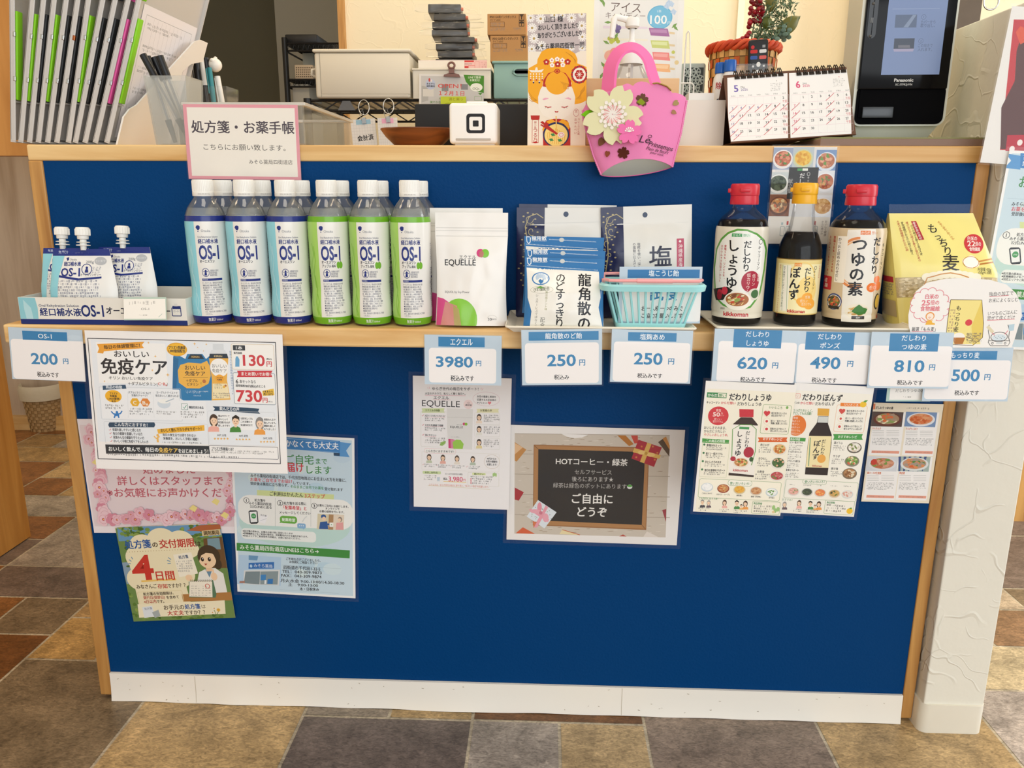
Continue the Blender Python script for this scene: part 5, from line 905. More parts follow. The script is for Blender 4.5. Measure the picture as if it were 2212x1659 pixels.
def pouch(capx, capy, Y, corners, label):
    zt_ = SHELFZ+.0017
    p = Poster(corners, Y, C5, .12, zt_)
    x0, y0 = corners[0]; k = (corners[1][0]-x0)/490; X = lambda v: x0+(v-360)*k; YY = lambda v: y0+(v-562)*k
    p.R(X(300), YY(555), X(900), YY(612), NAVY); p.P([(X(300), YY(612)), (X(470), YY(612)), (X(440), YY(760)), (X(425), YY(1200)), (X(200), YY(1200))], '8fd0dd'); p.T('無果汁', X(460), YY(586), 28*k, 'd0d8ea', w=70*k)
    p.P([(X(486), YY(628)), (X(506), YY(622)), (X(508), YY(640)), (X(496), YY(650))], NAVY); p.T('Otsuka', X(540), YY(638), 22*k, '7c8088', w=50*k); p.T('経口補水液', X(534), YY(670), 34*k, NAVY, w=124*k, b=.018); p.T('OS-1', X(524), YY(728), 84*k, NAVY, w=142*k, b=.04); p.T('オーエスワンゼリー', X(672), YY(750), 24*k, '26283a', w=146*k); p.T('200g', X(660), YY(656), 28*k, '6a6e78', w=56*k); p.El(X(734), YY(650), 42*k, 30*k, 'b4b6b8'); p.T('ゼリータイプ', X(734), YY(650), 20*k, 'f0f0f0', w=66*k)
    p.Rg(X(642), YY(710), 36*k, 38*k, 5*k, NAVY); p.El(X(642), YY(700), 9*k, 10*k, NAVY); p.P([(X(632), YY(710)), (X(652), YY(710)), (X(656), YY(734)), (X(628), YY(734))], NAVY); p.B(X(682), YY(690), X(742), YY(738), 4, '5a6080', 3); p.P([(X(440), YY(752)), (X(590), YY(776)), (X(750), YY(762)), (X(750), YY(776)), (X(590), YY(792)), (X(440), YY(768))], NAVY); p.B(X(440), YY(786), X(742), YY(980), 9, '5a6080', 5)
    o = p.pack('jelly_pouch', label, 'pouch', 'eceae4', .0092, lambda v: max(0, min(1, (v-.06)/.5))**.8, .9, .0010, int(capx), 'jelly pouches standing in the carton', shape=lambda u, v: .5+(u-.5)*(.82+.18*min(1, v*1.7)), floor=zt_+.002, warp=False)
    c = p.q(capx, y0); s = MB(); s.lathe([(.0040, -.002), (.0042, .004), (.0095, .0045), (.0095, .0058), (.0046, .006), (.0046, .0085), (.0088, .009), (.0088, .010), (.0045, .0105), (.0045, .0135)], 20); n_ = s.build('spout', CAPW, o, 40); n_.location = (c[0], .0002, 0)
    s = MB(); s.lathe([(0, .0138), (.0072, .0138), (.0076, .0155), (.0076, .0185), (.0098, .019), (.0098, .0285), (.0086, .0305), (0, .031)], 24)
    for i in range(18): q = 2*PI*i/18; s.rod((.0098*math.cos(q), .0098*math.sin(q), .0195), (.0098*math.cos(q), .0098*math.sin(q), .028), .0006, 4)
    s.build('cap', CAPW, n_, 40)
pouch(455, 420, -.090, [(296, 556), (690, 556), (690, 1036), (296, 1036)], 'jelly pouch at the carton end, half hidden by the pouch in front')
pouch(605, 430, -.111, [(360, 562), (850, 562), (850, 1052), (360, 1052)], 'frontmost jelly pouch with its whole label in view')
pouch(890, 410, -.089, [(690, 548), (1136, 548), (1136, 1034), (690, 1034)], 'jelly pouch standing apart, beside the blue label bottles')
# ---------------------------------------------------------------- white stand-up supplement pouches
C6 = (640, 370, 4.483)
def equelle(dx, dy, Y, label, seed):
    p = Poster([(1340+dx, 400+dy), (2054+dx, 400+dy), (2040+dx, 1512+dy), (1354+dx, 1500+dy)], Y, C6, .10, SHELFZ)
    for y in (545, 572, 624): p.Ln([(1352+dx, y+dy), (2048+dx, y+6+dy)], 5, 'd3d0ca')
    p.El(1788+dx, 792+dy, 38, 40, 'd0427e'); p.El(1834+dx, 796+dy, 40, 42, '7ac030'); p.El(1800+dx, 802+dy, 22, 34, 'b87868'); p.T('エクエル', 1662+dx, 832+dy, 44, INK, w=164); p.T('EQUELLE', 1588+dx, 880+dy, 82, INK, w=312, b=.008, res=3); p.T('EQUOL by Soy Power', 1560+dx, 1166+dy, 30, '5a5a58', w=248)
    p.P([(1356+dx, 1216+dy)]+[(1360+200*math.sin(a)+dx, 1480-262*math.cos(a)+dy) for a in (.3, .6, .9, 1.2, 1.5)]+[(1570+dx, 1505+dy), (1358+dx, 1498+dy)], 'd24a86')
    pc = [(1580+180*math.cos(a)+dx, 1430+200*math.sin(a)+dy) for a in [-2.4+i*.2 for i in range(20)]]; p.P([(x, min(y, 1506+dy)) for x, y in pc], '86c63a'); p.P([(1440+dx, 1258+dy), (1560+dx, 1300+dy), (1600+dx, 1505+dy), (1400+dx, 1500+dy)], 'cf8a84'); p.P([(1520+dx, 1290+dy), (1580+dx, 1330+dy), (1610+dx, 1506+dy), (1540+dx, 1504+dy)], 'b3a468')
    p.T('30', 1880+dx, 1428+dy, 38, INK, w=36); p.T('DAYS', 1922+dx, 1428+dy, 22, INK, w=46); p.Rg(1904+dx, 1420+dy, 46, 28, 2, 'b8b4ac', PI, 2*PI)
    return p.pack('supplement_pouch', label, 'pouch', 'eeebe5', .017, lambda v: max(0, (v-.2)/.8)**.7*(1-.2*v), .8, .0022, seed, 'white supplement pouches', shape=lambda u, v: .5+(u-.5)*(1-.045*math.sin(PI*max(0, v-.2)/.8)), n=40, floor=SHELFZ+.0016)
equelle(0, 0, -.108, 'front white supplement pouch with pink and green bean print', 4)
equelle(-52, -44, -.070, 'white supplement pouch tucked behind the front one', 9)
# ---------------------------------------------------------------- trays
TRAY = mat('cream_tray_plastic', 'eee6d2', .35)
def tray(x0, x1, y0, y1, h, label, sl=.010):
    m = MB(); z = SHELFZ; o_ = [(x0, y0), (x1, y0), (x1, y1), (x0, y1)]; i_ = [(x0+sl, y0+sl), (x1-sl, y0+sl), (x1-sl, y1-sl), (x0+sl, y1-sl)]; t = .002
    R3 = lambda pts, zz: [(a, b, zz) for a, b in pts]; inn = [(x0+sl+t, y0+sl+t), (x1-sl-t, y0+sl+t), (x1-sl-t, y1-sl-t), (x0+sl+t, y1-sl-t)]; it = [(x0+t, y0+t), (x1-t, y0+t), (x1-t, y1-t), (x0+t, y1-t)]
    vs = R3(i_, z)+R3(o_, z+h)+R3(it, z+h)+R3(inn, z+.002); fs = [(3, 2, 1, 0), (12, 13, 14, 15)]
    for k in range(3): fs += [(4*k+i, 4*k+(i+1) % 4, 4*k+4+(i+1) % 4, 4*k+4+i) for i in range(4)]
    m.add(vs, fs); m.tube([(*p, z+h) for p in rr(x0, y0, x1, y1, .004, 3)], .0016, 6, closed=True)
    return tag(m.build('display_tray', TRAY, smooth=30), label, 'tray')
tray(gx(1093, SY-.027, SZ), gx(1503, SY-.027, SZ), SY-.027, -.010, .0085, 'cream tray holding the candy bags and mint basket')
tray(gx(1548, SY-.021, SZ), gx(1985, SY-.021, SZ), SY-.022, -.006, .010, 'cream tray under the three sauce bottles')
TZ = SHELFZ+.0024
# ---------------------------------------------------------------- salt candy bags
def salt(corners, Y, label, full, seed):
    p = Poster(corners, Y, C7, .06, TZ); (x0, y0), (x1, y1) = corners[0], corners[1]; k = (x1-x0)/735
    X = lambda v: x0+(v-790)*k; YY = lambda v: y0+(v-180)*k-(0)
    p.rect(-.006, -.006, p.q(X(986), YY(560))[0], p.H+.03, '1a1f48'); Rn = random.Random(seed)
    G_ = 'b0a070'
    for b in range(6):
        cx, cy = X(870+b % 2*26-b*8), YY(270+b*95); p.Ln([(cx+34*k*math.cos(t)*(1-t/9), cy+40*k*math.sin(t)*(1-t/9)) for t in [i*.45+b for i in range(13)]], 5*k, G_)
        for j in range(7): a = j*.9+b; p.El(cx+48*k*math.cos(a), cy+50*k*math.sin(a), 9*k, 6*k, G_, 8)
    p.Ln([(X(980), YY(262)), (X(930), YY(228)), (X(870), YY(250)), (X(840), YY(330)), (X(858), YY(440)), (X(862), YY(560)), (X(840), YY(700)), (X(830), YY(860))], 7*k, G_)
    p.El(X(1156), YY(232), 20*k, 21*k, '1a3050')
    p.Ln([(X(990), YY(300)), (X(1500), YY(290))], 3, 'd8d6d0')
    p.V('塩糀を使い、深みのある味わい', X(1102), YY(452), 26*k, '4a4a58'); p.V('の塩飴に仕上げました', X(1066), YY(452), 26*k, '4a4a58')
    p.T('塩', X(1272), YY(560), 176*k, '22263e', w=176*k, b=.012, res=4); p.V('糀飴', X(1272), YY(670), 170*k, '22263e', .012); p.R(X(1402), YY(420), X(1460), YY(900), 'b83858'); p.El(X(1430), YY(442), 12*k, 12*k, 'f4e8e4', 4); p.V('沖縄県産海塩使用', X(1432), YY(462), 36*k, 'f4e8e4')
    return p.pack('salt_candy_bag', label, 'candy bag', 'e3e0d8', .010 if full else .007, lambda v: max(0, min(1, (v-.16)/.25))**.8*(1 if v < .8 else max(0, (1-v)/.2)**.5), .3, .0016, seed, 'navy and white salt candy bags', floor=TZ)
salt([(168, 150), (922, 160), (900, 1090), (120, 1070)], -.016, 'salt candy bag hindmost behind the throat candies', 0, 3)
salt([(150, 178), (905, 182), (880, 1100), (110, 1090)], -.030, 'salt candy bag just behind the throat candies', 0, 5)
salt([(788, 184), (1526, 146), (1526, 1080), (826, 1090)], -.034, 'salt candy bag standing behind the mint basket', 1, 7)
# ---------------------------------------------------------------- throat candy bags
def ryu(dy, Y, label, seed, dx=0):
    p = Poster([(186+dx, 572+dy), (808+dx, 590+dy), (852+dx, 1200+dy), (196+dx, 1190+dy)], Y, C7, .30, TZ); o = lambda x, y: (x+dx, y+dy)
    p.P([o(214, 578), o(240, 578), o(252, 590), o(248, 625), o(232, 640), o(216, 622)], 'e6ecf0'); p.P([o(220, 585), o(244, 585), o(242, 620), o(232, 632), o(222, 618)], '2d72ac'); p.T('龍角散', *o(318, 590), 42, 'eef2f4', w=118, b=.018); p.T('Ryukakusan', *o(318, 612), 13, 'd8e4ec', w=112)
    for i in range(38): x = 400+i*10; (p.St(x+dx, 602+(x-400)*.055+dy, 6, 'cfe0ec', 3, .4) if not 478 < x < 520 else None)
    p.El(*o(497, 606), 20, 17, 'c8ccca')
    for i in range(55): p.St(218+i*10.4+dx, 640+i*.7+dy, 6, 'cfe0ec', 3, .4)
    a, b, c, d = o(208, 656), o(792, 690), o(830, 1195), o(230, 1195); p.P([a, b, (808+dx, 900+dy), (790+dx, 980+dy), c, d, (246+dx, 1010+dy), (212+dx, 900+dy)], 'eceae2')
    p.El(*o(320, 750), 72, 54, '3a7cb8', 28); p.El(*o(320, 750), 62, 45, 'eef0ec', 28); [p.El(320+30*math.cos(t)+dx, 744+18*math.sin(t)+dy, 12, 22, 'b8cce0', 10) for t in (3.4, 4.0, 4.7, 5.4, 6.0)]; p.P([o(300, 770), o(316, 752), o(330, 766), o(344, 752), o(340, 780), o(318, 796)], '3a7cb8')
    p.Rg(*o(328, 842), 92, 30, 3, 'b8b4a8'); p.T('びわ葉配合', *o(326, 838), 34, '4a5a3a', w=130, b=.01, rot=-.06); p.P([o(282, 826), o(316, 812), o(350, 826), o(318, 832)], '6aa050')
    p.V('龍角散の', *o(678, 706), 112, '22242a', .018, 1.02); p.V('のどすっきり飴', *o(482, 702), 84, '22242a', .012, .86); p.V('配合', *o(338, 1060), 40, '5a5a58'); p.V('シュガーレスではなくハーブパウダー', *o(290, 876), 24, '6a6a66'); p.V('清涼感ミント味', *o(366, 856), 22, '8a8a4a')
    return p.pack('throat_candy_bag', label, 'candy bag', '2d72ac', .015, lambda v: max(0, min(1, (v-.16)/.35))**.8*(1 if v < .75 else max(0, (1-v)/.25)**.5), .15, .0016, seed, 'blue and white throat candy bags', shape=lambda u, v: .5+(u-.5)*(1-.03*math.sin(PI*v)), n=36, floor=TZ)
ryu(0, -.143, 'front throat candy bag showing its whole white label', 2)
ryu(-64, -.121, 'throat candy bag in the middle of the three leaning ones', 6, 4)
ryu(-170, -.099, 'rearmost throat candy bag, its blue header standing highest', 8, -6)
# ---------------------------------------------------------------- mint basket
MINT, PINK = mat('mint_plastic', 'a4e2e4', .32), mat('pink_plastic', 'f3a8a8', .3)
by0, by1 = -.150, -.064; bx0, bx1 = gx(1313, by0, TZ+.066), gx(1513, by0, TZ+.066); bh = .064
bk = thing('mini_basket', 'mint green toy shopping basket with pink handles holding a sample sign', 'basket', ((bx0+bx1)/2, (by0+by1)/2, TZ))
hw, hd = (bx1-bx0)/2, (by1-by0)/2; tp = .75
m = MB(); m.prism(rr(-hw*tp, -hd*tp, hw*tp, hd*tp, .008), lambda x, y, h: (x, y, h), 0, .002)
bot = rr(-hw*tp, -hd*tp, hw*tp, hd*tp, .008); top = rr(-hw, -hd, hw, hd, .012)
for zz0, zz1, s0 in ((0, .010, 0),):
    n = len(bot); L = lambda t: [(b[0]+(a[0]-b[0])*t, b[1]+(a[1]-b[1])*t, t*bh) for a, b in zip(top, bot)]
    A_, B_ = L(0), L(.16); m.add(A_+B_, [(i, (i+1) % n, n+(i+1) % n, n+i) for i in range(n)])
m.build('base', MINT, bk, 40)
sl = MB()
def sidebars(p0, p1, q0, q1, k):
    for i in range(k): t = (i+.5)/k; a = Vector(p0).lerp(Vector(p1), t); b = Vector(q0).lerp(Vector(q1), t); sl.rod(a, b, .0017, 6)
c = lambda s, x, y, z: (x*hw*s, y*hd*s, z)
sidebars(c(tp*.93, -1, -1.06, .008), c(tp*.93, 1, -1.06, .008), c(.95, -1, -1.05, bh-.003), c(.95, 1, -1.05, bh-.003), 11)
sidebars(c(tp*.93, -1, 1.06, .008), c(tp*.93, 1, 1.06, .008), c(.95, -1, 1.05, bh-.003), c(.95, 1, 1.05, bh-.003), 11)
for e in (-1, 1): sidebars(c(tp*.95, e*1.05, -1, .008), c(tp*.95, e*1.05, 1, .008), c(.96, e*1.03, -1, bh-.003), c(.96, e*1.03, 1, bh-.003), 6)
sl.build('slats', MINT, bk, 40)
rm = MB(); rim = [Vector((x, y, bh)) for x, y in rr(-hw-.004, -hd-.004, hw+.004, hd+.004, .016, 6)]
n = len(rim); prof = [(-.003, -.008), (.005, -.008), (.0065, -.001), (.003, .0015), (-.002, .001), (-.0035, -.002)]; vs = []
for i, p in enumerate(rim):
    d = (rim[(i+1) % n]-rim[i-1]).normalized(); o_ = Vector((d.y, -d.x, 0)); vs += [p+o_*a+Vector((0, 0, b)) for a, b in prof]
k = len(prof); rm.add(vs, [(i*k+j, i*k+(j+1) % k, ((i+1) % n)*k+(j+1) % k, ((i+1) % n)*k+j) for i in range(n) for j in range(k)]); rm.build('rim', MINT, bk, 40)
for yy, zz, ln in ((-hd-.006, bh+.0065, hd+.002), (hd*.2, bh+.0105, -hd*.6)):
    h = MB(); x = hw+.0035; yb = yy+ln
    h.tube([(-x, yb, bh+.003), (-x, yb-.2*ln, bh+.004), (-x, yy+.3*ln, zz), (-x+.006, yy+.04*ln, zz), (-x+.016, yy, zz), (0, yy, zz), (x-.016, yy, zz), (x-.006, yy+.04*ln, zz), (x, yy+.3*ln, zz), (x, yb-.2*ln, bh+.004), (x, yb, bh+.003)], .0023, 8); h.tube([(-.024, yy, zz), (-.0235, yy, zz), (.0235, yy, zz), (.024, yy, zz)], .0031, 10)
    for e in (-1, 1): h.rod((e*(x-.001), yb, bh+.003), (e*(x+.003), yb, bh+.003), .003, 10)
    h.build('handle', PINK, bk, 40)
p = Poster([(950, 650), (1616, 650), (1588, 1100), (944, 1098)], by0+.020, C7, 0)
p.R(974, 745, 1600, 1085, 'f1efec', 26); p.R(1016, 672, 1590, 740, '3f7cb0'); p.T('塩こうじ飴', 1305, 702, 54, 'f2f6f8', w=240, b=.01); p.T('試食', 1306, 858, 130, '3d86b6', w=224, b=.018); p.T('お一人様一つのみで', 1290, 980, 44, INK, w=326, b=.012); p.T('ご協力お願いします', 1290, 1038, 44, INK, w=326, b=.012)
p.make('sample_card', 'pale blue free sample card standing inside the mint basket', 'card', 'c3d2de', twist=.002)
# ---------------------------------------------------------------- sauce bottles
C9 = (1480, 400, 5.027)
CAPR, CAPY = mat('red_cap_plastic', 'd02c3c', .3), mat('yellow_cap_plastic', 'f0b424', .3)
SOY = mat('dark_soy', '0c0605', .12, spec=.12); GLASS = clear('sauce_bottle_clear', 'd8dcd8', .012, .03, .0)
def sauce(px, foot_px, prof, liq, cap, capm, label, nm, art, bands, rz=0):
    Y = -.066; x = gx(px, Y, TZ)
    t = thing(nm, label, 'bottle', (x, Y, TZ), math.atan2(-x, 1.13)+rz)
    b = MB(); b.lathe(prof, 64); b.build('bottle_body', GLASS, t, 60)
    lp = [(max(0, r-.0012), z+.0015) for r, z in prof if z < liq]; lp[0] = (0, lp[0][1]); lp += [(max(.004, prad(liq, prof)-.0012), liq), (0, liq)]; l = MB(); l.lathe(lp, 40); l.build('sauce', SOY, t, 60)
    m = MB()
    for z0, z1, d0, d1, col in bands: sleeve(m, z0, z1, d0, d1, col, .0004+.00004*len(m.f)**.2, prof)
    art.onto(m, art.fn(), 2.2e-4, 2.5e-5, .0022); m.build('label', GLOSSP, t, 50)
    c = MB(); zc, r = cap; c.lathe([(r*1.02, zc), (r*1.04, zc+.002), (r, zc+.012), (r*1.03, zc+.0125), (r*1.05, zc+.015), (r*1.04, zc+.026), (r*.96, zc+.0285), (0, zc+.029)], 40)
    c.box(-r*.35, -r*1.18, zc+.017, r*.35, -r*.9, zc+.0225, .001); c.box(-r*1.22, -r*.3, zc+.016, -r*.9, r*.3, zc+.022, .001); c.build('cap', capm, t, 40)
    return t
# soy sauce with white label
SPf = [(0, 0), (.030, 0), (.0345, .002), (.0358, .006), (.0358, .014), (.0352, .018), (.0360, .022), (.0364, .06), (.0366, .10), (.0368, .128), (.0366, .136), (.0345, .146), (.0290, .154), (.0222, .160), (.0175, .1645), (.0160, .168), (.0160, .1725)]
A = Wrap(lambda y: 552+(645-552)*(1490-y)/(1490-480)*.98, 262, 1490, .0001372, .0364, SPf)
A.P([(352, 1200), (350, 900), (380, 700), (430, 590), (500, 520), (590, 484), (690, 490), (780, 530), (850, 600), (872, 700), (850, 900), (800, 1150), (700, 1290), (560, 1316), (430, 1280)], '5a9a3c'); A.P([(364, 1190), (362, 900), (392, 706), (442, 604), (508, 538), (594, 504), (684, 508), (768, 546), (832, 612), (854, 704), (834, 896), (786, 1140), (694, 1270), (560, 1296), (440, 1262)], 'ecebe4')
A.R_(538, 532, 632, 566, '3f9a5a', 0); A.T('からだ', 586, 549, 30, 'eaf2e6', w=80); A.R_(634, 532, 712, 566, 'd8e8d8', 0); A.T('想い', 672, 549, 30, '4a8a5a', w=58); A.Rg(810, 615, 22, 24, 6, '26262a'); A.V('キッコーマン', 800, 654, 40, '26262a', .01, 1.02)
A.V('だしわり', 690, 598, 84, '1c1c20', .018, .93, shear=-.1); A.V('しょうゆ', 560, 590, 128, '1c1c20', .02, .98, shear=-.12)
A.V('食塩50%、リン60%、', 474, 648, 30, 'c0303c', .015); A.V('カリウム90%以上、カット', 440, 650, 30, 'c0303c', .015); A.Ln([(418, 650), (402, 990)], 3, 'b8a8a0')
A.El(708, 1018, 98, 110, 'a81e38', 32); A.V('低塩', 786, 940, 40, 'f2d8d0', .01); A.V('低リン', 740, 938, 42, 'f2d8d0', .01); A.V('低カリウム', 690, 930, 42, 'f2d8d0', .01)
A.P([(340, 1120), (480, 1076), (530, 1110), (430, 1220), (360, 1230)], '26221e'); [A.El(x, y, 34, 42, c) for x, y, c in ((400, 1150, 'b02838'), (450, 1120, 'c03444'), (396, 1178, '8c1e2c'))]; A.El(736, 1150, 72, 62, 'dcd6c8'); A.El(744, 1146, 46, 44, '3f6a3c')
A.El(574, 1218, 140, 98, 'efe8da', 32); A.El(570, 1204, 116, 70, 'a8683c', 28); A.bits(570, 1204, 116, 70, ['7a4428', 'e8d08c', 'c84a30', '8aa050', 'e0b878', '5a3018', 'eee0b8'], 44, 3); A.T('調理例', 424, 1306, 22, '6a6258', w=50); A.T('kikkoman', 552, 1356, 62, 'b8202c', w=262, b=.04, res=3)
sauce(1589, 696, SPf, .150, (.1705, .0192), CAPR, 'red-capped soy sauce bottle with white label beside the mint basket', 'soy_sauce_bottle', A, [(.012, .1405, -180, 180, 'dfd8c6')], .03)
# ponzu in glass with yellow label
PPf = [(0, 0), (.025, 0), (.0292, .0015), (.0302, .005), (.0304, .03), (.0306, .08), (.0307, .098), (.0302, .108), (.0282, .117), (.0240, .128), (.0198, .137), (.0170, .147), (.0155, .158), (.0146, .170), (.0146, .1745)]
A = Wrap(lambda y: 1165+(1226-1165)*(1500-y)/(1500-750), 226, 1500, .0001372, .0304, PPf)
A.R_(1020, 850, 1400, 1360, 'f1e6b4'); A.El(1300, 1120, 110, 150, 'f3d684', 30); A.Rg(1250, 1030, 140, 200, 14, 'eecf78'); A.R_(1176, 838, 1244, 872, 'e8963c'); A.T('からだ想い', 1216, 855, 24, 'f6ecd0', w=70)
A.V('だしわり', 1310, 880, 70, '1c1c20', .018, .9, shear=-.1); A.V('ぽんず', 1186, 880, 116, '1c1c20', .02, .97, shear=-.1); A.Rg(1378, 888, 15, 18, 5, '26262a'); A.V('キッコーマン', 1370, 912, 33, '26262a', .01)
A.R_(1066, 866, 1104, 1340, 'f3efe0'); A.Ln([(1062, 866), (1050, 1340)], 4, '6a9a6a'); A.Ln([(1108, 866), (1096, 1340)], 4, '6a9a6a'); A.V('ゆず風味でさっぱり、だしのうまみ', 1080, 872, 27, '4a4a3a'); A.V('食塩50%、リン60%、カリウム80%以上カット', 1040, 862, 23, 'b84a3c'); A.V('栄養機能食品', 1420, 866, 22, 'c84a5a')
[A.El(x, y, r, r*.8, 'f0a83c') for x, y, r in ((1300, 1190, 60), (1270, 1240, 70), (1320, 1260, 70), (1240, 1230, 50))]; A.T('低塩', 1302, 1186, 34, 'f8ecd0', w=54); A.T('低リン', 1266, 1226, 34, 'f8ecd0', w=80); A.T('低カリウム', 1294, 1260, 34, 'f8ecd0', w=112); A.T('kikkoman', 1190, 1334, 46, 'c0282c', w=180, b=.04, res=3)
sauce(1714, 699, PPf, .133, (.172, .0165), CAPY, 'yellow-capped ponzu bottle standing between the two red-capped bottles', 'ponzu_bottle', A, [(.0175, .0955, -120, 120, 'e9d48e'), (.0172, .0178, -120, 120, 'a8843c'), (.095, .0962, -120, 120, '8a6a2c')], .02)
# noodle soup base
TPf = [(0, 0), (.031, 0), (.0360, .002), (.0374, .006), (.0376, .015), (.0370, .019), (.0378, .023), (.0382, .06), (.0384, .10), (.0386, .126), (.0384, .134), (.0362, .144), (.0300, .153), (.0225, .160), (.0180, .1645), (.0166, .168), (.0166, .1725)]
A = Wrap(lambda y: 1733+(1835-1733)*(1505-y)/(1505-480), 278, 1505, .0001366, .038, TPf)
A.P([(1740, 500), (2000, 490), (1960, 1440), (1670, 1440), (1700, 900)], 'e8e4da'); A.Rg(1830, 830, 200, 250, 26, 'dc8a50', .4*PI, 1.5*PI); A.Rg(1830, 830, 178, 224, 12, 'e8b07c', .4*PI, 1.5*PI)
A.R_(1860, 506, 1948, 548, 'dc7a3c'); A.T('からだ', 1904, 527, 36, 'f6ecdc', w=80); A.T('想い', 1986, 527, 36, 'dc7a3c', w=62)
A.V('つゆの素', 1858, 566, 152, '1c1c20', .022, .99, shear=-.12); A.V('だしわり', 2016, 566, 96, '1c1c20', .018, .98, shear=-.1); A.V('キッコーマン', 2070, 630, 46, '3a3a3a', .01)
A.R_(1652, 566, 1700, 1040, 'efe9dc'); A.V('かつおと昆布の合わせだし', 1672, 580, 37, '4a3a34', .005); A.V('食塩50%、リン60%', 1622, 566, 34, 'b83c30', .015); A.V('カリウム75%以上、カット', 1580, 566, 34, 'b83c30', .015)
A.R_(1486, 985, 1574, 1126, 'c02c38', 10); A.T('6倍', 1528, 1030, 52, 'f6e8e0', w=60, b=.01); A.T('濃縮', 1528, 1082, 46, 'f6e8e0', w=62, b=.01)
[A.El(x, y, r, r*.8, 'e87a3c') for x, y, r in ((2010, 1000, 46), (1960, 1080, 60), (2020, 1070, 56))]; A.T('低リン', 1972, 1082, 44, 'f8ecdc', w=90)
A.El(1600, 1240, 88, 86, '3a4a7c'); A.El(1600, 1244, 78, 74, 'dcdcd8'); A.El(1600, 1240, 70, 64, '6a5a3c'); A.bits(1600, 1240, 70, 60, ['5a7a3a', 'c84a30', 'e0904a', '3a3a28', 'a87850'], 34, 5); A.R_(1552, 1286, 1650, 1316, '26221e', 4)
A.El(1826, 1326, 124, 80, 'e9e2d0', 32); A.bits(1826, 1326, 112, 66, ['e2cf98', 'd8b878', 'eedfb8', 'c89c5c'], 40, 6); A.P([(1770, 1330), (1800, 1290), (1842, 1254), (1880, 1286), (1920, 1300), (1900, 1350), (1840, 1366)], '3f7a38'); A.R_(1772, 1376, 1890, 1408, '26221e', 3); A.T('調理例', 1832, 1392, 22, 'e8e4dc', w=40)
A.El(2010, 1230, 52, 84, '26221e'); A.El(2014, 1230, 42, 70, 'd8b048'); A.T('kikkoman', 2030, 1390, 56, 'c0282c', w=130, b=.04)
sauce(1831, 700, TPf, .150, (.1700, .0200), CAPR, 'red-capped noodle soup bottle with tan label beside the barley bag', 'soup_base_bottle', A, [(.012, .1395, -180, 180, 'cdb896')], .02)
# ---------------------------------------------------------------- barley bag
YEL = 'eddf86'
p = Poster([(1262, 438), (1980, 438), (1980, 1170), (1262, 1170)], -.098, C8, .22, SHELFZ)
p.R(1200, 845, 2010, 970, 'b9a67c'); Rn = random.Random(9)
for i in range(420): p.El(Rn.uniform(1345, 1960), Rn.uniform(850, 966), 11, 6, Rn.choice(['d6c49a', 'c4ad7c', 'e4d6b2', 'a8925e', 'cdb98a']), 7)
for i, (ch, x, y, h) in enumerate((('も', 1546, 536, 66), ('っ', 1576, 588, 50), ('ち', 1606, 628, 62), ('り', 1630, 682, 64), ('麦', 1645, 756, 110))): p.T(ch, x, y, h, '2a241c', b=.008 if i < 4 else .01, res=3)
p.P([(1418, 490), (1450, 488), (1490, 608), (1458, 612)], 'b03038')
for i, ch in enumerate('機能性表示食品'): p.T(ch, 1436+i*5.4, 502+i*16, 18, 'f4e4dc', rot=.28)
for k, (x, y, n_, cc) in enumerate(((1336, 492, 13, 'b84a40'), (1362, 500, 14, '4a3a2a'), (1392, 500, 17, 'b84a40'), (1420, 520, 13, '4a3a2a'))):
    for i in range(n_): p.T('大麦の食物繊維がおなかの調子を整える毎日'[(i+k*3) % 20], x+i*4, y+i*15, 17, cc)
for i, ch in enumerate('お米に混ぜて炊くだけ'): p.T(ch, 1592+i*9, 496+i*12, 17, 'c87838', rot=.3)
p.El(1804, 634, 66, 62, 'c83438', 36); p.T('白米の', 1796, 600, 32, 'f6e6dc', w=62, b=.01); p.T('22', 1786, 632, 48, 'f6e6dc', w=52, b=.015); p.T('倍の', 1832, 634, 32, 'f6e6dc', w=40, b=.01); p.T('食物繊維', 1806, 668, 28, 'f6e6dc', w=72, b=.01)
p.Ln([(1820, 748), (1948, 722)], 10, 'c8883c'); p.Ln([(1822, 766), (1950, 744)], 10, 'b8782c'); [p.El(x, y, 34, 26, 'f6f2e4') for x, y in ((1752, 748), (1778, 736), (1796, 760), (1766, 766))]; p.Rg(1774, 752, 52, 36, 4, 'c8883c')
p.T('内容量 420g', 1864, 796, 26, '3a342a', w=94); p.T('(35g×12袋)', 1866, 816, 22, '3a342a', w=92)
for i in range(9): p.El(1500+i*38, 846-18*math.sin(i*.4), 34, 26, 'f3ecd4'); 
p.Ln([(1480, 900), (1500, 850), (1540, 840), (1580, 828), (1640, 820), (1700, 830), (1760, 848)], 7, 'c8883c')
BL_ = lambda v: .02+.11*v
BR__ = lambda v: .756+.43*min(v, .52)
bag = p.pack('barley_bag', 'pale yellow bag of sticky barley beside the sauce tray', 'bag', YEL, .012, lambda v: max(0, min(1, (v-.05)/.4))**.8, .2, .0012, 21, shape=lambda u, v: BL_(v)+u*(BR__(v)-BL_(v)), n=34, floor=SHELFZ+.0008, warp=False)
BL = lambda b: BL_(b)*p.W
BRt = lambda b: BR__(b)*p.W
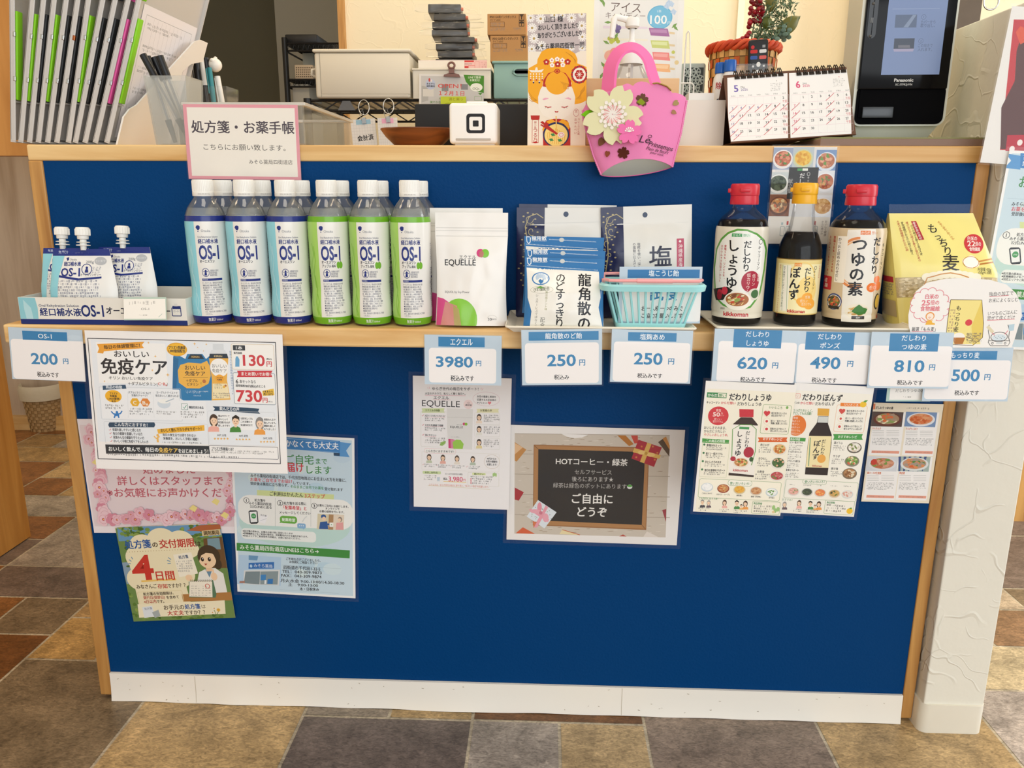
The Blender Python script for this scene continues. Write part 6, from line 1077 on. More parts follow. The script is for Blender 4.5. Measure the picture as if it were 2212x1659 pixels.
# gusset side and back of the bag, clear top seam
W_b, H_b = p.W, p.H; gd = .055
g = MB()
def gus(a, b): w_ = gd*min(1, .06+1.0*b**.7); return (BL(b)-.005*math.sin(PI*a)*min(1, b*2), .0006+a*w_, -b*H_b+a*w_*.24)
g.grid(gus, 8, 16, 'e6d67a'); g.grid(lambda a, b: (BL(b)+a*(BRt(b)-BL(b)), gd*min(1, .06+b**.7)+.0006, -b*H_b+gd*min(1, .06+b**.7)*.24), 6, 16, 'e6d67a'); g.grid(lambda a, b: (BRt(b)+.008*math.sin(PI*a)*min(1, b*2), .0006+a*gd*min(1, .06+b**.7), -b*H_b+a*gd*min(1, .06+b**.7)*.24), 8, 16, 'e6d67a')
ga = Art(); ga.rect(.003, H_b*.55, .05, H_b*.60, 'b03038'); ga.blur(.004, H_b*.61, .048, H_b*.72, 5, '3a342a', 4); ga.rect(.002, H_b*.76, .052, H_b*.9, 'b9a67c')
ga.onto(g, lambda x, y, h: (gus(x/gd, y/H_b)[0]-h-.0006, gus(x/gd, y/H_b)[1], gus(x/gd, y/H_b)[2]), 2e-4, 2e-5, .004)
g.build('gusset', GLOSSP, bag)
s = MB(); s.grid(lambda a, b: (BL(0)+a*(BRt(0)-BL(0)), .0002+.001*math.sin(a*9), b*.013), 12, 2); s.build('top_seam', FILM, bag)
# ---------------------------------------------------------------- oval shop-made barley sign
out = [(1406, 1150), (1404, 1080), (1420, 1000), (1452, 930), (1520, 876), (1640, 850), (1780, 845), (1920, 858), (2020, 886), (2080, 940), (2112, 1010), (2118, 1080), (2096, 1150), (2072, 1230), (2052, 1284), (1500, 1284), (1430, 1230)]
p = Poster([(1404, 845), (2118, 845), (2118, 1284), (1404, 1284)], TF+.0022, C8)
PK = 'e07a86'
for i in range(13): a = 2*PI*i/13; p.Rg(1541+100*math.cos(a), 1018+86*math.sin(a), 28, 26, 3.5, PK, a-1.3, a+1.3)
p.T('白米の', 1552, 962, 34, PK, w=82, b=.02); p.T('25', 1514, 1000, 46, PK, w=54, b=.04); p.T('倍の', 1570, 1000, 32, PK, w=54, b=.02); p.T('食物繊維', 1540, 1038, 34, PK, w=122, b=.018)
p.El(1540, 1086, 28, 26, 'e89a48'); p.El(1540, 1088, 22, 21, 'f8ead8'); p.P([(1510, 1140), (1520, 1112), (1562, 1112), (1572, 1140)], 'f0b848'); p.Rg(1536, 1094, 5, 4, 2, 'c84a3c'); p.Ln([(1486, 1094), (1520, 1122)], 4, PK); p.El(1566, 1120, 14, 9, 'f4f0e6')
p.T('厳選「もち麦」', 1500, 1168, 30, INK, w=150, b=.005); p.Ln([(1424, 1182), (1560, 1180)], 3, PK)
p.T('独自の加工で', 1988, 944, 30, INK, w=152, b=.004, rot=-.05); p.T('お米によくなじむ', 2002, 984, 30, INK, w=182, b=.004, rot=-.04); p.Ln([(1914, 962), (2034, 956)], 3, PK); p.T('いつものごはんに', 1996, 1064, 30, INK, w=182, b=.004, rot=-.06); p.T('混ぜて炊くだけ', 1986, 1096, 30, INK, w=174, b=.004, rot=-.04); p.Ln([(1900, 1112), (2072, 1104)], 4, PK)
p.P([(1670, 982), (1866, 984), (1850, 1180), (1856, 1262), (1636, 1262), (1652, 1100)], 'f3e290'); p.P([(1866, 984), (1876, 1130), (1870, 1220), (1808, 1268), (1800, 1150)], 'e9cf6a'); p.Ln([(1670, 982), (1866, 984), (1876, 1130), (1870, 1220), (1808, 1270), (1636, 1262), (1652, 1100), (1670, 982)], 4, '6a5a3a'); p.V('もっちり麦', 1722, 1018, 34, INK, .01); p.El(1783, 1126, 22, 20, 'd84a50'); p.El(1720, 1216, 38, 26, 'f6f2e8'); p.P([(1680, 1220), (1762, 1220), (1744, 1262), (1694, 1262)], 'b8783c'); p.B(1770, 1190, 1862, 1258, 6, '8a7a5a', 4); p.B(1660, 1040, 1690, 1190, 8, 'c8a060', 7)
for i in range(60): p.El(random.uniform(1768, 1860), random.uniform(1190, 1250), 5, 3, '9a8a68', 6)
p.Ln([(1912, 1140), (1906, 1176), (1914, 1220), (1906, 1250), (1920, 1272), (2030, 1272), (2042, 1250), (2034, 1220), (2040, 1180), (2030, 1140)], 4, '4a4a4a'); p.Rg(1974, 1216, 52, 30, 4, '4a4a4a'); p.El(1974, 1220, 44, 22, 'd8e4ea'); p.Ln([(1908, 1240), (2040, 1240)], 3, '4a4a4a'); p.Rg(1932, 1256, 6, 6, 3, '4a4a4a'); p.Rg(2012, 1256, 6, 6, 3, '4a4a4a'); p.R(1956, 1248, 1996, 1262, 'd8dcdc')
p.P([(1894, 1156), (1908, 1142), (1944, 1182), (1928, 1196)], 'e2d8b8'); p.Ln([(1930, 1190), (1946, 1206)], 4, PK); p.P([(2034, 1140), (2072, 1134), (2066, 1176), (2036, 1180)], 'bcd4de'); p.Ln([(2030, 1176), (2010, 1200)], 4, PK)
for i, x in enumerate(range(1944, 2010, 9)): p.El(x, 1212+i % 3*7, 3, 2, '5a6a70', 6)
p.make('oval_sign', 'rounded hand-drawn barley sign standing in front of the barley bag', 'sign', 'f4f1ec', outline=[p.q(*c) for c in out], thick=.0008)
# ================================================================== things on the worktop
TOP = ZT+.0004
PLW = mat('white_plastic', 'ebe8e2', .4); BLK = mat('black_plastic', '17171a', .35); STEEL = mat('steel', 'c2c2c0', .25, metal=1)
FROST = clear('frosted_plastic', 'd2d4cd', .27, .45, .0); ACRYL = clear('clear_acrylic', 'e6e2d8', .035, .08, .01)
# ---------------------------------------------------------------- clipboards in a rack
CLIPB = clear('milky_clipboard_plastic', 'd9d5d0', .80, .3, .06)
CC = {'g': mat('lime_clip', '86cf1e', .4), 'k': mat('black_clip', '26282a', .4), 'p': mat('pink_clip', 'e05aa0', .4)}
boards = [(23, 20, 'g'), (39, 64, 'g'), (58, 88, 'k'), (77, 111, 'g'), (97, 137, 'k'), (117, 162, 'k'), (142, 185, 'g'), (157, 216, 'k'), (178, 243, 'k'), (200, 271, 'p'), (225, 294, 'g')]
CLN = ['lime-clip clipboard at the wooden wall end of the rack', 'lime-clip clipboard second from the wooden wall', 'black-clip clipboard between two lime-clip ones, nearer the wooden wall', 'lime-clip clipboard with black-clip clipboards on both sides, fourth from the wooden wall', 'black-clip clipboard fifth from the wooden wall', 'black-clip clipboard sixth from the wooden wall, one copper-coloured spring', 'lime-clip clipboard in the middle of the black-clip ones', 'black-clip clipboard just past the middle lime-clip one', 'black-clip clipboard next to the pink-clip one', 'the only pink-clip clipboard in the rack', 'lime-clip clipboard holding a form, beside the white side panel']
CY = .06
rk = thing('clipboard_rack', 'white file rack holding a row of clipboards at the counter end', 'rack', (gx(24, CY, TOP), CY, TOP))
_xb = gx(225, CY, TOP+.004); _zt = gz(0, gx(294, CY, 1.2), CY); _tl = (gx(294, CY, _zt)-_xb)/(_zt-TOP-.004)
rw = _xb+.0175-gx(24, CY, TOP)
MB().box(gx(60, CY, TOP)-gx(24, CY, TOP), .002, 0, rw, .235, .003, .001).build('base', PLW, rk)
pp = [(0, 0), (0, .045), (.012, .058), (.03, .066), (.17, .185), (.19, .192), (.222, .192), (.222, .160), (.180, .150), (.155, .135), (.150, 0)]
MB().prism(pp, lambda y, z, h: (rw+z*(_tl+.012)+h, y, z), 0, .003).build('side_panel', PLW, rk)
MB().box(.02, .232, .003, rw, .235, .06).build('rear_panel', PLW, rk)
for i, (bx, tx, c) in enumerate(boards):
    xb = gx(bx, CY, TOP+.004); ztp = gz(0, gx(tx, CY, 1.2), CY); xt = gx(tx, CY, ztp); lean = math.atan2(xt-xb, ztp-TOP-.004)
    t = thing('clipboard', CLN[i], 'clipboard', (xb, CY, TOP+.0068), 0, 'clipboards standing in the white rack', ry=lean)
    H, D = .300, .222; b = MB()
    b.box(0, 0, .004, .0022, D, H, .0006); b.box(0, 0, .002, .0085, .0022, H, .0008); b.box(0, 0, .0, .0085, D, .0022, .0006); b.box(0, D-.002, .002, .0085, D, H)
    for z in (.062, .108, .150, .196): b.box(.002, .001, z, .008, .02, z+.002)
    b.build('board', CLIPB, t)
    mc = CC[c]; m = MB(); m.box(.0065, .0026, .066, .0112, .016, .198, .0012); m.build('clip', mc, t, 40)
    m = MB(); m.box(.0035, .0005, .068, .0060, .018, .196, .0004); m.build('window', mat('dark_window', '4a4e48', .4), t)
    for z in (.094, .160): MB().box(.0052, -.0006, z, .0095, .006, z+.0075, .0008).build('spring', STEEL if not (i == 5 and z > .1) else mat('copper', 'b0653c', .3, metal=1), t)
    m = MB(); m.prism([(.010, .225), (.006, .240), (.009, .30), (.030, .30), (.026, .26), (.018, .238)], lambda y, z, h: (h, y, z), .004, .011); m.build('lever', mc, t)
    m = MB(); m.lathe([(.0045, 0), (.0045, .0004)], 16, M=Matrix.Translation((.0062, .010, .132)) @ Matrix.Rotation(PI/2, 4, 'Y')); m.build('hole', BLK, t)
    if i == 10:
        p = Art(); p.rect(0, 0, D-.030, .212, 'ece8ea'); p.frame(.014, .014, D-.045, .198, .0006, '9a989c')
        for j in range(9): p.line([(.04+j*.014, .016), (.04+j*.014, .194)], .0004, 'b5b2b6')
        for j in range(5): p.blur(.022, .024+j*.034, .15, .036+j*.034, 2, '8a888c', j)
        m = MB(); p.onto(m, lambda x, y, h: (.0026+h, .0225+x, .2225-y), 3e-4); f = m.build('form', PRINT, None)
        f.matrix_world = Matrix.Translation(t.location) @ Matrix.Rotation(lean, 4, 'Y'); tag(f, 'printed form clipped to the clipboard beside the white side panel', 'paper')
# ---------------------------------------------------------------- frosted pen cup
def pen(name, base, tip, label, parts, group='pens in the cups'):
    """parts: (name, from, to, radius, end radius, material) along the pen from its foot"""
    B, T = Vector(base), Vector(tip); L = (T-B).length; t = thing(name, label, 'pen', B, 0, group); t.rotation_mode = 'QUATERNION'; t.rotation_quaternion = (T-B).to_track_quat('Z', 'Y')
    for nm, a, b, r0, r1, m in parts: MB().tube([(0, 0, a*L), (0, 0, b*L)], [r0, r1], 12).build(nm, m, t, 40)
    return t, L
PY = .022; px0, px1 = gx(304, PY, TOP+.1), gx(396, PY, TOP+.1); pw = px1-px0; pcx = (px0+px1)/2+.004
PD = .062; PH = gz(163, px0, PY)-TOP
def cup(name, label, cx, y0, w, d, h, m, tp=.8, th=.0018):
    o_ = [(-w/2, 0), (w/2, 0), (w/2, d), (-w/2, d)]; q = MB()
    def sq(s, z, k): return [((x)*s+(k if x < 0 else -k), d/2+(y-d/2)*s+(k if y < d/2 else -k), z) for x, y in o_]
    A_, B_, C_, D_ = sq(tp, 0, 0), sq(1, h, 0), sq(1, h, th), sq(tp, th, th); q.add(A_+B_+C_+D_, [(3, 2, 1, 0), (12, 13, 14, 15)]+[(4*k+i, 4*k+(i+1) % 4, 4*k+4+(i+1) % 4, 4*k+4+i) for k in range(3) for i in range(4)])
    o = q.build(name, m); o.location = (cx, y0, TOP); return tag(o, label, 'pen cup')
cup('pen_cup', 'frosted square pen cup with black pens beside the clipboard rack', pcx, PY, pw, PD, PH, FROST)
BARC = clear('clear_pen_barrel', 'd8d6d0', .25, .1, .08); GRIP = mat('dark_grip', '2a3230', .6)
for i, (tx, ty, fx, lb) in enumerate(((308, 118, .022, 'black-capped pen farthest toward the clipboards in the frosted cup'), (317, 122, -.014, 'black-capped pen second from the clipboards in the frosted cup'), (332, 124, .012, 'black-capped pen third from the clipboards in the frosted cup'), (344, 121, .026, 'plain black pen leaning to the tray side of the frosted cup'))):
    y = PY+.030+.008*(i % 3); xt = gx(tx, y, TOP+.14); zt_ = gz(ty, xt, y)
    t, L = pen('ballpoint_pen', (pcx+fx*.8, y+.004, TOP+.004), (xt, y, zt_), lb, [('grip', .02, .28, .0032, .0052, GRIP), ('barrel', .28, .78, .0046, .0046, BARC), ('ink_tube', .28, .78, .0018, .0018, BLK), ('cap', .74, 1, .0054, .0056, BLK)])
# clear cup with assorted pens
QY = .33; qx = gx(438, QY, TOP+.08); qh = gz(186, qx, QY)-TOP
cup('clear_pen_cup', 'small clear pen cup with assorted pens behind the sign tray', qx, QY, .100, .060, qh, ACRYL, .86)
TEAL, WHT, GRY = mat('teal_barrel', '2f8a92', .35), mat('white_barrel', 'efece4', .35), mat('grey_barrel', '8a8a8c', .3)
for i, (tx, ty, fx, nm, lb, m1, m2, r) in enumerate(((392, 132, .014, 'clip_pen', 'white pen with a looped clip nearest the frosted cup', WHT, WHT, .0052), (405, 138, .020, 'clip_pen', 'slim grey pen beside the white looped pen', GRY, GRY, .0036), (416, 131, .010, 'clip_pen', 'white push-button pen in the clear cup', GRY, WHT, .0046), (428, 120, -.006, 'clip_pen', 'black pen rising behind the white push-button pen', BLK, BLK, .0056), (440, 126, .004, 'clip_pen', 'white and black pen in the middle of the clear cup', BLK, WHT, .0044), (449, 125, .0, 'clip_pen', 'thick black marker in the clear cup', BLK, BLK, .0068), (456, 146, -.016, 'clip_pen', 'slim teal pen between the marker and the bear pen', TEAL, TEAL, .0040))):
    y = QY+.015+.009*(i % 3); xt = gx(tx, y, TOP+.12); zt_ = gz(ty, xt, y); lowx = qx-.030+.0082*i; r *= 1.16
    t, L = pen(nm, (lowx, y+.006, TOP+.004), (xt, y, zt_), lb, [('barrel', .0, .72, r*.9, r, m1), ('top_section', .72, 1, r*1.04, r*.96, m2)])
    MB().box(-.0016, -r-.003, L*.70, .0016, -r-.0012, L*.99, .0006).build('clip', m2, t)
y = QY+.040; xt = gx(470, y, TOP+.12); zt_ = gz(150, xt, y)
t, L = pen('bear_pen', (qx+.034, y, TOP+.004), (xt, y, zt_), 'white pen topped with a white bear head', [('barrel', 0, .92, .0052, .0056, WHT)])
m = MB(); m.ball((0, 0, L+.008), .0135, sc=(1.05, .95, .95)); m.ball((-.008, 0, L+.021), .0038); m.ball((.0115, 0, L+.015), .0038); bh_ = m.build('bear_head', WHT, t, 80)
m = MB(); m.ball((.004, -.0120, L+.009), .0016); m.ball((.0095, -.0096, L+.007), .0014); m.build('eye', mat('blue_eye', '3a6aa0', .3), bh_, 60)
for s_ in (-.005, .005): MB().rod((s_*.6, -.004, L*.9), (s_, -.0062, L*.45), .0016, 8).build('leg', WHT, t, 60)
# ---------------------------------------------------------------- clear tray with the prescription sign
tx0, tx1 = gx(397, .002, TOP+.07), gx(653, .002, TOP+.07); th_ = gz(221, tx0, .002)-TOP
q = MB(); D = .30; t_ = .002
for a in ((tx0, .002, 0, tx1, .004, th_), (tx0, .002+D, 0, tx1, .004+D, th_), (tx0, .004, 0, tx0+t_, .002+D, th_), (tx1-t_, .004, 0, tx1, .002+D, th_), (tx0, .004, 0, tx1, .002+D, t_)): q.box(*a)
tq = q; q = MB(); q.box(tx0-.004, -.001, th_-.005, tx1+.004, .004, th_, .0008); q.box(tx1-.002, .004, th_-.005, tx1+.004, D, th_, .0008); q.box(tx0-.004, .004, th_-.005, tx0+.002, D, th_, .0008); q.box(tx0-.004, D-.002, th_-.005, tx1+.004, D+.006, th_, .0008)
tr_ = tq.build('prescription_tray', ACRYL); q.build('rim', clear('milky_rim', 'efe9dc', .55, .2, .05), tr_); tr_.location = (0, .0, TOP); tag(tr_, 'clear plastic tray for prescriptions on the counter top', 'tray')
p = Poster([(1258, 708), (2038, 718), (2050, 1228), (1278, 1222)], -.0035, (0, 0, 3.16))
for x0, y0, x1, y1 in ((1250, 700, 2060, 735), (1250, 1204, 2060, 1235), (1250, 700, 1292, 1235), (2022, 700, 2060, 1235)): p.R(x0, y0, x1, y1, 'e29aa4')
p.T('処方箋・お薬手帳', 1656, 868, 92, '4a4048', w=700, b=.014, res=3, rot=.012); p.T('こちらにお願い致します。', 1668, 1006, 46, '4a4440', w=560, b=-.002, rot=.015); p.T('みそら薬局四街道店', 1848, 1106, 34, '4a4440', w=296, b=-.002, rot=.01)
p.make('prescription_sign', 'pink bordered prescription sign taped to the front of the clear tray', 'sign', 'efe8dc', .0015, film_name='clear_tape')
# ---------------------------------------------------------------- wooden bowl
BY_ = .11; bxl, bxr = gx(822, BY_, TOP+.03), gx(985, BY_, TOP+.03); m = MB(); R_b = (bxr-bxl)/2
m.lathe([(0, 0), (.45, 0), (.62, .004), (.86, .018), (1, .030), (.985, .0315), (.96, .030), (.82, .020), (.58, .008), (0, .006)], 48, M=Matrix.Diagonal((R_b, R_b*.62, 1, 1)))
o = m.build('wooden_bowl', wood('dark_bowl_wood', '8a4a1c', '5c2c0e', 1.5, 'X', .35), smooth=40); o.location = ((bxl+bxr)/2, BY_, TOP); tag(o, 'shallow dark wooden bowl beside the white card terminal', 'bowl')
# ---------------------------------------------------------------- card terminal
SQY = .045; sx0, sx1 = gx(970, SQY, TOP+.04), gx(1074, SQY, TOP+.04); sh_ = gz(222, sx0, SQY)-TOP; sw = sx1-sx0
t = thing('card_terminal', 'white card payment terminal with a black square emblem', 'payment terminal', ((sx0+sx1)/2, SQY, TOP))
WG = mat('glossy_white_plastic', 'f1efea', .22)
m = MB(); m.box(-sw/2, 0, .004, sw/2, .082, sh_, .0055, seg=4); m.build('body', WG, t, 40)
m = MB(); m.box(-sw/2+.008, .004, 0, sw/2-.004, .080, .006, .002); m.build('base', mat('warm_grey_plastic', 'cfc4b4', .4), t, 40)
m = MB(); m.box(-sw/2+.026, .012, sh_-.001, sw/2-.016, .07, sh_+.0035, .0015); m.build('receipt_lid', WG, t, 40)
m = MB(); m.box(-sw/2+.010, -.0012, .009, sw/2-.010, .004, .0125, .001); m.build('card_slot', mat('slot_grey', 'b9b2a8', .5), t, 40)
a = Art(); cx, cy, r = .0, .0, .0145
a.rect(-r, -r, r, r, '232326', .005); a.rect(-r*.68, -r*.68, r*.68, r*.68, 'f1efea', .0025); a.rect(-r*.31, -r*.31, r*.31, r*.31, '232326', .001)
m = MB(); a.onto(m, lambda x, y, h: (x+.004, -h, sh_*.53-y), 1e-4); m.build('emblem', PRINT, t)
# black box behind
KY = .19; kx0, kx1 = gx(896, KY, 1.02), gx(1150, KY, 1.02); kh = gz(224, kx0, KY)-TOP
m = MB(); m.box(0, 0, 0, kx1-kx0, .16, kh, .003); o = m.build('printer_box', mat('matte_black', '1c1c1d', .6), smooth=40); o.location = (kx0, KY, TOP); tag(o, 'matte black box behind the white card terminal', 'printer')
# ---------------------------------------------------------------- thank-you card and noodle packet
X3 = (1100, 0, 4.148)
p = Poster([(175, 138), (685, 112), (690, 1310), (166, 1310)], .058, X3); p.H = (p.O.z-TOP)/1.0
p.R(160, 100, 700, 1310, 'bfb2b0'); Rn = random.Random(4)
for x, y, r in ((192, 160, 40), (282, 168, 46), (404, 136, 36), (478, 138, 30), (558, 160, 44), (650, 128, 34), (205, 250, 44), (222, 345, 46), (650, 230, 44), (655, 330, 40), (202, 440, 40), (290, 410, 44), (655, 432, 34), (560, 430, 28)):
    for k in range(12): a = k*PI/6; p.P([(x+r*.2*math.cos(a-.5), y+r*.2*math.sin(a-.5)), (x+r*math.cos(a-.16), y+r*math.sin(a-.16)), (x+r*math.cos(a+.16), y+r*math.sin(a+.16)), (x+r*.2*math.cos(a+.5), y+r*.2*math.sin(a+.5))], 'efeae4')
    p.El(x, y, r*.26, r*.26, 'b59a5a', 10)
p.T('山口 様', 400, 172, 60, '1c1a1c', w=166, b=.012, rot=-.05); p.T('おいしく頂きました♡', 440, 238, 56, '1c1a1c', w=360, b=.014, rot=-.06); p.T('ありがとうございました♡', 452, 308, 56, '1c1a1c', w=394, b=.014, rot=-.06); p.T('みそら薬局四街道一同', 452, 410, 56, '1c1a1c', w=436, b=.014, rot=-.05)
p.make('thank_you_card', 'grey daisy card with a handwritten thank-you behind the noodle packet', 'card', 'c4b8b6')
p = Poster([(168, 426), (692, 426), (692, 1304), (163, 1304)], .028, X3); OR_, RD, NV = 'f0a81e', 'b8281e', '2a2f5a'
hair = [(168, 640), (176, 610), (250, 570), (254, 530), (290, 462), (340, 436), (432, 428), (530, 440), (590, 480), (612, 530), (610, 568), (660, 586), (692, 600), (692, 900), (640, 926), (586, 934), (566, 860), (300, 860), (262, 934), (200, 900), (168, 820)]
p.P(hair, OR_); 
for k in range(4): p.Ln([(505+k*22, 466+k*16), (560+k*12, 500+k*14), (590, 540+k*10)], 4, 'c8861a')
for k in range(4): p.Ln([(178, 830+k*20), (206, 870+k*14), (250, 900)], 4, 'c8861a'); p.Ln([(600+k*14, 890), (640, 850-k*10), (680, 800-k*10)], 4, 'c8861a')
p.P([(300, 770), (280, 800), (258, 870), (262, 960), (300, 1030), (380, 1070), (470, 1070), (540, 1030), (582, 960), (592, 870), (570, 800), (556, 770), (560, 740), (300, 740)], 'f2e9d8'); p.P([(300, 775), (306, 720), (350, 656), (428, 628), (506, 656), (552, 720), (558, 775), (520, 780), (480, 720), (428, 700), (376, 720), (336, 780)], RD); p.El(428, 742, 104, 106, OR_, 32); p.P([(316, 760), (330, 716), (376, 660), (428, 644), (484, 660), (528, 716), (540, 760), (520, 730), (470, 690), (428, 680), (386, 690), (336, 730)], OR_)
for k in range(5): p.Ln([(460+k*14, 730+k*4), (486+k*12, 760), (492+k*9, 800)], 4, 'c8861a')
p.El(430, 638, 26, 22, RD); p.Rg(430, 638, 16, 12, 4, OR_)
for x, y, c, q in ((333, 556, RD, 'f2e9d8'), (524, 554, RD, 'f2e9d8'), (434, 576, RD, 'f2e9d8'), (382, 540, 'f6f0e6', 'c86a6a'), (430, 530, 'f6f0e6', 'c86a6a'), (476, 540, 'f6f0e6', 'c86a6a'), (384, 584, 'f6f0e6', 'c86a6a'), (480, 582, 'f6f0e6', 'c86a6a')):
    r = 28 if c == RD else 22; [p.El(x+r*.55*math.cos(a), y+r*.55*math.sin(a), r*.46, r*.46, c, 10) for a in [k*2*PI/5-.3 for k in range(5)]]; p.El(x, y, r*.3, r*.3, q, 8)
p.El(628, 668, 72, 80, NV, 28); [p.El(628+62*math.cos(a), 668+68*math.sin(a), 16, 16, RD, 8) for a in [k*PI/6 for k in range(12)]]; p.El(628, 668, 58, 62, 'f2e9d8', 28); [p.El(628+24*math.cos(a), 668+26*math.sin(a), 18, 19, RD, 10) for a in [k*PI/3 for k in range(6)]]; [p.Ln([(628, 668), (628+26*math.cos(a), 668+28*math.sin(a))], 4, 'f2e9d8') for a in [k*PI/4 for k in range(8)]]
p.P([(176, 626), (230, 630), (238, 604), (252, 604), (256, 630), (310, 620), (290, 648), (196, 648)], 'f2e9d8'); [[p.El(192+k*26, 664+j*22, 8, 9, 'f2e9d8', 4) for j in range(4 if k % 2 else 3)] for k in range(5)]; [p.El(192+k*26, 716+(k % 2)*24, 8, 8, NV if k % 2 else RD, 8) for k in range(5)]
p.P([(296, 888), (320, 876), (352, 878), (350, 886), (310, 898)], 'e8a8b8'); p.P([(496, 882), (530, 872), (556, 884), (552, 896), (520, 886)], 'e8a8b8'); p.Ln([(318, 952), (346, 962), (378, 958)], 7, RD); p.Ln([(468, 958), (500, 962), (528, 950)], 7, RD); [p.Ln([(x, y), (x+d, y+12)], 3, '2a1c1c') for x, y, d in ((330, 958, -10), (350, 962, -4), (490, 962, 4), (510, 958, 10))]; p.P([(406, 994), (424, 998), (442, 994), (436, 1008), (412, 1008)], RD)
p.P([(192, 1034), (274, 1034), (270, 1072), (196, 1072)], RD); p.F(206, 1074, 262, 1280, 4, RD, 2); p.V('錦小路', 234, 1084, 24, RD); p.V('つる乃', 234, 1146, 42, RD, .01); p.El(234, 1276, 20, 8, RD)
p.P([(300, 1150), (330, 1080), (400, 1064), (450, 1064), (520, 1080), (548, 1150), (548, 1304), (304, 1304)], RD); p.P([(330, 1090), (380, 1066), (430, 1100), (480, 1066), (520, 1090), (440, 1140), (400, 1140)], OR_); [p.El(x, y, 22, 22, OR_, 8) for x, y in ((520, 1140), (318, 1160), (514, 1110))]
p.El(420, 1206, 118, 112, NV, 36); p.El(420, 1210, 104, 98, 'f4d880', 36); [p.Ln([(350+k*16, 1150+abs(k-4)*8), (340+k*20, 1210), (360+k*16, 1290)], 5, 'e0a83c') for k in range(9)]; p.Ln([(420, 1040), (424, 1190)], 10, 'eec060'); p.P([(278, 1096), (298, 1084), (436, 1196), (424, 1206)], RD); p.P([(276, 1120), (290, 1112), (430, 1202), (424, 1208)], RD); [p.P([(x, y), (x+28, y-6), (x+44, y+14), (x+14, y+20)], '3f8a4c') for x, y in ((370, 1200), (356, 1246), (432, 1250))]; p.El(466, 1208, 30, 26, 'f2e4dc'); p.Rg(466, 1208, 18, 15, 5, 'e08a9a')
p.Rg(600, 1010, 24, 34, 3, 'c0605c'); p.V('京', 600, 982, 30, RD); p.V('カレーうどん風', 624, 1058, 22, RD); p.V('おせんべい', 596, 1058, 26, RD, 0, 1.15)
out = [(163, 1304), (166, 462), (252, 462), (258, 520), (290, 462), (340, 436), (432, 428), (530, 440), (590, 480), (596, 460), (692, 455), (692, 1304)]
p.H = p.O.z-TOP; pk = p.make('noodle_packet', 'udon cracker packet with an illustrated woman in orange hair', 'packet', 'efe4d0', outline=[(max(0, min(p.W, a)), min(p.H, b)) for a, b in (p.q(*c) for c in [(163, 1304), (166, 462), (252, 462), (290, 462), (340, 436), (432, 428), (530, 440), (590, 480), (640, 456), (692, 455), (692, 1304)])], thick=.010)
# ---------------------------------------------------------------- wooden board, pump bottle, felt bag
WBY = .075; p = Poster([(648, 752), (1520, 695), (1520, 1310), (645, 1310)], WBY, X3)
m = MB(); m.box(0, 0, 0, p.W, .010, p.O.z-TOP-.004+.006, .001); o = m.build('wooden_board', wood('maple_board', 'e2c08e', 'cfa56c', .8, 'X', .5)); o.location = (p.O.x, WBY, TOP+.004); tag(o, 'pale wooden board standing behind the pink felt bag', 'board')
f_ = MB(); f_.box(p.W*.05, .0, -.004, p.W*.10, .012, 0); f_.box(p.W*.85, .0, -.004, p.W*.90, .012, 0); f_.build('foot', BLK, o)
PBY = .135; pbx = gx(1364, PBY, 1.12)
Zp = lambda py: gz(py, pbx, PBY)-TOP
kpm = lambda px: px/ (CF/((Vector((pbx, PBY, 1.1))-CO).dot(AF)))
t = thing('pump_bottle', 'clear hand sanitiser bottle with white pump behind the felt bag', 'bottle', (pbx, PBY, TOP))
rb = kpm(44); zs = Zp(172); m = MB(); m.lathe([(0, 0), (rb*.95, 0), (rb, .004), (rb, zs-.012), (rb*.97, zs), (rb*.72, Zp(156)), (kpm(24), Zp(142)), (kpm(23), Zp(136))], 48); m.build('bottle_body', clear('clear_bottle', 'e6dcd6', .12, .05, .08), t, 60)
m = MB(); m.lathe([(0, .002), (rb*.93, .002), (rb*.97, .006), (rb*.97, zs-.014), (0, zs-.014)], 40); m.build('sanitiser', clear('pink_liquid', 'e6c4b8', .35, .1, .03), t, 60)
m = MB(); m.lathe([(kpm(25), Zp(140)), (kpm(25), Zp(116)), (kpm(22), Zp(113)), (kpm(22), Zp(107)), (kpm(19), Zp(105)), (kpm(10), Zp(103)), (kpm(8.5), Zp(95)), (kpm(7), Zp(88)), (kpm(5.5), Zp(86)), (kpm(5.5), Zp(60))], 32); m.build('collar', CAPW, t, 40)
m = MB(); m.lathe([(kpm(10), Zp(62)), (kpm(15), Zp(58)), (kpm(15.5), Zp(44)), (kpm(13), Zp(39)), (0, Zp(38))], 32); z1 = Zp(44); m.tube([(-kpm(8), 0, z1), (-kpm(24), -.004, z1+.002), (-kpm(36), -.007, z1+.0035), (-kpm(40), -.008, z1), (-kpm(42), -.010, z1-.012), (-kpm(45), -.012, z1-kpm(38))], [kpm(7), kpm(6), kpm(6.5), kpm(7), kpm(6), kpm(4.5)], 12); m.build('pump_head', CAPW, t, 50)
m = MB(); m.rod((0, 0, .01), (0, 0, Zp(140)), kpm(5), 10); m.build('dip_tube', mat('dip_tube', 'dcd8d2', .5), t)
FELT = mat('pink_felt', None, .95, spec=.1); FP = 'ef8cbc'
n_ = FELT.node_tree.nodes; L_ = FELT.node_tree.links; tx_ = n_.new('ShaderNodeTexNoise'); tx_.inputs['Scale'].default_value = 500; bp = n_.new('ShaderNodeBump'); bp.inputs['Strength'].default_value = .25; bp.inputs['Distance'].default_value = .002; L_.new(tx_.outputs[0], bp.inputs['Height']); L_.new(bp.outputs[0], n_['Principled BSDF'].inputs['Normal'])
class Felt(Poster): pass
p = Felt([(650, 740), (1620, 740), (1620, 1570), (650, 1570)], -.050, X3, .06, TOP)
BD = .021
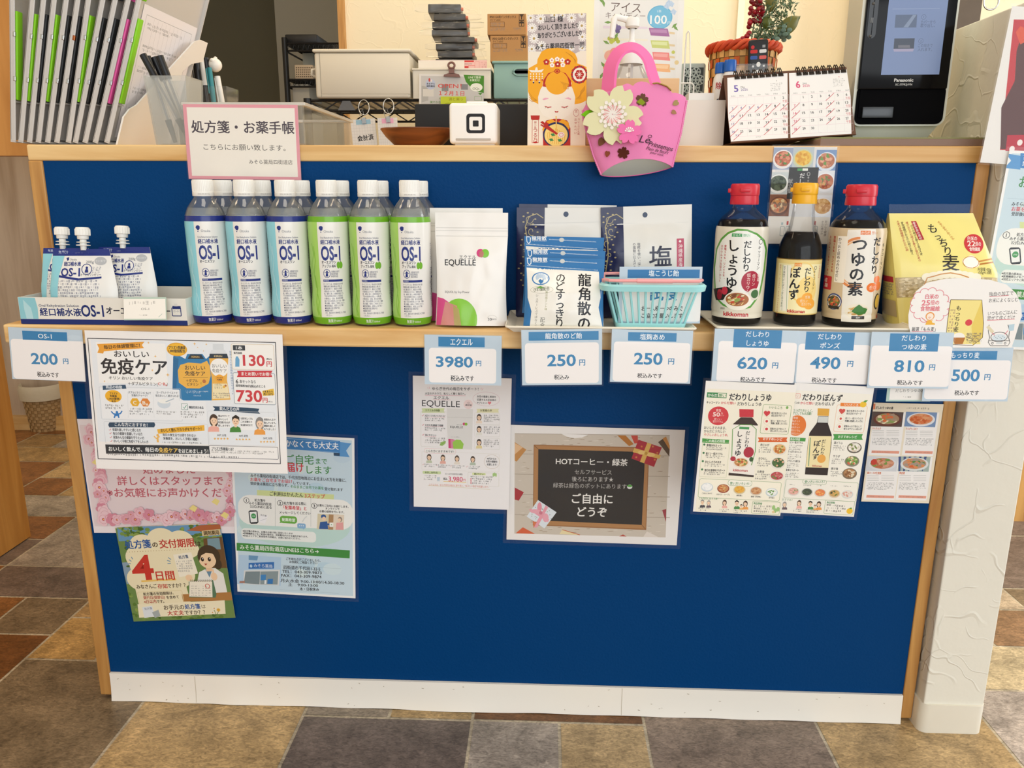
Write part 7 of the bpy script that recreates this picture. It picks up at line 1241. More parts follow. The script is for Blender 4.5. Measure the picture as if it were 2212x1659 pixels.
outl = [(830, 1558), (760, 1390), (705, 1200), (668, 1060), (660, 975), (690, 925), (760, 880), (850, 820), (905, 812), (960, 824), (975, 800), (1010, 765), (1060, 745), (1110, 770), (1130, 745), (1180, 728), (1240, 738), (1282, 770), (1310, 748), (1370, 758), (1430, 775), (1462, 825), (1500, 822), (1560, 836), (1600, 856), (1614, 890), (1600, 960), (1560, 1180), (1510, 1360), (1480, 1488)]
ol = [p.q(*c) for c in outl]; xa = min(c[0] for c in ol); xb = max(c[0] for c in ol)
ybot = lambda x: ol[0][1]+(ol[-1][1]-ol[0][1])*(x-ol[0][0])/(ol[-1][0]-ol[0][0])
cxm, hwx = (xa+xb)/2, (xb-xa)/2
bul = lambda x: -BD*(1-math.sqrt(max(0, 1-min(1, abs((x-cxm)/hwx))**2.0)))
bagf = thing('felt_bag', 'pink felt flower bag hanging over the counter edge', 'bag', (0, 0, 0)); bagf.matrix_world = p.mw()
sideL, sideR = ol[:5], ol[-5:]
def xl(y):
    pts = [p.q(*c) for c in ((660, 960), (668, 1060), (705, 1200), (760, 1390), (830, 1558))]; 
    for (x0, y0), (x1, y1) in zip(pts, pts[1:]):
        if y <= y1 or (x1, y1) == pts[-1]: return x0+(x1-x0)*(max(y, pts[0][1])-y0)/(y1-y0)
def xr(y):
    pts = [p.q(*c) for c in ((1614, 880), (1600, 960), (1560, 1180), (1510, 1360), (1480, 1488))]
    for (x0, y0), (x1, y1) in zip(pts, pts[1:]):
        if y <= y1 or (x1, y1) == pts[-1]: return x0+(x1-x0)*(max(y, pts[0][1])-y0)/(y1-y0)
tops = [p.q(*c) for c in outl[4:26]]
def ytop(x):
    for (x0, y0), (x1, y1) in zip(tops, tops[1:]):
        if x0 <= x <= x1 and x1 > x0: return y0+(y1-y0)*(x-x0)/(x1-x0)
    return tops[0][1] if x < tops[0][0] else tops[-1][1]
def fpt(u, v, off=0):
    # v 0 bottom .. 1 top
    yb0 = ol[0][1]; yb1 = ol[-1][1]; x0, x1 = xl(yb0), xr(yb1); xbm = x0+(x1-x0)*u; xt0 = p.q(660, 960)[0]; xt1 = p.q(1614, 880)[0]; xtm = xt0+(xt1-xt0)*u
    yb = yb0+(yb1-yb0)*u-.015*(1-abs(2*u-1)**2); yt = ytop(xtm); y = yb+(yt-yb)*v; x = xl(y)+(xr(y)-xl(y))*u
    return x, y, -BD*(1-math.sqrt(max(0, 1-abs(2*u-1)**2)))
m = MB()
def front(u, v): x, y, h = fpt(u, v); return (x, -h, -y)
def back(u, v): x, y, h = fpt(u, v); return (x, 2*BD+.002+h+.0001, -y-.020*(1-abs(2*u-1)**2)*(1-v)**2)
m.grid(front, 64, 24, FP); m.grid(lambda u, v: (front(u, v)[0], front(u, v)[1]+.0025, front(u, v)[2]), 64, 24, FP); m.grid(lambda u, v: tuple(Vector(front(u, 1)).lerp(Vector((front(u, 1)[0], front(u, 1)[1]+.0025, front(u, 1)[2])), v)), 64, 1, FP); m.grid(lambda u, v: tuple(Vector(front(u, 0)).lerp(Vector((front(u, 0)[0], front(u, 0)[1]+.0025, front(u, 0)[2])), v)), 64, 1, FP)
uv = Art(); B_ = '6a4a3a'
def spetal(x, y, r, rot, c, q=1):
    """one notched cherry petal"""
    P_ = [(0, 0), (.14, -.12), (.27, -.30), (.35, -.48), (.385, -.64), (.36, -.78), (.28, -.90), (.17, -.98), (.13, -.99), (.05, -.90), (0, -.86), (-.05, -.90), (-.13, -.99), (-.17, -.98), (-.28, -.90), (-.36, -.78), (-.385, -.64), (-.35, -.48), (-.27, -.30), (-.14, -.12)]
    return [(x+r*(a*math.cos(rot)-b*math.sin(rot)), y+r*(a*math.sin(rot)+b*math.cos(rot))) for a, b in P_]
for x, y, r in ((1190, 896, 60), (1022, 1370, 56)):
    for k in range(5): p.P(spetal(x, y, r, k*2*PI/5+.2, 0), B_ if x > 1100 else '5a2c20')
    if x > 1100: p.P([(1140, 915), (1180, 880), (1220, 920), (1190, 945)], '8a9a2c')
for x, y, r, ro, c in ((1470, 935, 66, 1.0, 'a89060'), (1508, 1012, 54, -1.1, 'a87c5c'), (806, 1306, 84, .5, '7a5038'), (874, 1408, 60, .2, '8a4a34')): p.P(spetal(x, y, r, ro, 0), c)
CH = '4a3a44'
p.T('Le', 1222, 1246, 92, CH, w=96, rot=.12, shear=.3); p.Rg(1262, 1222, 16, 12, 4, CH)
p.T('Printemps', 1366, 1306, 62, CH, w=226, b=.006, rot=.22, shear=.25); p.T('Plein de fleurs', 1332, 1345, 44, CH, w=204, b=.002, rot=.2, shear=.25); p.T('pour vous.', 1330, 1374, 36, CH, w=126, rot=.2, shear=.25)
p.onto(m, lambda x, y, h: (x, -(bul(x)+h), -y), 9e-4, 2.5e-5, .003)
m.build('front_panel', FELT, bagf)
m = MB(); m.grid(back, 48, 16, 'ee6ea8'); m.grid(lambda u, v: (back(u, v)[0], back(u, v)[1]+.0022, back(u, v)[2]), 48, 16, 'ee6ea8'); m.build('back_panel', FELT, bagf)
m = MB(); zb = lambda u: fpt(u, 0)[1]
m.grid(lambda u, v: (front(u, 0)[0], front(u, 0)[1]+(back(u, 0)[1]-front(u, 0)[1])*v, front(u, 0)[2]+(back(u, 0)[2]-front(u, 0)[2])*v+.001), 40, 10, 'dde0d6'); m.build('base', mat('white_felt', None, .9, spec=.1), bagf)
# side stitching
for e in (0.004, .996):
    m = MB(); N = 60; m.tube([tuple(Vector(front(e, i/N))+Vector((.0003*(1 if e > .5 else -1)*(1 if i % 2 else -1), -.0012, 0))) for i in range(N+1)], .0016, 6, FP); m.build('seam', FELT, bagf, 60)
# handles
def strap(pts, hbase, nm, c, wd=.024, lift=0):
    P_ = [Vector(p.q(*c_)) for c_ in pts]; Q = []
    for i in range(len(P_)-1):
        for k in range(8): a, b, c2, d = P_[max(i-1, 0)], P_[i], P_[i+1], P_[min(i+2, len(P_)-1)]; tt = k/8; Q.append(.5*((2*b)+(c2-a)*tt+(2*a-5*b+4*c2-d)*tt*tt+(3*b-a-3*c2+d)*tt**3))
    Q.append(P_[-1]); m = MB(); vs = []; n2 = len(Q)
    for i, q_ in enumerate(Q):
        d = (Q[min(i+1, n2-1)]-Q[max(i-1, 0)]).normalized(); nn = Vector((-d.y, d.x)); yb = hbase(i/(n2-1))
        for sgn, th in ((-1, 0), (1, 0), (1, .0028), (-1, .0028)): a = q_+nn*(th*1.2+sgn*-.008); vs.append((a.x, yb+sgn*wd/2, -a.y))
    m.add(vs, [(4*i+j, 4*i+(j+1) % 4, 4*i+4+(j+1) % 4, 4*i+4+j) for i in range(n2-1) for j in range(4)], c); m.build(nm, FELT, bagf, 50)
strap([(890, 850), (900, 700), (930, 520), (1010, 390), (1110, 345), (1200, 372), (1280, 470), (1320, 620), (1360, 770)], lambda t_: BD*1.1+.020*math.sin(PI*t_), 'handle', 'f07ab2', .022)
# flowers on the bag
def flower(cx, cy, r, col, rot, nm, h0, thick=.004, cen=None, leaf=False):
    m = MB(); c00 = p.q(cx, cy)[0]; sl_ = (bul(c00+.01)-bul(c00-.01))/.02; fb = lambda x: bul(c00)+(x-c00)*sl_
    for k in range(5):
        pts = [p.q(*c_) for c_ in spetal(cx, cy, r, rot+k*2*PI/5, 0)]
        m.prism(pts, lambda x, y, h: (x, -(fb(x)+h), -y), h0+.0004*k, h0+thick+.0004*k, col)
    c0 = p.q(cx, cy); k_ = p.sc(cx, cy)[0]; A2 = Art()
    if cen == 'big':
        A2.ell(*c0, r*.30*k_, r*.30*k_, 'e8a8a4', 24)
        for k in range(24): a = k*2*PI/24; rr_ = r*(.42 if k % 2 else .33)*k_; A2.line([(c0[0]+rr_*f*math.cos(a+(.5-f)*.5), c0[1]+rr_*f*math.sin(a+(.5-f)*.5)) for f in (.05, .35, .7, 1)], .0012, 'f4ece4'); A2.ell(c0[0]+rr_*math.cos(a-.25), c0[1]+rr_*math.sin(a-.25), .0026, .0026, 'f6eee6', 10)
    else:
        for k in range(6): a = PI+.3+k*.5; A2.line([c0, (c0[0]+r*.3*k_*math.cos(a), c0[1]+r*.3*k_*math.sin(a))], .0009, 'f6eee6'); A2.ell(c0[0]+r*.32*k_*math.cos(a), c0[1]+r*.32*k_*math.sin(a), .0012, .0012, 'f6eee6', 8)
    A2.onto(m, lambda x, y, h: (x, -(fb(x)+h), -y), h0+thick+.0024, 2e-5); return m.build(nm, FELT, bagf)
m = MB(); m.prism([p.q(*c_) for c_ in ((645, 1022), (690, 985), (745, 972), (784, 1024), (740, 1050), (712, 1090), (690, 1050))], lambda x, y, h: (x, -(bul(max(x, xa+.012))+h), -y), .002, .004, '7ac020'); m.build('leaf', FELT, bagf)
flower(920, 1032, 272, 'e6e2b6', .48, 'large_flower', .0035, .004, 'big'); flower(1066, 1196, 112, 'f07ab2', .1, 'small_flower', .0115, .003)
m = MB(); pts = [p.q(*c_) for c_ in ((1290, 750), (1330, 745), (1380, 760), (1420, 775), (1455, 810))]; [m.ball((pts[i][0]+(pts[i+1][0]-pts[i][0])*f, -(bul(pts[i][0])+.002), -(pts[i][1]+(pts[i+1][1]-pts[i][1])*f)), .0013, u=8, v=6) for i in range(4) for f in (0, .2, .4, .6, .8)]; m.build('bead_chain', mat('brass', 'a88a50', .35, metal=1), bagf, 80)
# ---------------------------------------------------------------- ice candy poster on a wire stand
IY = .19; p = Poster([(745, -160), (1500, -160), (1600, 890), (735, 890)], IY, X3, .12, TOP)
p = Poster([(752, -130), (1552, -130), (1552, 1000), (752, 1000)], IY, X3, .10, TOP)
p.R(800, -130, 1500, 1000, 'eceae4'); p.T('アイス', 1046, 66, 104, '6a5650', w=268, b=-.004, res=3, rot=.05); p.T('キャンディー', 1042, 140, 66, '7a6a64', w=356, b=-.004, rot=.02)
p.El(1350, 155, 112, 106, '6ab4d6', 36); p.El(1350, 155, 104, 98, '7cc0de', 36); p.T('100', 1338, 172, 112, 'f4f6f4', w=148, b=.012); p.T('円', 1432, 206, 34, 'f0f4f4'); p.T('1本', 1346, 100, 30, 'f0f4f4'); p.B(1320, 212, 1385, 230, 1, 'e0eef4', 2)
for i, (y, c, c2) in enumerate(((290, 'a86ea0', 'c090b8'), (400, 'cdd47c', 'dfe6a8'), (506, 'ee8a84', 'f4aca4'), (610, 'f4b880', 'f8d0a4'))): p.P([(1250+i*16, y-40), (1420+i*6, y-34), (1438+i*2, y+38), (1268+i*12, y+28)], c); p.P([(1262+i*16, y-28), (1410+i*6, y-24), (1414+i*2, y+8), (1270+i*12, y)], c2); p.P([(1432, y-6), (1484, y), (1484, y+18), (1436, y+14)], 'e6cfa4'); p.P([(840, y-60), (1240, y-60+10), (1240, y-30), (840, y-36)], 'e6d8e0' if i == 0 else 'f0ead8')
for x, y, r, c in ((950, 230, 22, '6a5a8a'), (980, 250, 24, '7a6a9a'), (940, 262, 22, '8474a4'), (972, 282, 20, '6a5a8a'), (900, 345, 20, 'b8c048'), (930, 360, 22, 'c8d058'), (960, 350, 20, 'b0b840'), (916, 374, 20, 'c4cc54'), (975, 372, 18, 'b8c048'), (900, 500, 50, 'f0b49c'), (944, 470, 44, 'ee9c90'), (880, 600, 40, 'f0a040'), (1470, 468, 16, 'c8cc60'), (1500, 560, 20, 'e8d098')): p.El(x, y, r, r, c, 16)
for x, y, a in ((885, 200, 0), (840, 580, 1), (960, 320, 2), (870, 380, .5), (1490, 250, .8), (830, 10, .6), (846, 30, 1.4), (825, 680, 2), (1480, 230, 2.4)): p.P([(x+34*math.cos(a)*s1-13*math.sin(a)*s2, y+34*math.sin(a)*s1+13*math.cos(a)*s2) for s1, s2 in ((-1, 0), (0, 1), (1, 0), (0, -1))], '7aa050')
for x, y in ((1410, 60), (1450, 40), (1470, 110), (1430, 30)): p.P([(x-30, y), (x, y-34), (x+30, y-8), (x+12, y+26)], 'c4d6e8'); p.Ln([(x-26, y), (x+6, y-20), (x+12, y+22)], 3, 'a8c0d8')
p.clip([(0, 0), (p.W, 0), (p.W, p.O.z-TOP), (0, p.O.z-TOP)]); p.H = p.O.z-TOP-.001
p.make('ice_candy_poster', 'pale ice candy poster with fruit pictures behind the pump bottle', 'poster', 'f0eee8', .002)
WW = mat('white_wire', 'eceae4', .35); ws = thing('wire_stand', 'white wire stand at the edge of the ice candy poster', 'stand', (gx(1484, IY-.02, 1.05), IY-.02, TOP))
zz = lambda py: gz(py, ws.location.x, IY-.02)-TOP
m = MB(); m.tube([(.010, .06, .002), (.004, 0, .002), (.003, 0, zz(150)), (-.001, 0, zz(72)), (-.003, .002, zz(66)), (-.006, .004, zz(72)), (-.008, .004, .002)], .0012, 6); m.build('upright', WW, ws, 60)
m = MB(); m.tube([(-.012, -.002, zz(180)), (.006, -.002, zz(180)), (.009, -.002, zz(184)), (.010, -.002, zz(205)), (.006, -.002, zz(209)), (.001, -.002, zz(200))], .0012, 6); m.build('hook', WW, ws, 60)
# ---------------------------------------------------------------- white box, lattice basket
X4 = (1480, 0, 3.022)
wx0, wx1 = gx(1462, .10, 1.03), gx(1567, .10, 1.03); wh = gz(216, wx1, .10)-TOP; m = MB()
for a in ((0, 0, 0, wx1-wx0, .002, wh), (0, .058, 0, wx1-wx0, .06, wh), (0, .002, 0, .002, .058, wh), (wx1-wx0-.002, .002, 0, wx1-wx0, .058, wh), (0, .002, 0, wx1-wx0, .058, .002)): m.box(*a)
o = m.build('open_box', mat('white_card', 'e6e1d6', .6)); o.location = (wx0, .10, TOP); tag(o, 'white open box between the felt bag and the calendar', 'box')
m = MB(); m.box(.020, .012, .004, .060, .05, wh+.012); o2 = m.build('paper_stack', mat('paper_white', 'f2efe8', .7)); o2.location = (wx0, .10, TOP); o2.rotation_euler.y = .0; tag(o2, 'stack of white paper sticking out of the white open box', 'paper')
LY = .36; lx0, lx1 = gx(1470, LY, 1.1), gx(1523, LY, 1.1); lz1 = gz(136, lx0, LY); m = MB(); lw = lx1-lx0; lh = lz1-TOP
m.box(0, 0, 0, lw, .12, lh, .004, 'a9b8b4'); A2 = Art(); A2.rect(.004, .008, lw-.004, lh-.012, '3a4444')
for i in range(5):
    for j in range(8):
        cx, cy = .012+i*.016+(j % 2)*.008, .016+j*.014
        if cx < lw-.008: [A2.line([(cx, cy), (cx+.0085*math.cos(a), cy+.0085*math.sin(a))], .0022, 'a9b8b4') for a in [k*PI/3 for k in range(6)]]; A2.ring(cx, cy, .008, .008, .0015, 'a9b8b4', 12)
A2.onto(m, lambda x, y, h: (x, -h, lh-y), 1e-4); o = m.build('lattice_basket', PRINT); o.location = (lx0, LY, TOP); tag(o, 'grey-green basket with flower lattice behind the white box', 'basket')
m = MB(); m.box(-.003, -.004, 0, lw+.003, .124, .008, .003); m.build('rim', mat('grey_white_rim', 'e2ddcf', .4), o, 40)
# ---------------------------------------------------------------- woven basket with plant
WY = .34; wxc = gx(1601, WY, 1.1); kb = (Vector((wxc, WY, 1.1))-CO).dot(AF)/CF
zb1 = gz(113, wxc, WY)-TOP; rt = 72*kb
t = thing('woven_basket', 'round woven basket with red braided rim behind the calendar', 'basket', (wxc, WY, TOP))
m = MB(); NR, NS = 12, 40
for j in range(NR):
    for i in range(NS):
        z0, z1 = zb1*j/NR, zb1*(j+1)/NR; a0, a1 = 2*PI*i/NS, 2*PI*(i+1)/NS; r0 = rt*(.84+.14*j/NR)+(.0018 if (i+j) % 2 else 0); col = ('c8602c' if j in (3, 7, 8, 10) else 'd8a868') if (i+j) % 2 else 'b98a4c'
        m.add([(r0*math.cos(a0), r0*math.sin(a0), z0+.0004), (r0*math.cos(a1), r0*math.sin(a1), z0+.0004), (r0*1.012*math.cos(a1), r0*1.012*math.sin(a1), z1-.0004), (r0*1.012*math.cos(a0), r0*1.012*math.sin(a0), z1-.0004)], [(0, 1, 2, 3)], col)
m.lathe([(rt*.82, 0), (rt*.96, zb1)], 40, '6a4626'); m.lathe([(0, .003), (rt*.83, .003)], 40, '6a4626'); m.build('body', PRINT, t)
m = MB(); N = 120
for s_ in range(3): m.tube([((rt+.0035*math.cos(i*.5+s_*2.1))*math.cos(2*PI*i/N), (rt+.0035*math.cos(i*.5+s_*2.1))*math.sin(2*PI*i/N), zb1+.004+.0055*math.sin(i*.5+s_*2.1)) for i in range(N)], .0042, 6, ['c84a2c', 'd85a34', 'b8401f'][s_], closed=True)
m.build('braided_rim', PRINT, t, 70)
pl = thing('artificial_plant', 'red berry and greenery spray standing in the woven basket', 'plant', (wxc, WY, TOP))
W2 = lambda px, py, dy=0: Vector((gx(px, WY+dy, 1.25)-wxc, dy, gz(py, gx(px, WY+dy, 1.25), WY+dy)-TOP))
Rn = random.Random(6)
root = Vector((.01, 0, zb1*.5)); GR = mat('dark_leaf', None, .5)
st = MB()
for px, py in ((1640, -20), (1668, -10), (1705, 78), (1690, 30), (1655, 60), (1680, 5), (1608, 84)): a = root.lerp(W2(px, py), .5); st.tube([root, Vector((root.x*.75+W2(px, py).x*.25, 0, zb1+.016)), W2(px, py)], .0012, 6, '4a5a30')
st.build('stem', GR, pl)
m = MB()
for i in range(46): px, py = Rn.uniform(1622, 1652), Rn.uniform(-30, 62); m.ball(W2(px, py, Rn.uniform(-.012, .012)), Rn.uniform(.0036, .0052), Rn.choice(['8a1420', 'a01c28', '701018']), 10, 7)
for px, py in ((1620, 78), (1624, 72), (1605, 88), (1610, 96), (1600, 94), (1611, 84)): m.ball(W2(px, py, -.01), .0050, 'a01c28', 10, 7)
m.build('berries', mat('berry_gloss', None, .3), pl, 80)
m = MB()
for i in range(520):
    c = Rn.choice([(1668, 10), (1690, 20), (1660, 60), (1675, 45), (1690, 60), (1700, 10), (1650, 80), (1670, 80)]); q0 = W2(c[0]+Rn.gauss(0, 12), min(82, c[1]+Rn.gauss(0, 17)), Rn.uniform(-.02, .02)); d = Vector((Rn.gauss(0, 1), Rn.gauss(0, .6), Rn.gauss(.4, 1))).normalized()*Rn.uniform(.006, .013); sd = d.cross(Vector((Rn.random(), 1, .3))).normalized()*.0012
    m.add([q0, q0+d*.5+sd, q0+d, q0+d*.5-sd], [(0, 1, 2, 3)], Rn.choice(['5a7250', '6c8460', '48603f', '7d947a']))
for i in range(26): q0 = W2(1698+Rn.gauss(0, 9), min(86, 76+Rn.gauss(0, 8)), Rn.uniform(-.02, .02)); m.ball(q0, .005, Rn.choice(['6a8474', '5a7464']), 8, 5, (1, .35, .8))
m.build('greenery', GR, pl)
def leaf(a, b, wd, col):
    a, b = Vector(a), Vector(b); d = b-a; n_ = d.cross(Vector((0, 1, 0))).normalized(); m = MB()
    m.grid(lambda u, v: tuple(a+d*v+n_*(u-.5)*2*wd*math.sin(PI*min(1, v*.96+.03))**.8+Vector((0, -.008*math.sin(PI*v)+.010*abs(u-.5), 0))), 4, 12, col); return m.build('leaf', GR, pl, 60)
leaf(W2(1683, 78), W2(1732, 34), .0135, '6a6a2c'); leaf(W2(1668, 26), W2(1664, -30), .011, '7a7434'); leaf(W2(1660, 66), W2(1662, 30), .008, '5e6a2c')
# ---------------------------------------------------------------- remote in its clear holder, wipes bottles
RY = .235; hx = gx(1630, RY, 1.1); hz = gz(140, hx, RY)-TOP
cup('clear_holder', 'round-cornered clear holder with the remote control in it', gx(1625, RY-.01, 1.08), RY-.012, .066, .045, hz, ACRYL, .9)
r0 = Vector((gx(1634, RY, TOP), RY, TOP+.006)); r1 = Vector((gx(1639, RY, 1.15), RY, gz(84, gx(1639, RY, 1.15), RY)))
rm_ = thing('remote_control', 'black remote control with round button pad', 'remote control', r0); rm_.rotation_mode = 'QUATERNION'; rm_.rotation_quaternion = (r1-r0).to_track_quat('Z', 'Y'); rm_.rotation_mode = 'XYZ'; rm_.rotation_euler = (0, math.atan2(r1.x-r0.x, r1.z-r0.z), -.05)
RL = (r1-r0).length; MB().box(-.0165, 0, 0, .0165, .012, RL, .004).build('body', BLK, rm_, 40)
A2 = Art(); s_ = RL/ (214-85)
yy = lambda py: (py-85)*s_
A2.ell(-.010, yy(94), .003, .003, 'c83030'); A2.rect(.006, yy(92), .011, yy(95), '9a9a9a')
for i, (y, c) in enumerate(((99, 'c8302c'), (99, 'dcdcd8'), (106, '3a5aa0'), (106, 'd8605a'))): x = -.008 if i % 2 == 0 else .007; A2.rect(x-.006, yy(y-2), x+.006, yy(y+2), c, .0018)
A2.ell(0, yy(114), .0035, .004, 'e8e6e0'); A2.ell(0, yy(131), .0125, yy(131)-yy(120), 'e8e6e0', 28); A2.ell(0, yy(131), .0062, .0062, '1c1c1e', 24); [A2.ell(.0095*math.cos(a), yy(131)+.0095*math.sin(a), .001, .001, '5a5a5a', 6) for a in (0, PI/2, PI, 1.5*PI)]; [A2.ell(x, yy(y), .0018, .0018, 'dcdcd8', 8) for x, y in ((-.009, 116), (.009, 116), (-.010, 147), (.010, 147), (0, 150))]
m = MB(); A2.onto(m, lambda x, y, h: (x, -h, RL-y), 1e-4); m.build('buttons', PRINT, rm_)
BCAP = mat('blue_cap', '1f5fb4', .25); WB = mat('white_bottle_print', None, .35)
for i, (px, ct, cb, lb, yq) in enumerate(((1556, 136, 160, 'blue-capped white spray bottle nearer the white box', .205), (1575, 130, 156, 'blue-capped white bottle marked 20 beside the clear holder', .185))):
    x = gx(px, yq, 1.08); z0 = gz(ct, x, yq)-TOP; z1 = gz(cb, x, yq)-TOP; kq = (Vector((x, yq, 1.08))-CO).dot(AF)/CF; R2 = 16*kq
    t = thing('wipe_bottle', lb, 'bottle', (x, yq, TOP), 0, 'blue-capped white bottles')
    m = MB(); m.lathe([(0, 0), (R2*.94, 0), (R2, .004), (R2, z1-.016), (R2*.9, z1-.006), (R2*.72, z1-.002), (R2*.7, z1)], 32, 'eae8e4'); A2 = Art(); A2.rect(-R2*.8, .024, R2*.8, .04, 'e8e8e8'); A2.text('除菌', 0, .020, .012, 'b8343a', 'c', .014, w=.020); A2.text('20', 0, .052, .020, '20304a', 'c', .02, w=.022); A2.poly([(-R2, .046), (-.004, .040), (-R2*.4, .072), (-R2, .078)], '20304a'); A2.text('枚', .012, .056, .006, '20304a', 'c')
    A2.onto(m, lambda a, b, h: ((R2+h)*math.cos(-PI/2+a/R2), (R2+h)*math.sin(-PI/2+a/R2), z1-b), 2e-4, 2e-5, .004); m.build('body', WB, t, 50)
    m = MB(); m.lathe([(R2*.74, z1), (R2*.82, z1+.001), (R2*.82, z0-.003), (R2*.74, z0), (0, z0)], 32); m.build('cap', BCAP, t, 40)
# ---------------------------------------------------------------- mat board, desk calendar
mx0, mx1 = gx(1772, .012, .975), PX0-.003; MH = .0125
m = MB(); m.box(0, 0, 0, mx1-mx0, .36, MH-.002, .001, '8a7264'); m.box(.001, .0005, MH-.002, mx1-mx0-.001, .36, MH, 0, '8a8a5a'); o = m.build('base_board', PRINT); o.location = (mx0, .012, TOP); tag(o, 'brown board with green felt top under the face recognition terminal', 'board')
CP_ = [(270, 490), (1078, 435), (1090, 880), (280, 935)]
p = Poster(CP_, .040, X4, .45, TOP+.004)
BR, CRD = '6a4a38', 'c8384a'
p.P([(275, 508), (668, 478), (672, 900), (285, 925)], 'f1efeb'); p.P([(678, 478), (1076, 452), (1086, 873), (688, 900)], 'f1efeb')
def month(x0, y0, num, name, ncol, dcol, first, nd, hol, marks, sl, gx0, gw, gy0, gh, nx_, ny2):
    p.T(num, x0, y0, 62, ncol, w=26, b=.02, rot=sl); p.T(name, x0+44, y0-8, 17, INK, w=26, rot=sl); p.T('2026', x0+54, y0+8, 22, dcol, w=46, rot=sl, b=.006)
    for i, d in enumerate(['SUN', 'MON', 'TUE', 'WED', 'THU', 'FRI', 'SAT']): p.T(d, gx0+gw*(i+.3), gy0-12+sl*gw*i*1.0, 12, '8a8a8a', w=26, rot=sl)
    for i in range(6): p.Ln([(gx0-8+i*1.2, gy0+gh*i), (gx0+gw*7-8+i*1.2, gy0+gh*i+sl*gw*7)], 1.6, 'e4c8d0')
    for i in range(8): p.Ln([(gx0-8+gw*i, gy0+sl*gw*i), (gx0+gw*i, gy0+gh*5+sl*gw*i)], 1.2, 'dedada')
    c = first
    for d in range(1, nd+1):
        r, k = divmod(first+d-1, 7)
        x = gx0+gw*k+6+r*1.4; y = gy0+gh*r+16+sl*gw*k
        if r > 4: x += 22; y -= gh-22; 
        p.T(str(d), x+6, y, 22 if r < 5 else 15, dcol if k == 0 or d in hol else '2c2c34', w=(None if d < 10 else 19), b=.012, rot=sl)
        if d in marks: p.Ln([(x-16, y+34), (x+14, y+8), (x+38, y-16)], 3.2, CRD)
        if k == 6: p.T('午前', x+16, y+23, 20, 'd0505c', w=30, b=.004, rot=sl)
    for r in range(5): p.B(nx_, ny2+r*11, nx_+78, ny2+9+r*11, 1, '8a8a8a', r+nd)
    p.T('7' if num == '5' else '8', nx_+38, ny2-12, 13, CRD if num == '6' else INK)
month(332, 576, '5', 'May', '7a6ab0', '8a7aa8', 5, 31, (3, 4, 5, 6), (3, 4, 5, 6, 7, 8, 9, 10, 11, 14, 17, 21, 24, 28, 31), -.058, 296, 55.5, 640, 51, 558, 540)
month(736, 550, '6', 'June', 'd85a80', 'd85a80', 1, 30, (), (4, 7, 11, 14, 18, 21, 25, 28), -.058, 702, 56.5, 620, 51.5, 966, 512)
p.B(462, 890, 492, 898, 1, '8a8a8a', 1); p.B(872, 862, 902, 870, 1, '8a8a8a', 2)
cal = p.make('desk_calendar', 'ring-bound desk calendar open at May and June 2026', 'calendar', BR, thick=.0025)
rg = MB()
for i in range(8):
    for x, y in ((328+i*40.7, 512-i*2.9), (732+i*41.5, 488-i*2.7)):
        a, b = p.q(x, y); rg.tube([(a+.001, -.0016, -b+.001), (a, -.004, -b+.006), (a-.0005, -.001, -b+.012), (a-.0008, .004, -b+.010), (a-.0008, .005, -b+.002)], .0008, 6); rg.tube([(a+.004, -.0016, -b+.001), (a+.003, -.004, -b+.006), (a+.0025, -.001, -b+.012), (a+.0022, .004, -b+.010), (a+.0022, .005, -b+.002)], .0008, 6); rg.box(a-.0015, -.0012, -b-.002, a+.0065, -.0008, -b+.003)
rg.build('ring_binding', mat('dark_ring', '3a342e', .35, metal=.6), cal, 60)
bz = (p.O.z-TOP)-.004; q = MB(); H0 = p.H
lean = math.atan(.45)
# rear leg of the folded calendar stand
g0 = Vector((0, .002, -.004)); inv = cal.matrix_world.inverted()
q.grid(lambda u, v: tuple(inv @ (Vector((p.O.x+p.u.x*p.W*u, p.O.y+p.u.y*p.W*u+.004, p.O.z+p.u.z*p.W*u-.003)).lerp(Vector((p.O.x+p.u.x*p.W*u, p.O.y+.075, TOP+.003+MH*(1 if u > .65 else 0))), v))), 10, 4, BR)
q.grid(lambda u, v: tuple(inv @ (Vector((p.O.x+p.v_.x*p.H+p.u.x*p.W*u, p.O.y+p.v_.y*p.H, max(TOP+.003, p.O.z+p.v_.z*p.H+p.u.z*p.W*u))).lerp(Vector((p.O.x+p.u.x*p.W*u, p.O.y+.075, TOP+.0035+MH*(1 if u > .65 else 0))), v))), 10, 4, BR)
q.build('stand', mat('brown_card', BR, .7), cal)
# ---------------------------------------------------------------- face recognition card reader
TY = .085; TZB = TOP+MH+.0006; txc0, txc1 = gx(1849, TY, 1.06), gx(2050, TY, 1.06); tw = txc1-txc0; zz2 = lambda py: gz(py, (txc0+txc1)/2, TY)-TZB
t = thing('card_reader', 'tall white and black face recognition card reader by the partition wall', 'card reader', ((txc0+txc1)/2, TY, TZB)); t.rotation_euler.z = -.05
BW = mat('pale_green_white_plastic', 'dcdccc', .4)
zb_ = zz2(272); ztp = zz2(-120)
m = MB(); pr = rr(-tw/2, zb_, tw/2, ztp, .014, 8); m.prism(pr, lambda x, z, h: (x, .004+h, z), 0, .07); m.build('housing', BW, t, 40)
m = MB(); m.add([(-tw*.40, .030, .0), (tw*.38, .030, .0), (tw*.38, .11, 0), (-tw*.40, .11, 0), (-tw*.47, .012, zb_+.004), (tw*.47, .012, zb_+.004), (tw*.47, .10, zb_+.004), (-tw*.47, .10, zb_+.004)], [(3, 2, 1, 0), (4, 5, 6, 7), (0, 1, 5, 4), (1, 2, 6, 5), (2, 3, 7, 6), (3, 0, 4, 7)]); m.build('base', BW, t)
GB = mat('gloss_black_panel', '0a0a0c', .12, spec=.2)
zr1 = zz2(193); zr0 = zz2(268); e_ = .0045
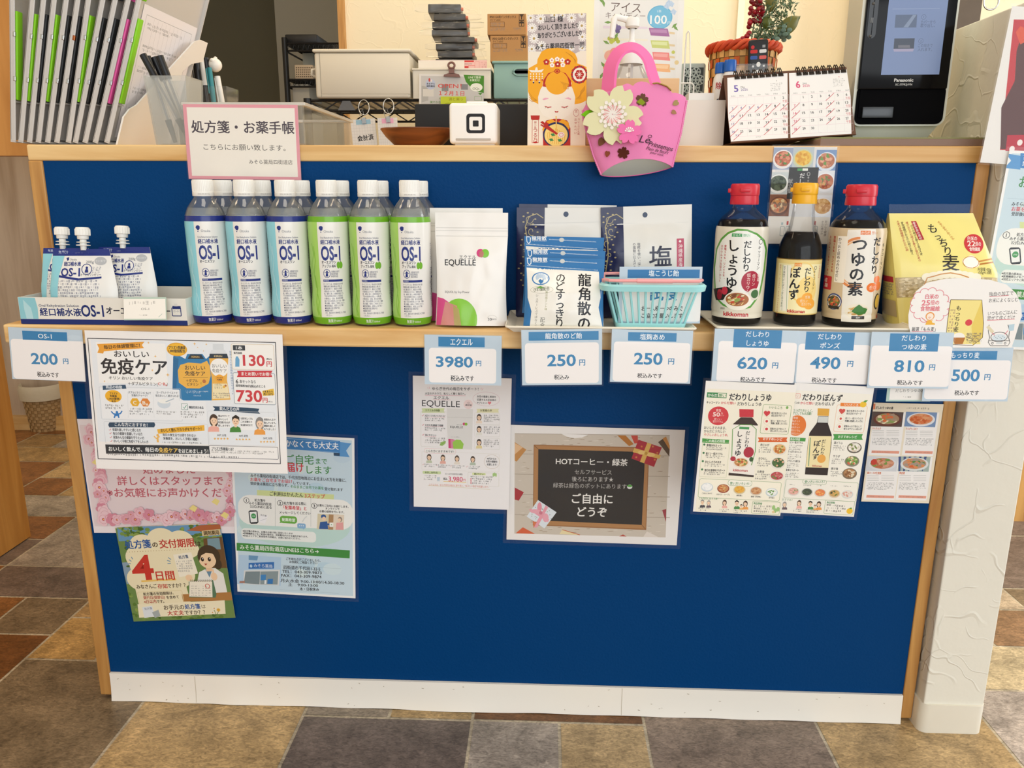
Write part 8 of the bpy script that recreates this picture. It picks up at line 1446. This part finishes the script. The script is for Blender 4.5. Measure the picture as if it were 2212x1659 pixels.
m = MB(); m.box(-tw/2+e_, -.002, zr1, tw/2-e_, .006, ztp-.004, .002); fp_ = m.build('front_panel', GB, t, 40)
m = MB(); m.prism(rr(-tw/2+e_, zr0, tw/2-e_, zr1+.006, .010, 6), lambda x, z, h: (x, .0015+h, z), 0, .004); m.box(-tw/2+e_+.004, .0, zr0+.010, -tw/2+e_+.009, .003, zr1); cb_ = m.build('card_bay', mat('dark_bay', '060608', .8, spec=.08), t, 40)
kx = lambda px: (px-1480-0)/1
lx = lambda cx: (cx-1430)/3.022*((Vector((t.location.x, TY, 1.06))-CO).dot(AF)/CF)
m = MB(); m.box(lx(1190), -.004, zz2(255), lx(1385), .002, zz2(231), .001); m.build('card_slot', mat('slot_glass', '3c4044', .2), cb_, 40)
m = MB(); m.prism(rr(lx(1168), zz2(83), lx(1222), ztp-.01, .007, 6), lambda x, z, h: (x, -.0026+h, z), 0, .002); cs_ = m.build('camera_strip', mat('lens_strip', '050506', .08), t, 40)
m = MB(); [m.ball((lx(1190), -.003, zz2(z)), .0022, u=10, v=6) for z in (7, 78)]; m.box(lx(1180), -.0035, zz2(49), lx(1188), -.002, zz2(38)); m.box(lx(1190), -.0035, zz2(49), lx(1197), -.002, zz2(38)); m.build('camera_lens', mat('lens_glass', '5a5a58', .2), cs_, 40)
SCR = mat('screen', None, .25); nn_ = SCR.node_tree.nodes; sv = [x for x in nn_ if x.type == 'VERTEX_COLOR'][0]; SCR.node_tree.links.new(sv.outputs[0], nn_['Principled BSDF'].inputs['Emission Color']); nn_['Principled BSDF'].inputs['Emission Strength'].default_value = .28
A2 = Art(); SX0, SX1, SZ0, SZ1 = lx(1283), lx(1646), zz2(162), ztp-.012; A2.rect(SX0, -SZ1, SX1, -SZ0, '63759a'); L2 = lambda x, y: (lx(x), -zz2(y/3.022)); A2.line([L2(1310, 60), L2(1600, 60)], .0004, '8a98b0')
A2.poly([L2(1334, 98), L2(1466, 98), L2(1470, 182), L2(1336, 182)], '46546e'); A2.poly([L2(1390, 180), L2(1440, 100), L2(1462, 100), L2(1420, 180)], '6c7a92'); A2.poly([L2(1342, 252), L2(1468, 252), L2(1470, 320), L2(1344, 320)], '2c3444'); A2.poly([L2(1342, 320), L2(1472, 320), L2(1466, 338), L2(1348, 338)], '8a86a0'); A2.poly([L2(1370, 296), L2(1442, 296), L2(1446, 314), L2(1372, 314)], '5a5a64')
k2 = (SX1-SX0)/363
for n_, y in (('1', 114), ('2', 270)): x_, y_ = L2(1508, y); A2.ring(x_, y_, 14*k2, 14*k2, 1.6*k2, '3a4660'); A2.text(n_, x_, y_, 18*k2, '3a4660', 'c')
for q_, y in (('カバーから', 146), ('取り出し、', 170), ('この向きで', 300), ('入れます。', 326)): A2.text(q_, *L2(1494, y), 24*k2, '3a4660', 'l', w=90*k2)
m = MB(); A2.onto(m, lambda x, y, h: (x, -.0022-h, -y), 2e-4); m.build('screen', SCR, fp_)
A2 = Art(); A2.text('Panasonic', *L2(1430, 523), 27*k2, 'd8d8d4', 'c', .03, w=120*k2); A2.text('XC-STFR2J-MN', *L2(1432, 552), 18*k2, 'c8c8c4', 'c', .01, w=106*k2); m = MB(); A2.onto(m, lambda x, y, h: (x, -.0022-h, -y), 1e-4); m.build('brand_print', PRINT, fp_)
# ---------------------------------------------------------------- posters on the partition end
p = Poster([(2175, 16), (2212+200, 24), (2212+150, 372), (2128, 348)], -.0300, (0, 0, 1))
p.P([(2190, 42), (2440, 46), (2420, 330), (2160, 324)], 'c23a40'); p.P([(2212, 60), (2230, 50), (2300, 50), (2340, 120), (2340, 322), (2161, 322), (2163, 232), (2192, 175), (2196, 110)], '5c3a38'); p.P([(2194, 70), (2204, 56), (2212, 60), (2216, 90), (2204, 96)], 'd8583c'); p.P([(2176, 292), (2300, 290), (2300, 326), (2172, 326)], 'b8283a'); [p.El(x, y, 6, 7, 'f0e6e0', 10) for x, y in ((2203, 308), (2186, 322), (2222, 318), (2240, 300))]
p.make('bear_poster', 'red poster with a dark brown shape on the partition end', 'poster', 'e9e6e0', .003)
m = MB(); m.tube([(gx(2142, -.033, 1.16)+.010*math.cos(a), -.033, gz(4, gx(2142, -.033, 1.16), -.033)+.010*math.sin(a)) for a in [2*PI*i/28 for i in range(28)]], .0011, 8, closed=True); tag(m.build('binder_ring', STEEL, smooth=60), 'metal binder ring above the red poster', 'ring')
TL_, TR_, BR_, BL_ = (2152, 323), (2484, 338), (2452, 768), (2128, 752)
def G2(x, y):
    t = 0; s = 0
    for _ in range(4): s = (x-(150-78*t))/(1142+0*t); t = (y-10-72*s)/1500
    top = (TL_[0]+(TR_[0]-TL_[0])*s, TL_[1]+(TR_[1]-TL_[1])*s); bot = (BL_[0]+(BR_[0]-BL_[0])*s, BL_[1]+(BR_[1]-BL_[1])*s)
    return (top[0]+(bot[0]-top[0])*t, top[1]+(bot[1]-top[1])*t)
delivery([TL_, TR_, BR_, BL_], -.0345, (0, 0, 1), 'pale blue home delivery poster on the partition, under the red poster', G2, .005)
# ================================================================== behind the counter
RF = 1.35
BW_ = mat('black_wire', '161617', .4)
def atz(px, Z, Y): return gx(px, Y, Z)
zsh = gz(214, gx(900, RF, 1.18), RF)
rk0, rk1 = gx(664, RF, zsh), gx(1640, RF, zsh)
def rack(name, label, x0, x1, y0, d, levels, ztop, posts=(0, 1), low=0):
    t = thing(name, label, 'rack', (x0, y0, 0)); W = x1-x0
    for i in range(2):
        for j in range(2): MB().rod((i*W, j*d, 0), (i*W, j*d, ztop), .0125, 12).build('post', BW_, t, 60)
    for z in levels:
        m = MB()
        for yy in (0, d): m.rod((0, yy, z-.004), (W, yy, z-.004), .004, 8); m.rod((0, yy, z-.034), (W, yy, z-.034), .004, 8); m.tube([(W*k/28, yy, z-.004-(.030 if k % 2 else 0)) for k in range(29)], .0025, 6)
        for e in (0, W): m.rod((e, 0, z-.004), (e, d, z-.004), .004, 8); m.rod((e, 0, z-.034), (e, d, z-.034), .004, 8)
        for k in range(1, 36): m.rod((W*k/36, 0, z-.002), (W*k/36, d, z-.002), .002, 5)
        m.build('wire_shelf', BW_, t)
    return t
rkt = rack('wire_rack', 'black wire rack along the cream wall behind the counter', rk0, rk1, RF, .40, (zsh, .55), zsh+.002)
m = MB(); xm = gx(748, RF-.01, zsh-.02)-rk0; m.prism([(xm-.028, zsh-.034), (xm+.028, zsh-.034), (xm+.012, zsh-.006), (xm-.012, zsh-.006)], lambda x, z, h: (x, -.006+h, z), -.001, 0); m.build('name_plate', mat('grey_plate', '6a6a6a', .4), rkt)
# corridor rack
CF_Y = 2.45; c0, c1 = gx(622, CF_Y, 1.3), gx(770, CF_Y, 1.3); z1, z2 = gz(92, c0, CF_Y), gz(170, c0, CF_Y)
rack('corridor_rack', 'black wire rack standing in the dark corridor', c0, c1, CF_Y, .35, (z1, z2, 1.0), z1+.02)
def put(name, label, cat, px0, px1, pt, Y, z, d, m_, bev=.004, group=None):
    x0, x1 = gx(px0, Y, z+.05), gx(px1, Y, z+.05); h = gz(pt, (x0+x1)/2, Y)-z
    q = MB(); q.box(0, 0, 0, x1-x0, d, h, bev); o = q.build(name, m_, smooth=40); o.location = (x0, Y, z+.0006)
    return tag(o, label, cat, group), x1-x0, h
o, w_, h_ = put('basket', 'cream perforated basket on the corridor rack', 'basket', 636, 676, 140, CF_Y+.02, z2, .2, mat('cream_basket', 'd8c4a8', .5)); A2 = Art()
for i in range(9):
    for j in range(5): A2.rect(.006+i*w_/9.6, .010+j*h_/6.5, .011+i*w_/9.6, .015+j*h_/6.5, '6a5a48')
m = MB(); A2.onto(m, lambda x, y, h: (x, -h, h_-y), 2e-4); m.build('perforation', PRINT, o)
put('carton', 'green and white carton above the cream basket on the corridor rack', 'box', 655, 678, 114, CF_Y+.23, z2, .1, mat('pale_carton', 'c8ccc2', .6))
put('folded_sheet', 'black folded sheet lying on top of the corridor rack', 'sheet', 614, 684, 74, CF_Y+.02, z1, .28, mat('black_vinyl', '2a2a2a', .4, bump=(20, .4)), .006)
put('white_binder', 'white binder below the basket on the corridor rack', 'binder', 640, 676, 182, CF_Y+.02, 1.0, .2, mat('white_binder', 'b8b6ac', .6))
# white storage case
sx0, sx1 = gx(676, RF-.02, zsh+.1), gx(888, RF-.02, zsh+.1); sh = gz(106, (sx0+sx1)/2, RF-.02)-zsh; W_s = sx1-sx0
t = thing('storage_case', 'large white storage case with a flat front on the wire rack', 'storage case', (sx0, RF-.02, zsh+.0006))
CW = mat('warm_white_case', 'dcd4c2', .45)
m = MB(); m.box(.004, 0, 0, W_s-.006, .34, sh-.010, .008, seg=4); m.build('body', CW, t, 40)
m = MB(); m.box(0, -.004, sh-.010, W_s, .345, sh, .004, seg=3); m.build('lid', CW, t, 40)
m = MB(); m.box(W_s*.068, -.0006, .004, W_s*.074, .002, sh-.012); sm_ = m
m = MB(); m.box(W_s*.074, -.0012, .012, W_s*.985, .003, sh-.014, .001); fd_ = m.build('front_door', CW, t, 40); sm_.build('door_seam', mat('seam_grey', 'a8a294', .6), fd_)
m = MB(); m.tube([(-.002, .03, sh*.62), (-.010, .02, sh*.60), (-.012, .02, sh*.5), (-.004, .03, sh*.47)], .004, 8); m.build('latch', CW, fd_, 60)
# bin of papers
bx0, bx1 = gx(889, RF-.01, zsh+.06), gx(1062, RF-.01, zsh+.06); bh = gz(148, bx0, RF-.01)-zsh; W_b = bx1-bx0
t = thing('paper_bin', 'white plastic bin crammed with papers under the black cartridges', 'bin', (bx0, RF-.01, zsh+.0006)); BINM = mat('bin_white', 'e2dccd', .45)
m = MB(); 
for a in ((.006, 0, .0, W_b-.006, .003, bh), (.006, .297, 0, W_b-.006, .30, bh), (.003, .003, 0, .006, .297, bh), (W_b-.006, .003, 0, W_b-.003, .297, bh), (.006, .003, 0, W_b-.006, .297, .003)): m.box(*a)
m.build('body', BINM, t); m = MB(); m.box(0, -.004, bh-.006, W_b, .0, bh, .002); m.box(0, -.004, bh-.006, .004, .304, bh, .002); m.box(W_b-.004, -.004, bh-.006, W_b, .304, bh, .002); m.build('rim', BINM, t, 40)
XB = (850, 0, 6.9129)
def sheet(name, label, cat, corners, Y, paper, art, crop=XB, group=None, **k):
    p = Poster(corners, Y, crop); art(p); return p.make(name, label, cat, paper, group=group, **k)
def a1(p):
    p.R(1058, 900, 1396, 1240, 'f0c4bc'); p.R(1060, 902, 1200, 928, 'd84a44'); p.B(1064, 946, 1180, 966, 1, '4a4a4a', 1); p.R(1062, 986, 1116, 1046, 'd84a44'); p.F(1120, 980, 1216, 1048, 5, 'd84a44'); p.F(1216, 920, 1280, 1120, 4, 'e08880'); p.B(1290, 920, 1390, 1110, 6, 'e08880', 3)
sheet('order_form', 'red printed form standing in the paper bin', 'paper', [(370, 900), (1396, 898), (1400, 1420), (380, 1420)], RF+.012, 'f2e4da', a1)
sheet('paper_sheet', 'blank cream sheet held by the brown clip', 'paper', [(366, 912), (1058, 910), (1060, 1420), (384, 1420)], RF+.004, 'f0e9dc', lambda p: p.Ln([(760, 1084), (1000, 1084)], 3, 'd8b8a8'))
def a2(p):
    p.R(410, 1140, 1350, 1560, 'c8c6c4'); p.P([(420, 1280), (520, 1300), (520, 1500), (420, 1530)], 'b4b2ae'); p.R(440, 1330, 600, 1440, 'd8d4cc'); p.R(720, 1260, 820, 1360, '8a8a8a'); p.R(1010, 1258, 1112, 1340, '8a8a8c')
    p.El(552, 1256, 74, 80, 'bcc4d8'); p.El(536, 1194, 14, 28, 'c84a40'); p.El(566, 1204, 12, 20, 'e6dcd4'); p.T('あおぞら', 556, 1250, 32, '3a3a40', w=120, b=.02); p.T('調剤薬局', 556, 1286, 32, '3a3a40', w=122, b=.02)
    p.T('OPEN！', 840, 1282, 84, 'd85048', w=350, b=.012); p.T('１２月１日', 868, 1392, 78, 'd85048', w=376, b=.016); p.T('健やかな', 626, 1526, 40, '5a8a3a', w=160, b=.01); p.T('地域の', 720, 1470, 34, '5a8a3a', w=80)
    p.P([(1046, 1116), (1352, 1130), (1352, 1390), (1260, 1370), (1150, 1300), (1080, 1220)], '4a8a2c'); p.T('LINEで簡単', 1212, 1156, 42, 'e8f0d8', w=190, b=.01); p.T('お薬受付！', 1216, 1198, 38, 'e8f0d8', w=150, b=.01); p.El(1238, 1304, 92, 62, 'eef0e4', 28); p.T('OQs', 1232, 1322, 52, '4a5a3a', w=100); p.P([(1260, 1388), (1330, 1388), (1296, 1420)], '4a8a2c'); p.F(1210, 1440, 1318, 1500, 5, '8aaa7a')
sheet('opening_flyer', 'grey flyer announcing an opening on 1 December', 'flyer', [(382, 1112), (1352, 1112), (1345, 1590), (382, 1550)], RF-.020, 'e2dfda', a2)
cl = thing('bulldog_clip', 'brown bulldog clip gripping the papers over the opening flyer', 'clip', (gx(850+866/6.9129, RF-.024, zsh+.1), RF-.024, gz(1130/6.9129, 0, RF-.024))); CB = mat('brown_enamel', '7c564c', .35)
kx_ = (Vector((-.3, RF, 1.25))-CO).dot(AF)/CF/6.9129
m = MB(); m.prism([(-120*kx_, -10*kx_), (130*kx_, -20*kx_), (110*kx_, 20*kx_), (50*kx_, 34*kx_), (-50*kx_, 34*kx_), (-110*kx_, 16*kx_)], lambda x, z, h: (x, h, z), -.003, .002); m.build('jaw', CB, cl)
m = MB(); m.prism([(-42*kx_, 30*kx_), (42*kx_, 30*kx_), (40*kx_, 80*kx_), (50*kx_, 100*kx_), (-56*kx_, 100*kx_), (-40*kx_, 80*kx_)], lambda x, z, h: (x, h, z), -.003, .0); m.tube([(46*kx_*math.cos(a), -.0015, 144*kx_+40*kx_*math.sin(a)) for a in [2*PI*i/24 for i in range(24)]], 16*kx_, 8, closed=True); m.build('handle', CB, cl, 60)
sheet('lime_leaflet', 'lime green curved leaflet tucked behind the card terminal', 'leaflet', [(704, 1440), (1084, 1440), (1084, 1600), (704, 1600)], RF-.030, 'c2cf36', lambda p: (p.T('満と楽っ', 930, 1480, 50, '8a7a1c', w=210), p.El(820, 1560, 60, 26, 'a8b41c')), outline=None)
# black cartridges in clear bags
CT = mat('black_cartridge', '26282a', .38); BAGM = clear('cartridge_bag', 'e2dccf', .045, .15, .01); ORG = mat('orange_cap', 'd8622c', .5)
YC = RF+.05; z = zsh+.205
lay = [(940, 1022, 127), (945, 1020, 110), (941, 1020, 94), (952, 1025, 80), (933, 1010, 64), (934, 1008, 47), (937, 1006, 30), (926, 996, 8)]
CN = ['lowest black ink cartridge, just above the papers', 'second black ink cartridge from the bottom of the pile', 'third black ink cartridge from the bottom of the pile', 'fourth black ink cartridge from the bottom of the pile', 'fourth black ink cartridge from the top of the pile', 'third black ink cartridge from the top of the pile', 'second black ink cartridge from the top of the pile', 'topmost black ink cartridge in the pile']
base_z = gz(142, gx(980, YC, 1.3), YC)
q = MB(); q.box(gx(905, YC, 1.25), YC-.01, zsh+.006, gx(1045, YC, 1.25), YC+.17, base_z-.002, .006); o = q.build('carton', mat('dull_carton', '8a7a6a', .7), smooth=40); tag(o, 'carton in the paper bin under the pile of black cartridges', 'box')
zc = base_z
for i, (a, b, top) in enumerate(lay):
    x0, x1 = gx(a, YC, 1.35), gx(b, YC, 1.35); zt = gz(top-1, (x0+x1)/2, YC); zt = max(zt, zc+.012)
    t = thing('ink_cartridge', CN[i], 'ink cartridge', (x0, YC, zc+.0005), 0, 'bagged black cartridges on the paper bin')
    w_, h_ = x1-x0, zt-zc-.001; t.rotation_euler.z = [.03, -.04, .02, -.03, .05, 0, -.03, .04][i]
    m = MB(); m.box(0, 0, .001, w_, .12, h_-.001, .0025); m.box(.006, -.001, h_*.3, w_*.8, .01, h_*.5); m.build('body', CT, t, 40)
    m = MB(); m.lathe([(0, 0), (.0055, 0), (.0055, .007), (0, .007)], 14, M=Matrix.Translation((w_, .012, h_*.5)) @ Matrix.Rotation(PI/2, 4, 'Y')); m.build('port_cap', ORG, t, 40)
    from mathutils import noise
    m = MB()
    def film(u, v, i=i, w_=w_, h_=h_): a = 2*PI*v; x = -.026-.016*((i*37) % 10)/10+u*(w_+.070+.022*((i*53) % 7)/7); k = .62+.38*math.sin(PI*min(1, max(0, u)))**.3; return (x, -.005+.006*noise.noise((u*5, v*6, i*2.7))+(0 if math.sin(a) < 0 else .003), h_*.5+k*(h_*.5-.0004)*(1 if math.cos(a) > 0 else -1)*abs(math.cos(a))**.5)
    m.grid(film, 14, 12); m.build('clear_bag', BAGM, t, 60)
    zc = zt
# loose shiny bag ends under the pile
# two ink cartons on the teal bin
TZ0 = gz(132, gx(1100, RF, 1.25), RF); tx0_, tx1_ = gx(1064, RF, zsh+.06), gx(1200, RF, zsh+.06); TW = tx1_-tx0_; TH = TZ0-zsh
t = thing('teal_bin', 'muted teal storage bin with an oval grip hole on the wire rack', 'bin', (tx0_, RF, zsh+.0006)); TL = mat('muted_teal', '8fb5ae', .45)
m = MB(); m.box(.003, 0, 0, TW-.003, .32, TH-.006, .006); m.build('body', TL, t, 40); m = MB(); m.box(-.002, -.005, TH-.008, TW+.002, .325, TH, .003); m.build('rim', TL, t, 40)
gxh = gx(1128, RF, 1.25)-tx0_; m = MB(); m.prism(rr(gxh-.028, TH*.62, gxh+.06, TH*.80, .014), lambda x, z, h: (x, -.0015+h, z), 0, .003); m.build('grip_hole', mat('grip_dark', '3a3f3e', .3), t)
m = MB(); m.tube([(x, -.002, z) for x, z in rr(gxh-.028, TH*.62, gxh+.06, TH*.80, .014)], .003, 6, closed=True); m.build('grip_rim', TL, t, 60)
KR = mat('kraft_card', None, .7)
zc = TZ0+.0012
for i, (a, b, tp_, bt, lb) in enumerate(((1059, 1140, 76, 116, 'lower of the two brown ink cartons on the teal bin'), (1053, 1136, 29, 73, 'upper of the two brown ink cartons on the teal bin'))):
    x0, x1 = gx(a, RF+.02, 1.35), gx(b, RF+.02, 1.35); zt = gz(tp_, x0, RF+.02); w_, h_ = x1-x0, zt-zc-.0012
    m = MB(); m.box(0, 0, 0, w_, .16, h_, .001, 'b38450'); A2 = Art(); k = w_/560
    P2 = lambda x, y: ((x-1405)*k, (y-220)*k)
    if h_ < 280*k: P2 = lambda x, y: ((x-1405)*k, (y-220)*h_/(285))
    A2.text('IPSIO GX用インクボックス', *P2(1630, 262), 40*k, '3a2a1c', 'c', .012, w=380*k); A2.text('タイプ e5500', *P2(1520, 302), 34*k, '3a2a1c', 'c', w=150*k); A2.frame(*P2(1446, 330), *P2(1652, 394), .0012, '6a4a2c', 0); A2.blur(*P2(1460, 336), *P2(1640, 390), 2, '6a4a2c', 4); A2.blur(*P2(1450, 404), *P2(1670, 450), 2, '6a4a2c', 5); A2.blur(*P2(1780, 404), *P2(1900, 446), 2, '6a4a2c', 6)
    for y in (268, 350): a_, b_ = P2(1866, y-38), P2(1934, y+38); A2.frame(*a_, *b_, .0014, '3a2a1c'); c_ = P2(1900, y); (A2.poly([(c_[0]-.006, c_[1]-.008), (c_[0]+.006, c_[1]-.008), (c_[0]+.0016, c_[1]), (c_[0]+.0016, c_[1]+.006), (c_[0]-.0016, c_[1]+.006), (c_[0]-.0016, c_[1])], '3a2a1c') if y < 300 else A2.poly([(c_[0]-.008, c_[1]), (c_[0]-.005, c_[1]-.005), (c_[0], c_[1]-.007), (c_[0]+.005, c_[1]-.005), (c_[0]+.008, c_[1]), (c_[0]+.001, c_[1]), (c_[0]+.001, c_[1]+.007), (c_[0]-.001, c_[1]+.007), (c_[0]-.001, c_[1])], '3a2a1c'))
    A2.onto(m, lambda x, y, h: (x, -h, h_-y), 1e-4); B3 = Art(); B3.rect(.03, h_*.25, .13, h_*.55, 'd8684a'); B3.onto(m, lambda x, y, h: (w_+h, x, h_-y), 1e-4)
    o = m.build('ink_carton', KR); o.location = (x0, RF+.02, zc); tag(o, lb, 'box', 'brown ink cartons'); zc = zt+.0005
# hanging card bundles on rings
for i, (px, corners, tape, txt, lb) in enumerate(((787, [(568, 962), (756, 936), (808, 1160), (610, 1160)], '9ec4d8', '会計済', 'hanging bundle of cards with blue tape and handwriting'), (838, [(780, 940), (920, 938), (990, 1150), (820, 1160)], 'eeb0cc', '', 'hanging bundle of cards with pink tape beside the wooden bowl'))):
    Cx = (600, 0, 3.6867); p = Poster(corners, RF-.020-.010*i, Cx); xo = 0 if i == 0 else 180
    for k in range(9): p.line([(p.W*k/9, 0), (p.W*k/9, p.H)], .0006, 'd0ccc8')
    for k in range(9): p.line([(0, p.H*k/9), (p.W, p.H*k/9)], .0006, 'd0ccc8')
    p.rect(p.W*.22, .002, p.W*.82, p.H*.2, tape)
    if txt: p.text(txt, p.W*.55, p.H*.70, p.W*.24, '1c1a1c', 'c', .02, w=p.W*.66, rot=-.06)
    o = p.make('card_bundle', lb, 'cards', 'e8e4e0', thick=.006)
    k = .0012; c = (p.W*.56, -.004, 0)
    m = MB(); m.prism([(c[0]-.007, -.014), (c[0]+.007, -.014), (c[0]+.005, .004), (c[0]-.005, .004)], lambda x, z, h: (x, h, z), -.003, .009); k_ = m.build('clip', STEEL, o); m = MB(); m.tube([(c[0]-.006, -.001, -.008), (c[0]-.012, -.001, .014), (c[0]-.002, -.001, .030), (c[0]+.002, -.001, .012)], .0010, 6); m.build('clip_wire', STEEL, k_, 60)
    m = MB(); m.tube([(c[0]+.003+.0165*math.cos(a), .001+.004*math.sin(a), .034+.0225*math.sin(a)) for a in [2*PI*i_/28 for i_ in range(28)]], .0018, 8, closed=True); m.build('ring', STEEL, k_, 60)
# ================================================================== floor-standing bin at the far left
bp_ = at(104, 925, 2, 0); t = thing('waste_basket', 'cream woven waste basket with a bag liner by the pale cabinet', 'waste basket', (bp_.x, bp_.y, 0)); bh = gz(830, bp_.x, bp_.y)
m = MB(); NR, NS = 14, 36
for j in range(NR):
    for i in range(NS):
        r0 = .058+.02*j/NR+(.0014 if (i+j) % 2 else 0); a0, a1 = 2*PI*i/NS, 2*PI*(i+1)/NS; z0, z1 = bh*j/NR, bh*(j+1)/NR
        m.add([(r0*math.cos(a0), r0*math.sin(a0), z0+.001), (r0*math.cos(a1), r0*math.sin(a1), z0+.001), (r0*math.cos(a1), r0*math.sin(a1), z1), (r0*math.cos(a0), r0*math.sin(a0), z1)], [(0, 1, 2, 3)], 'b89a70' if (i+j) % 2 else 'a8885c')
m.lathe([(0, .002), (.057, .002), (.076, bh)], 32, '8a6c44'); m.build('body', PRINT, t)
m = MB(); m.lathe([(.072, bh*.9), (.076, bh+.006), (.083, bh-.012), (.080, bh-.05)], 40, 'd8d0bc'); m.build('bag_liner', mat('bin_liner', 'd6cdb8', .5, bump=(40, .5)), t, 60)
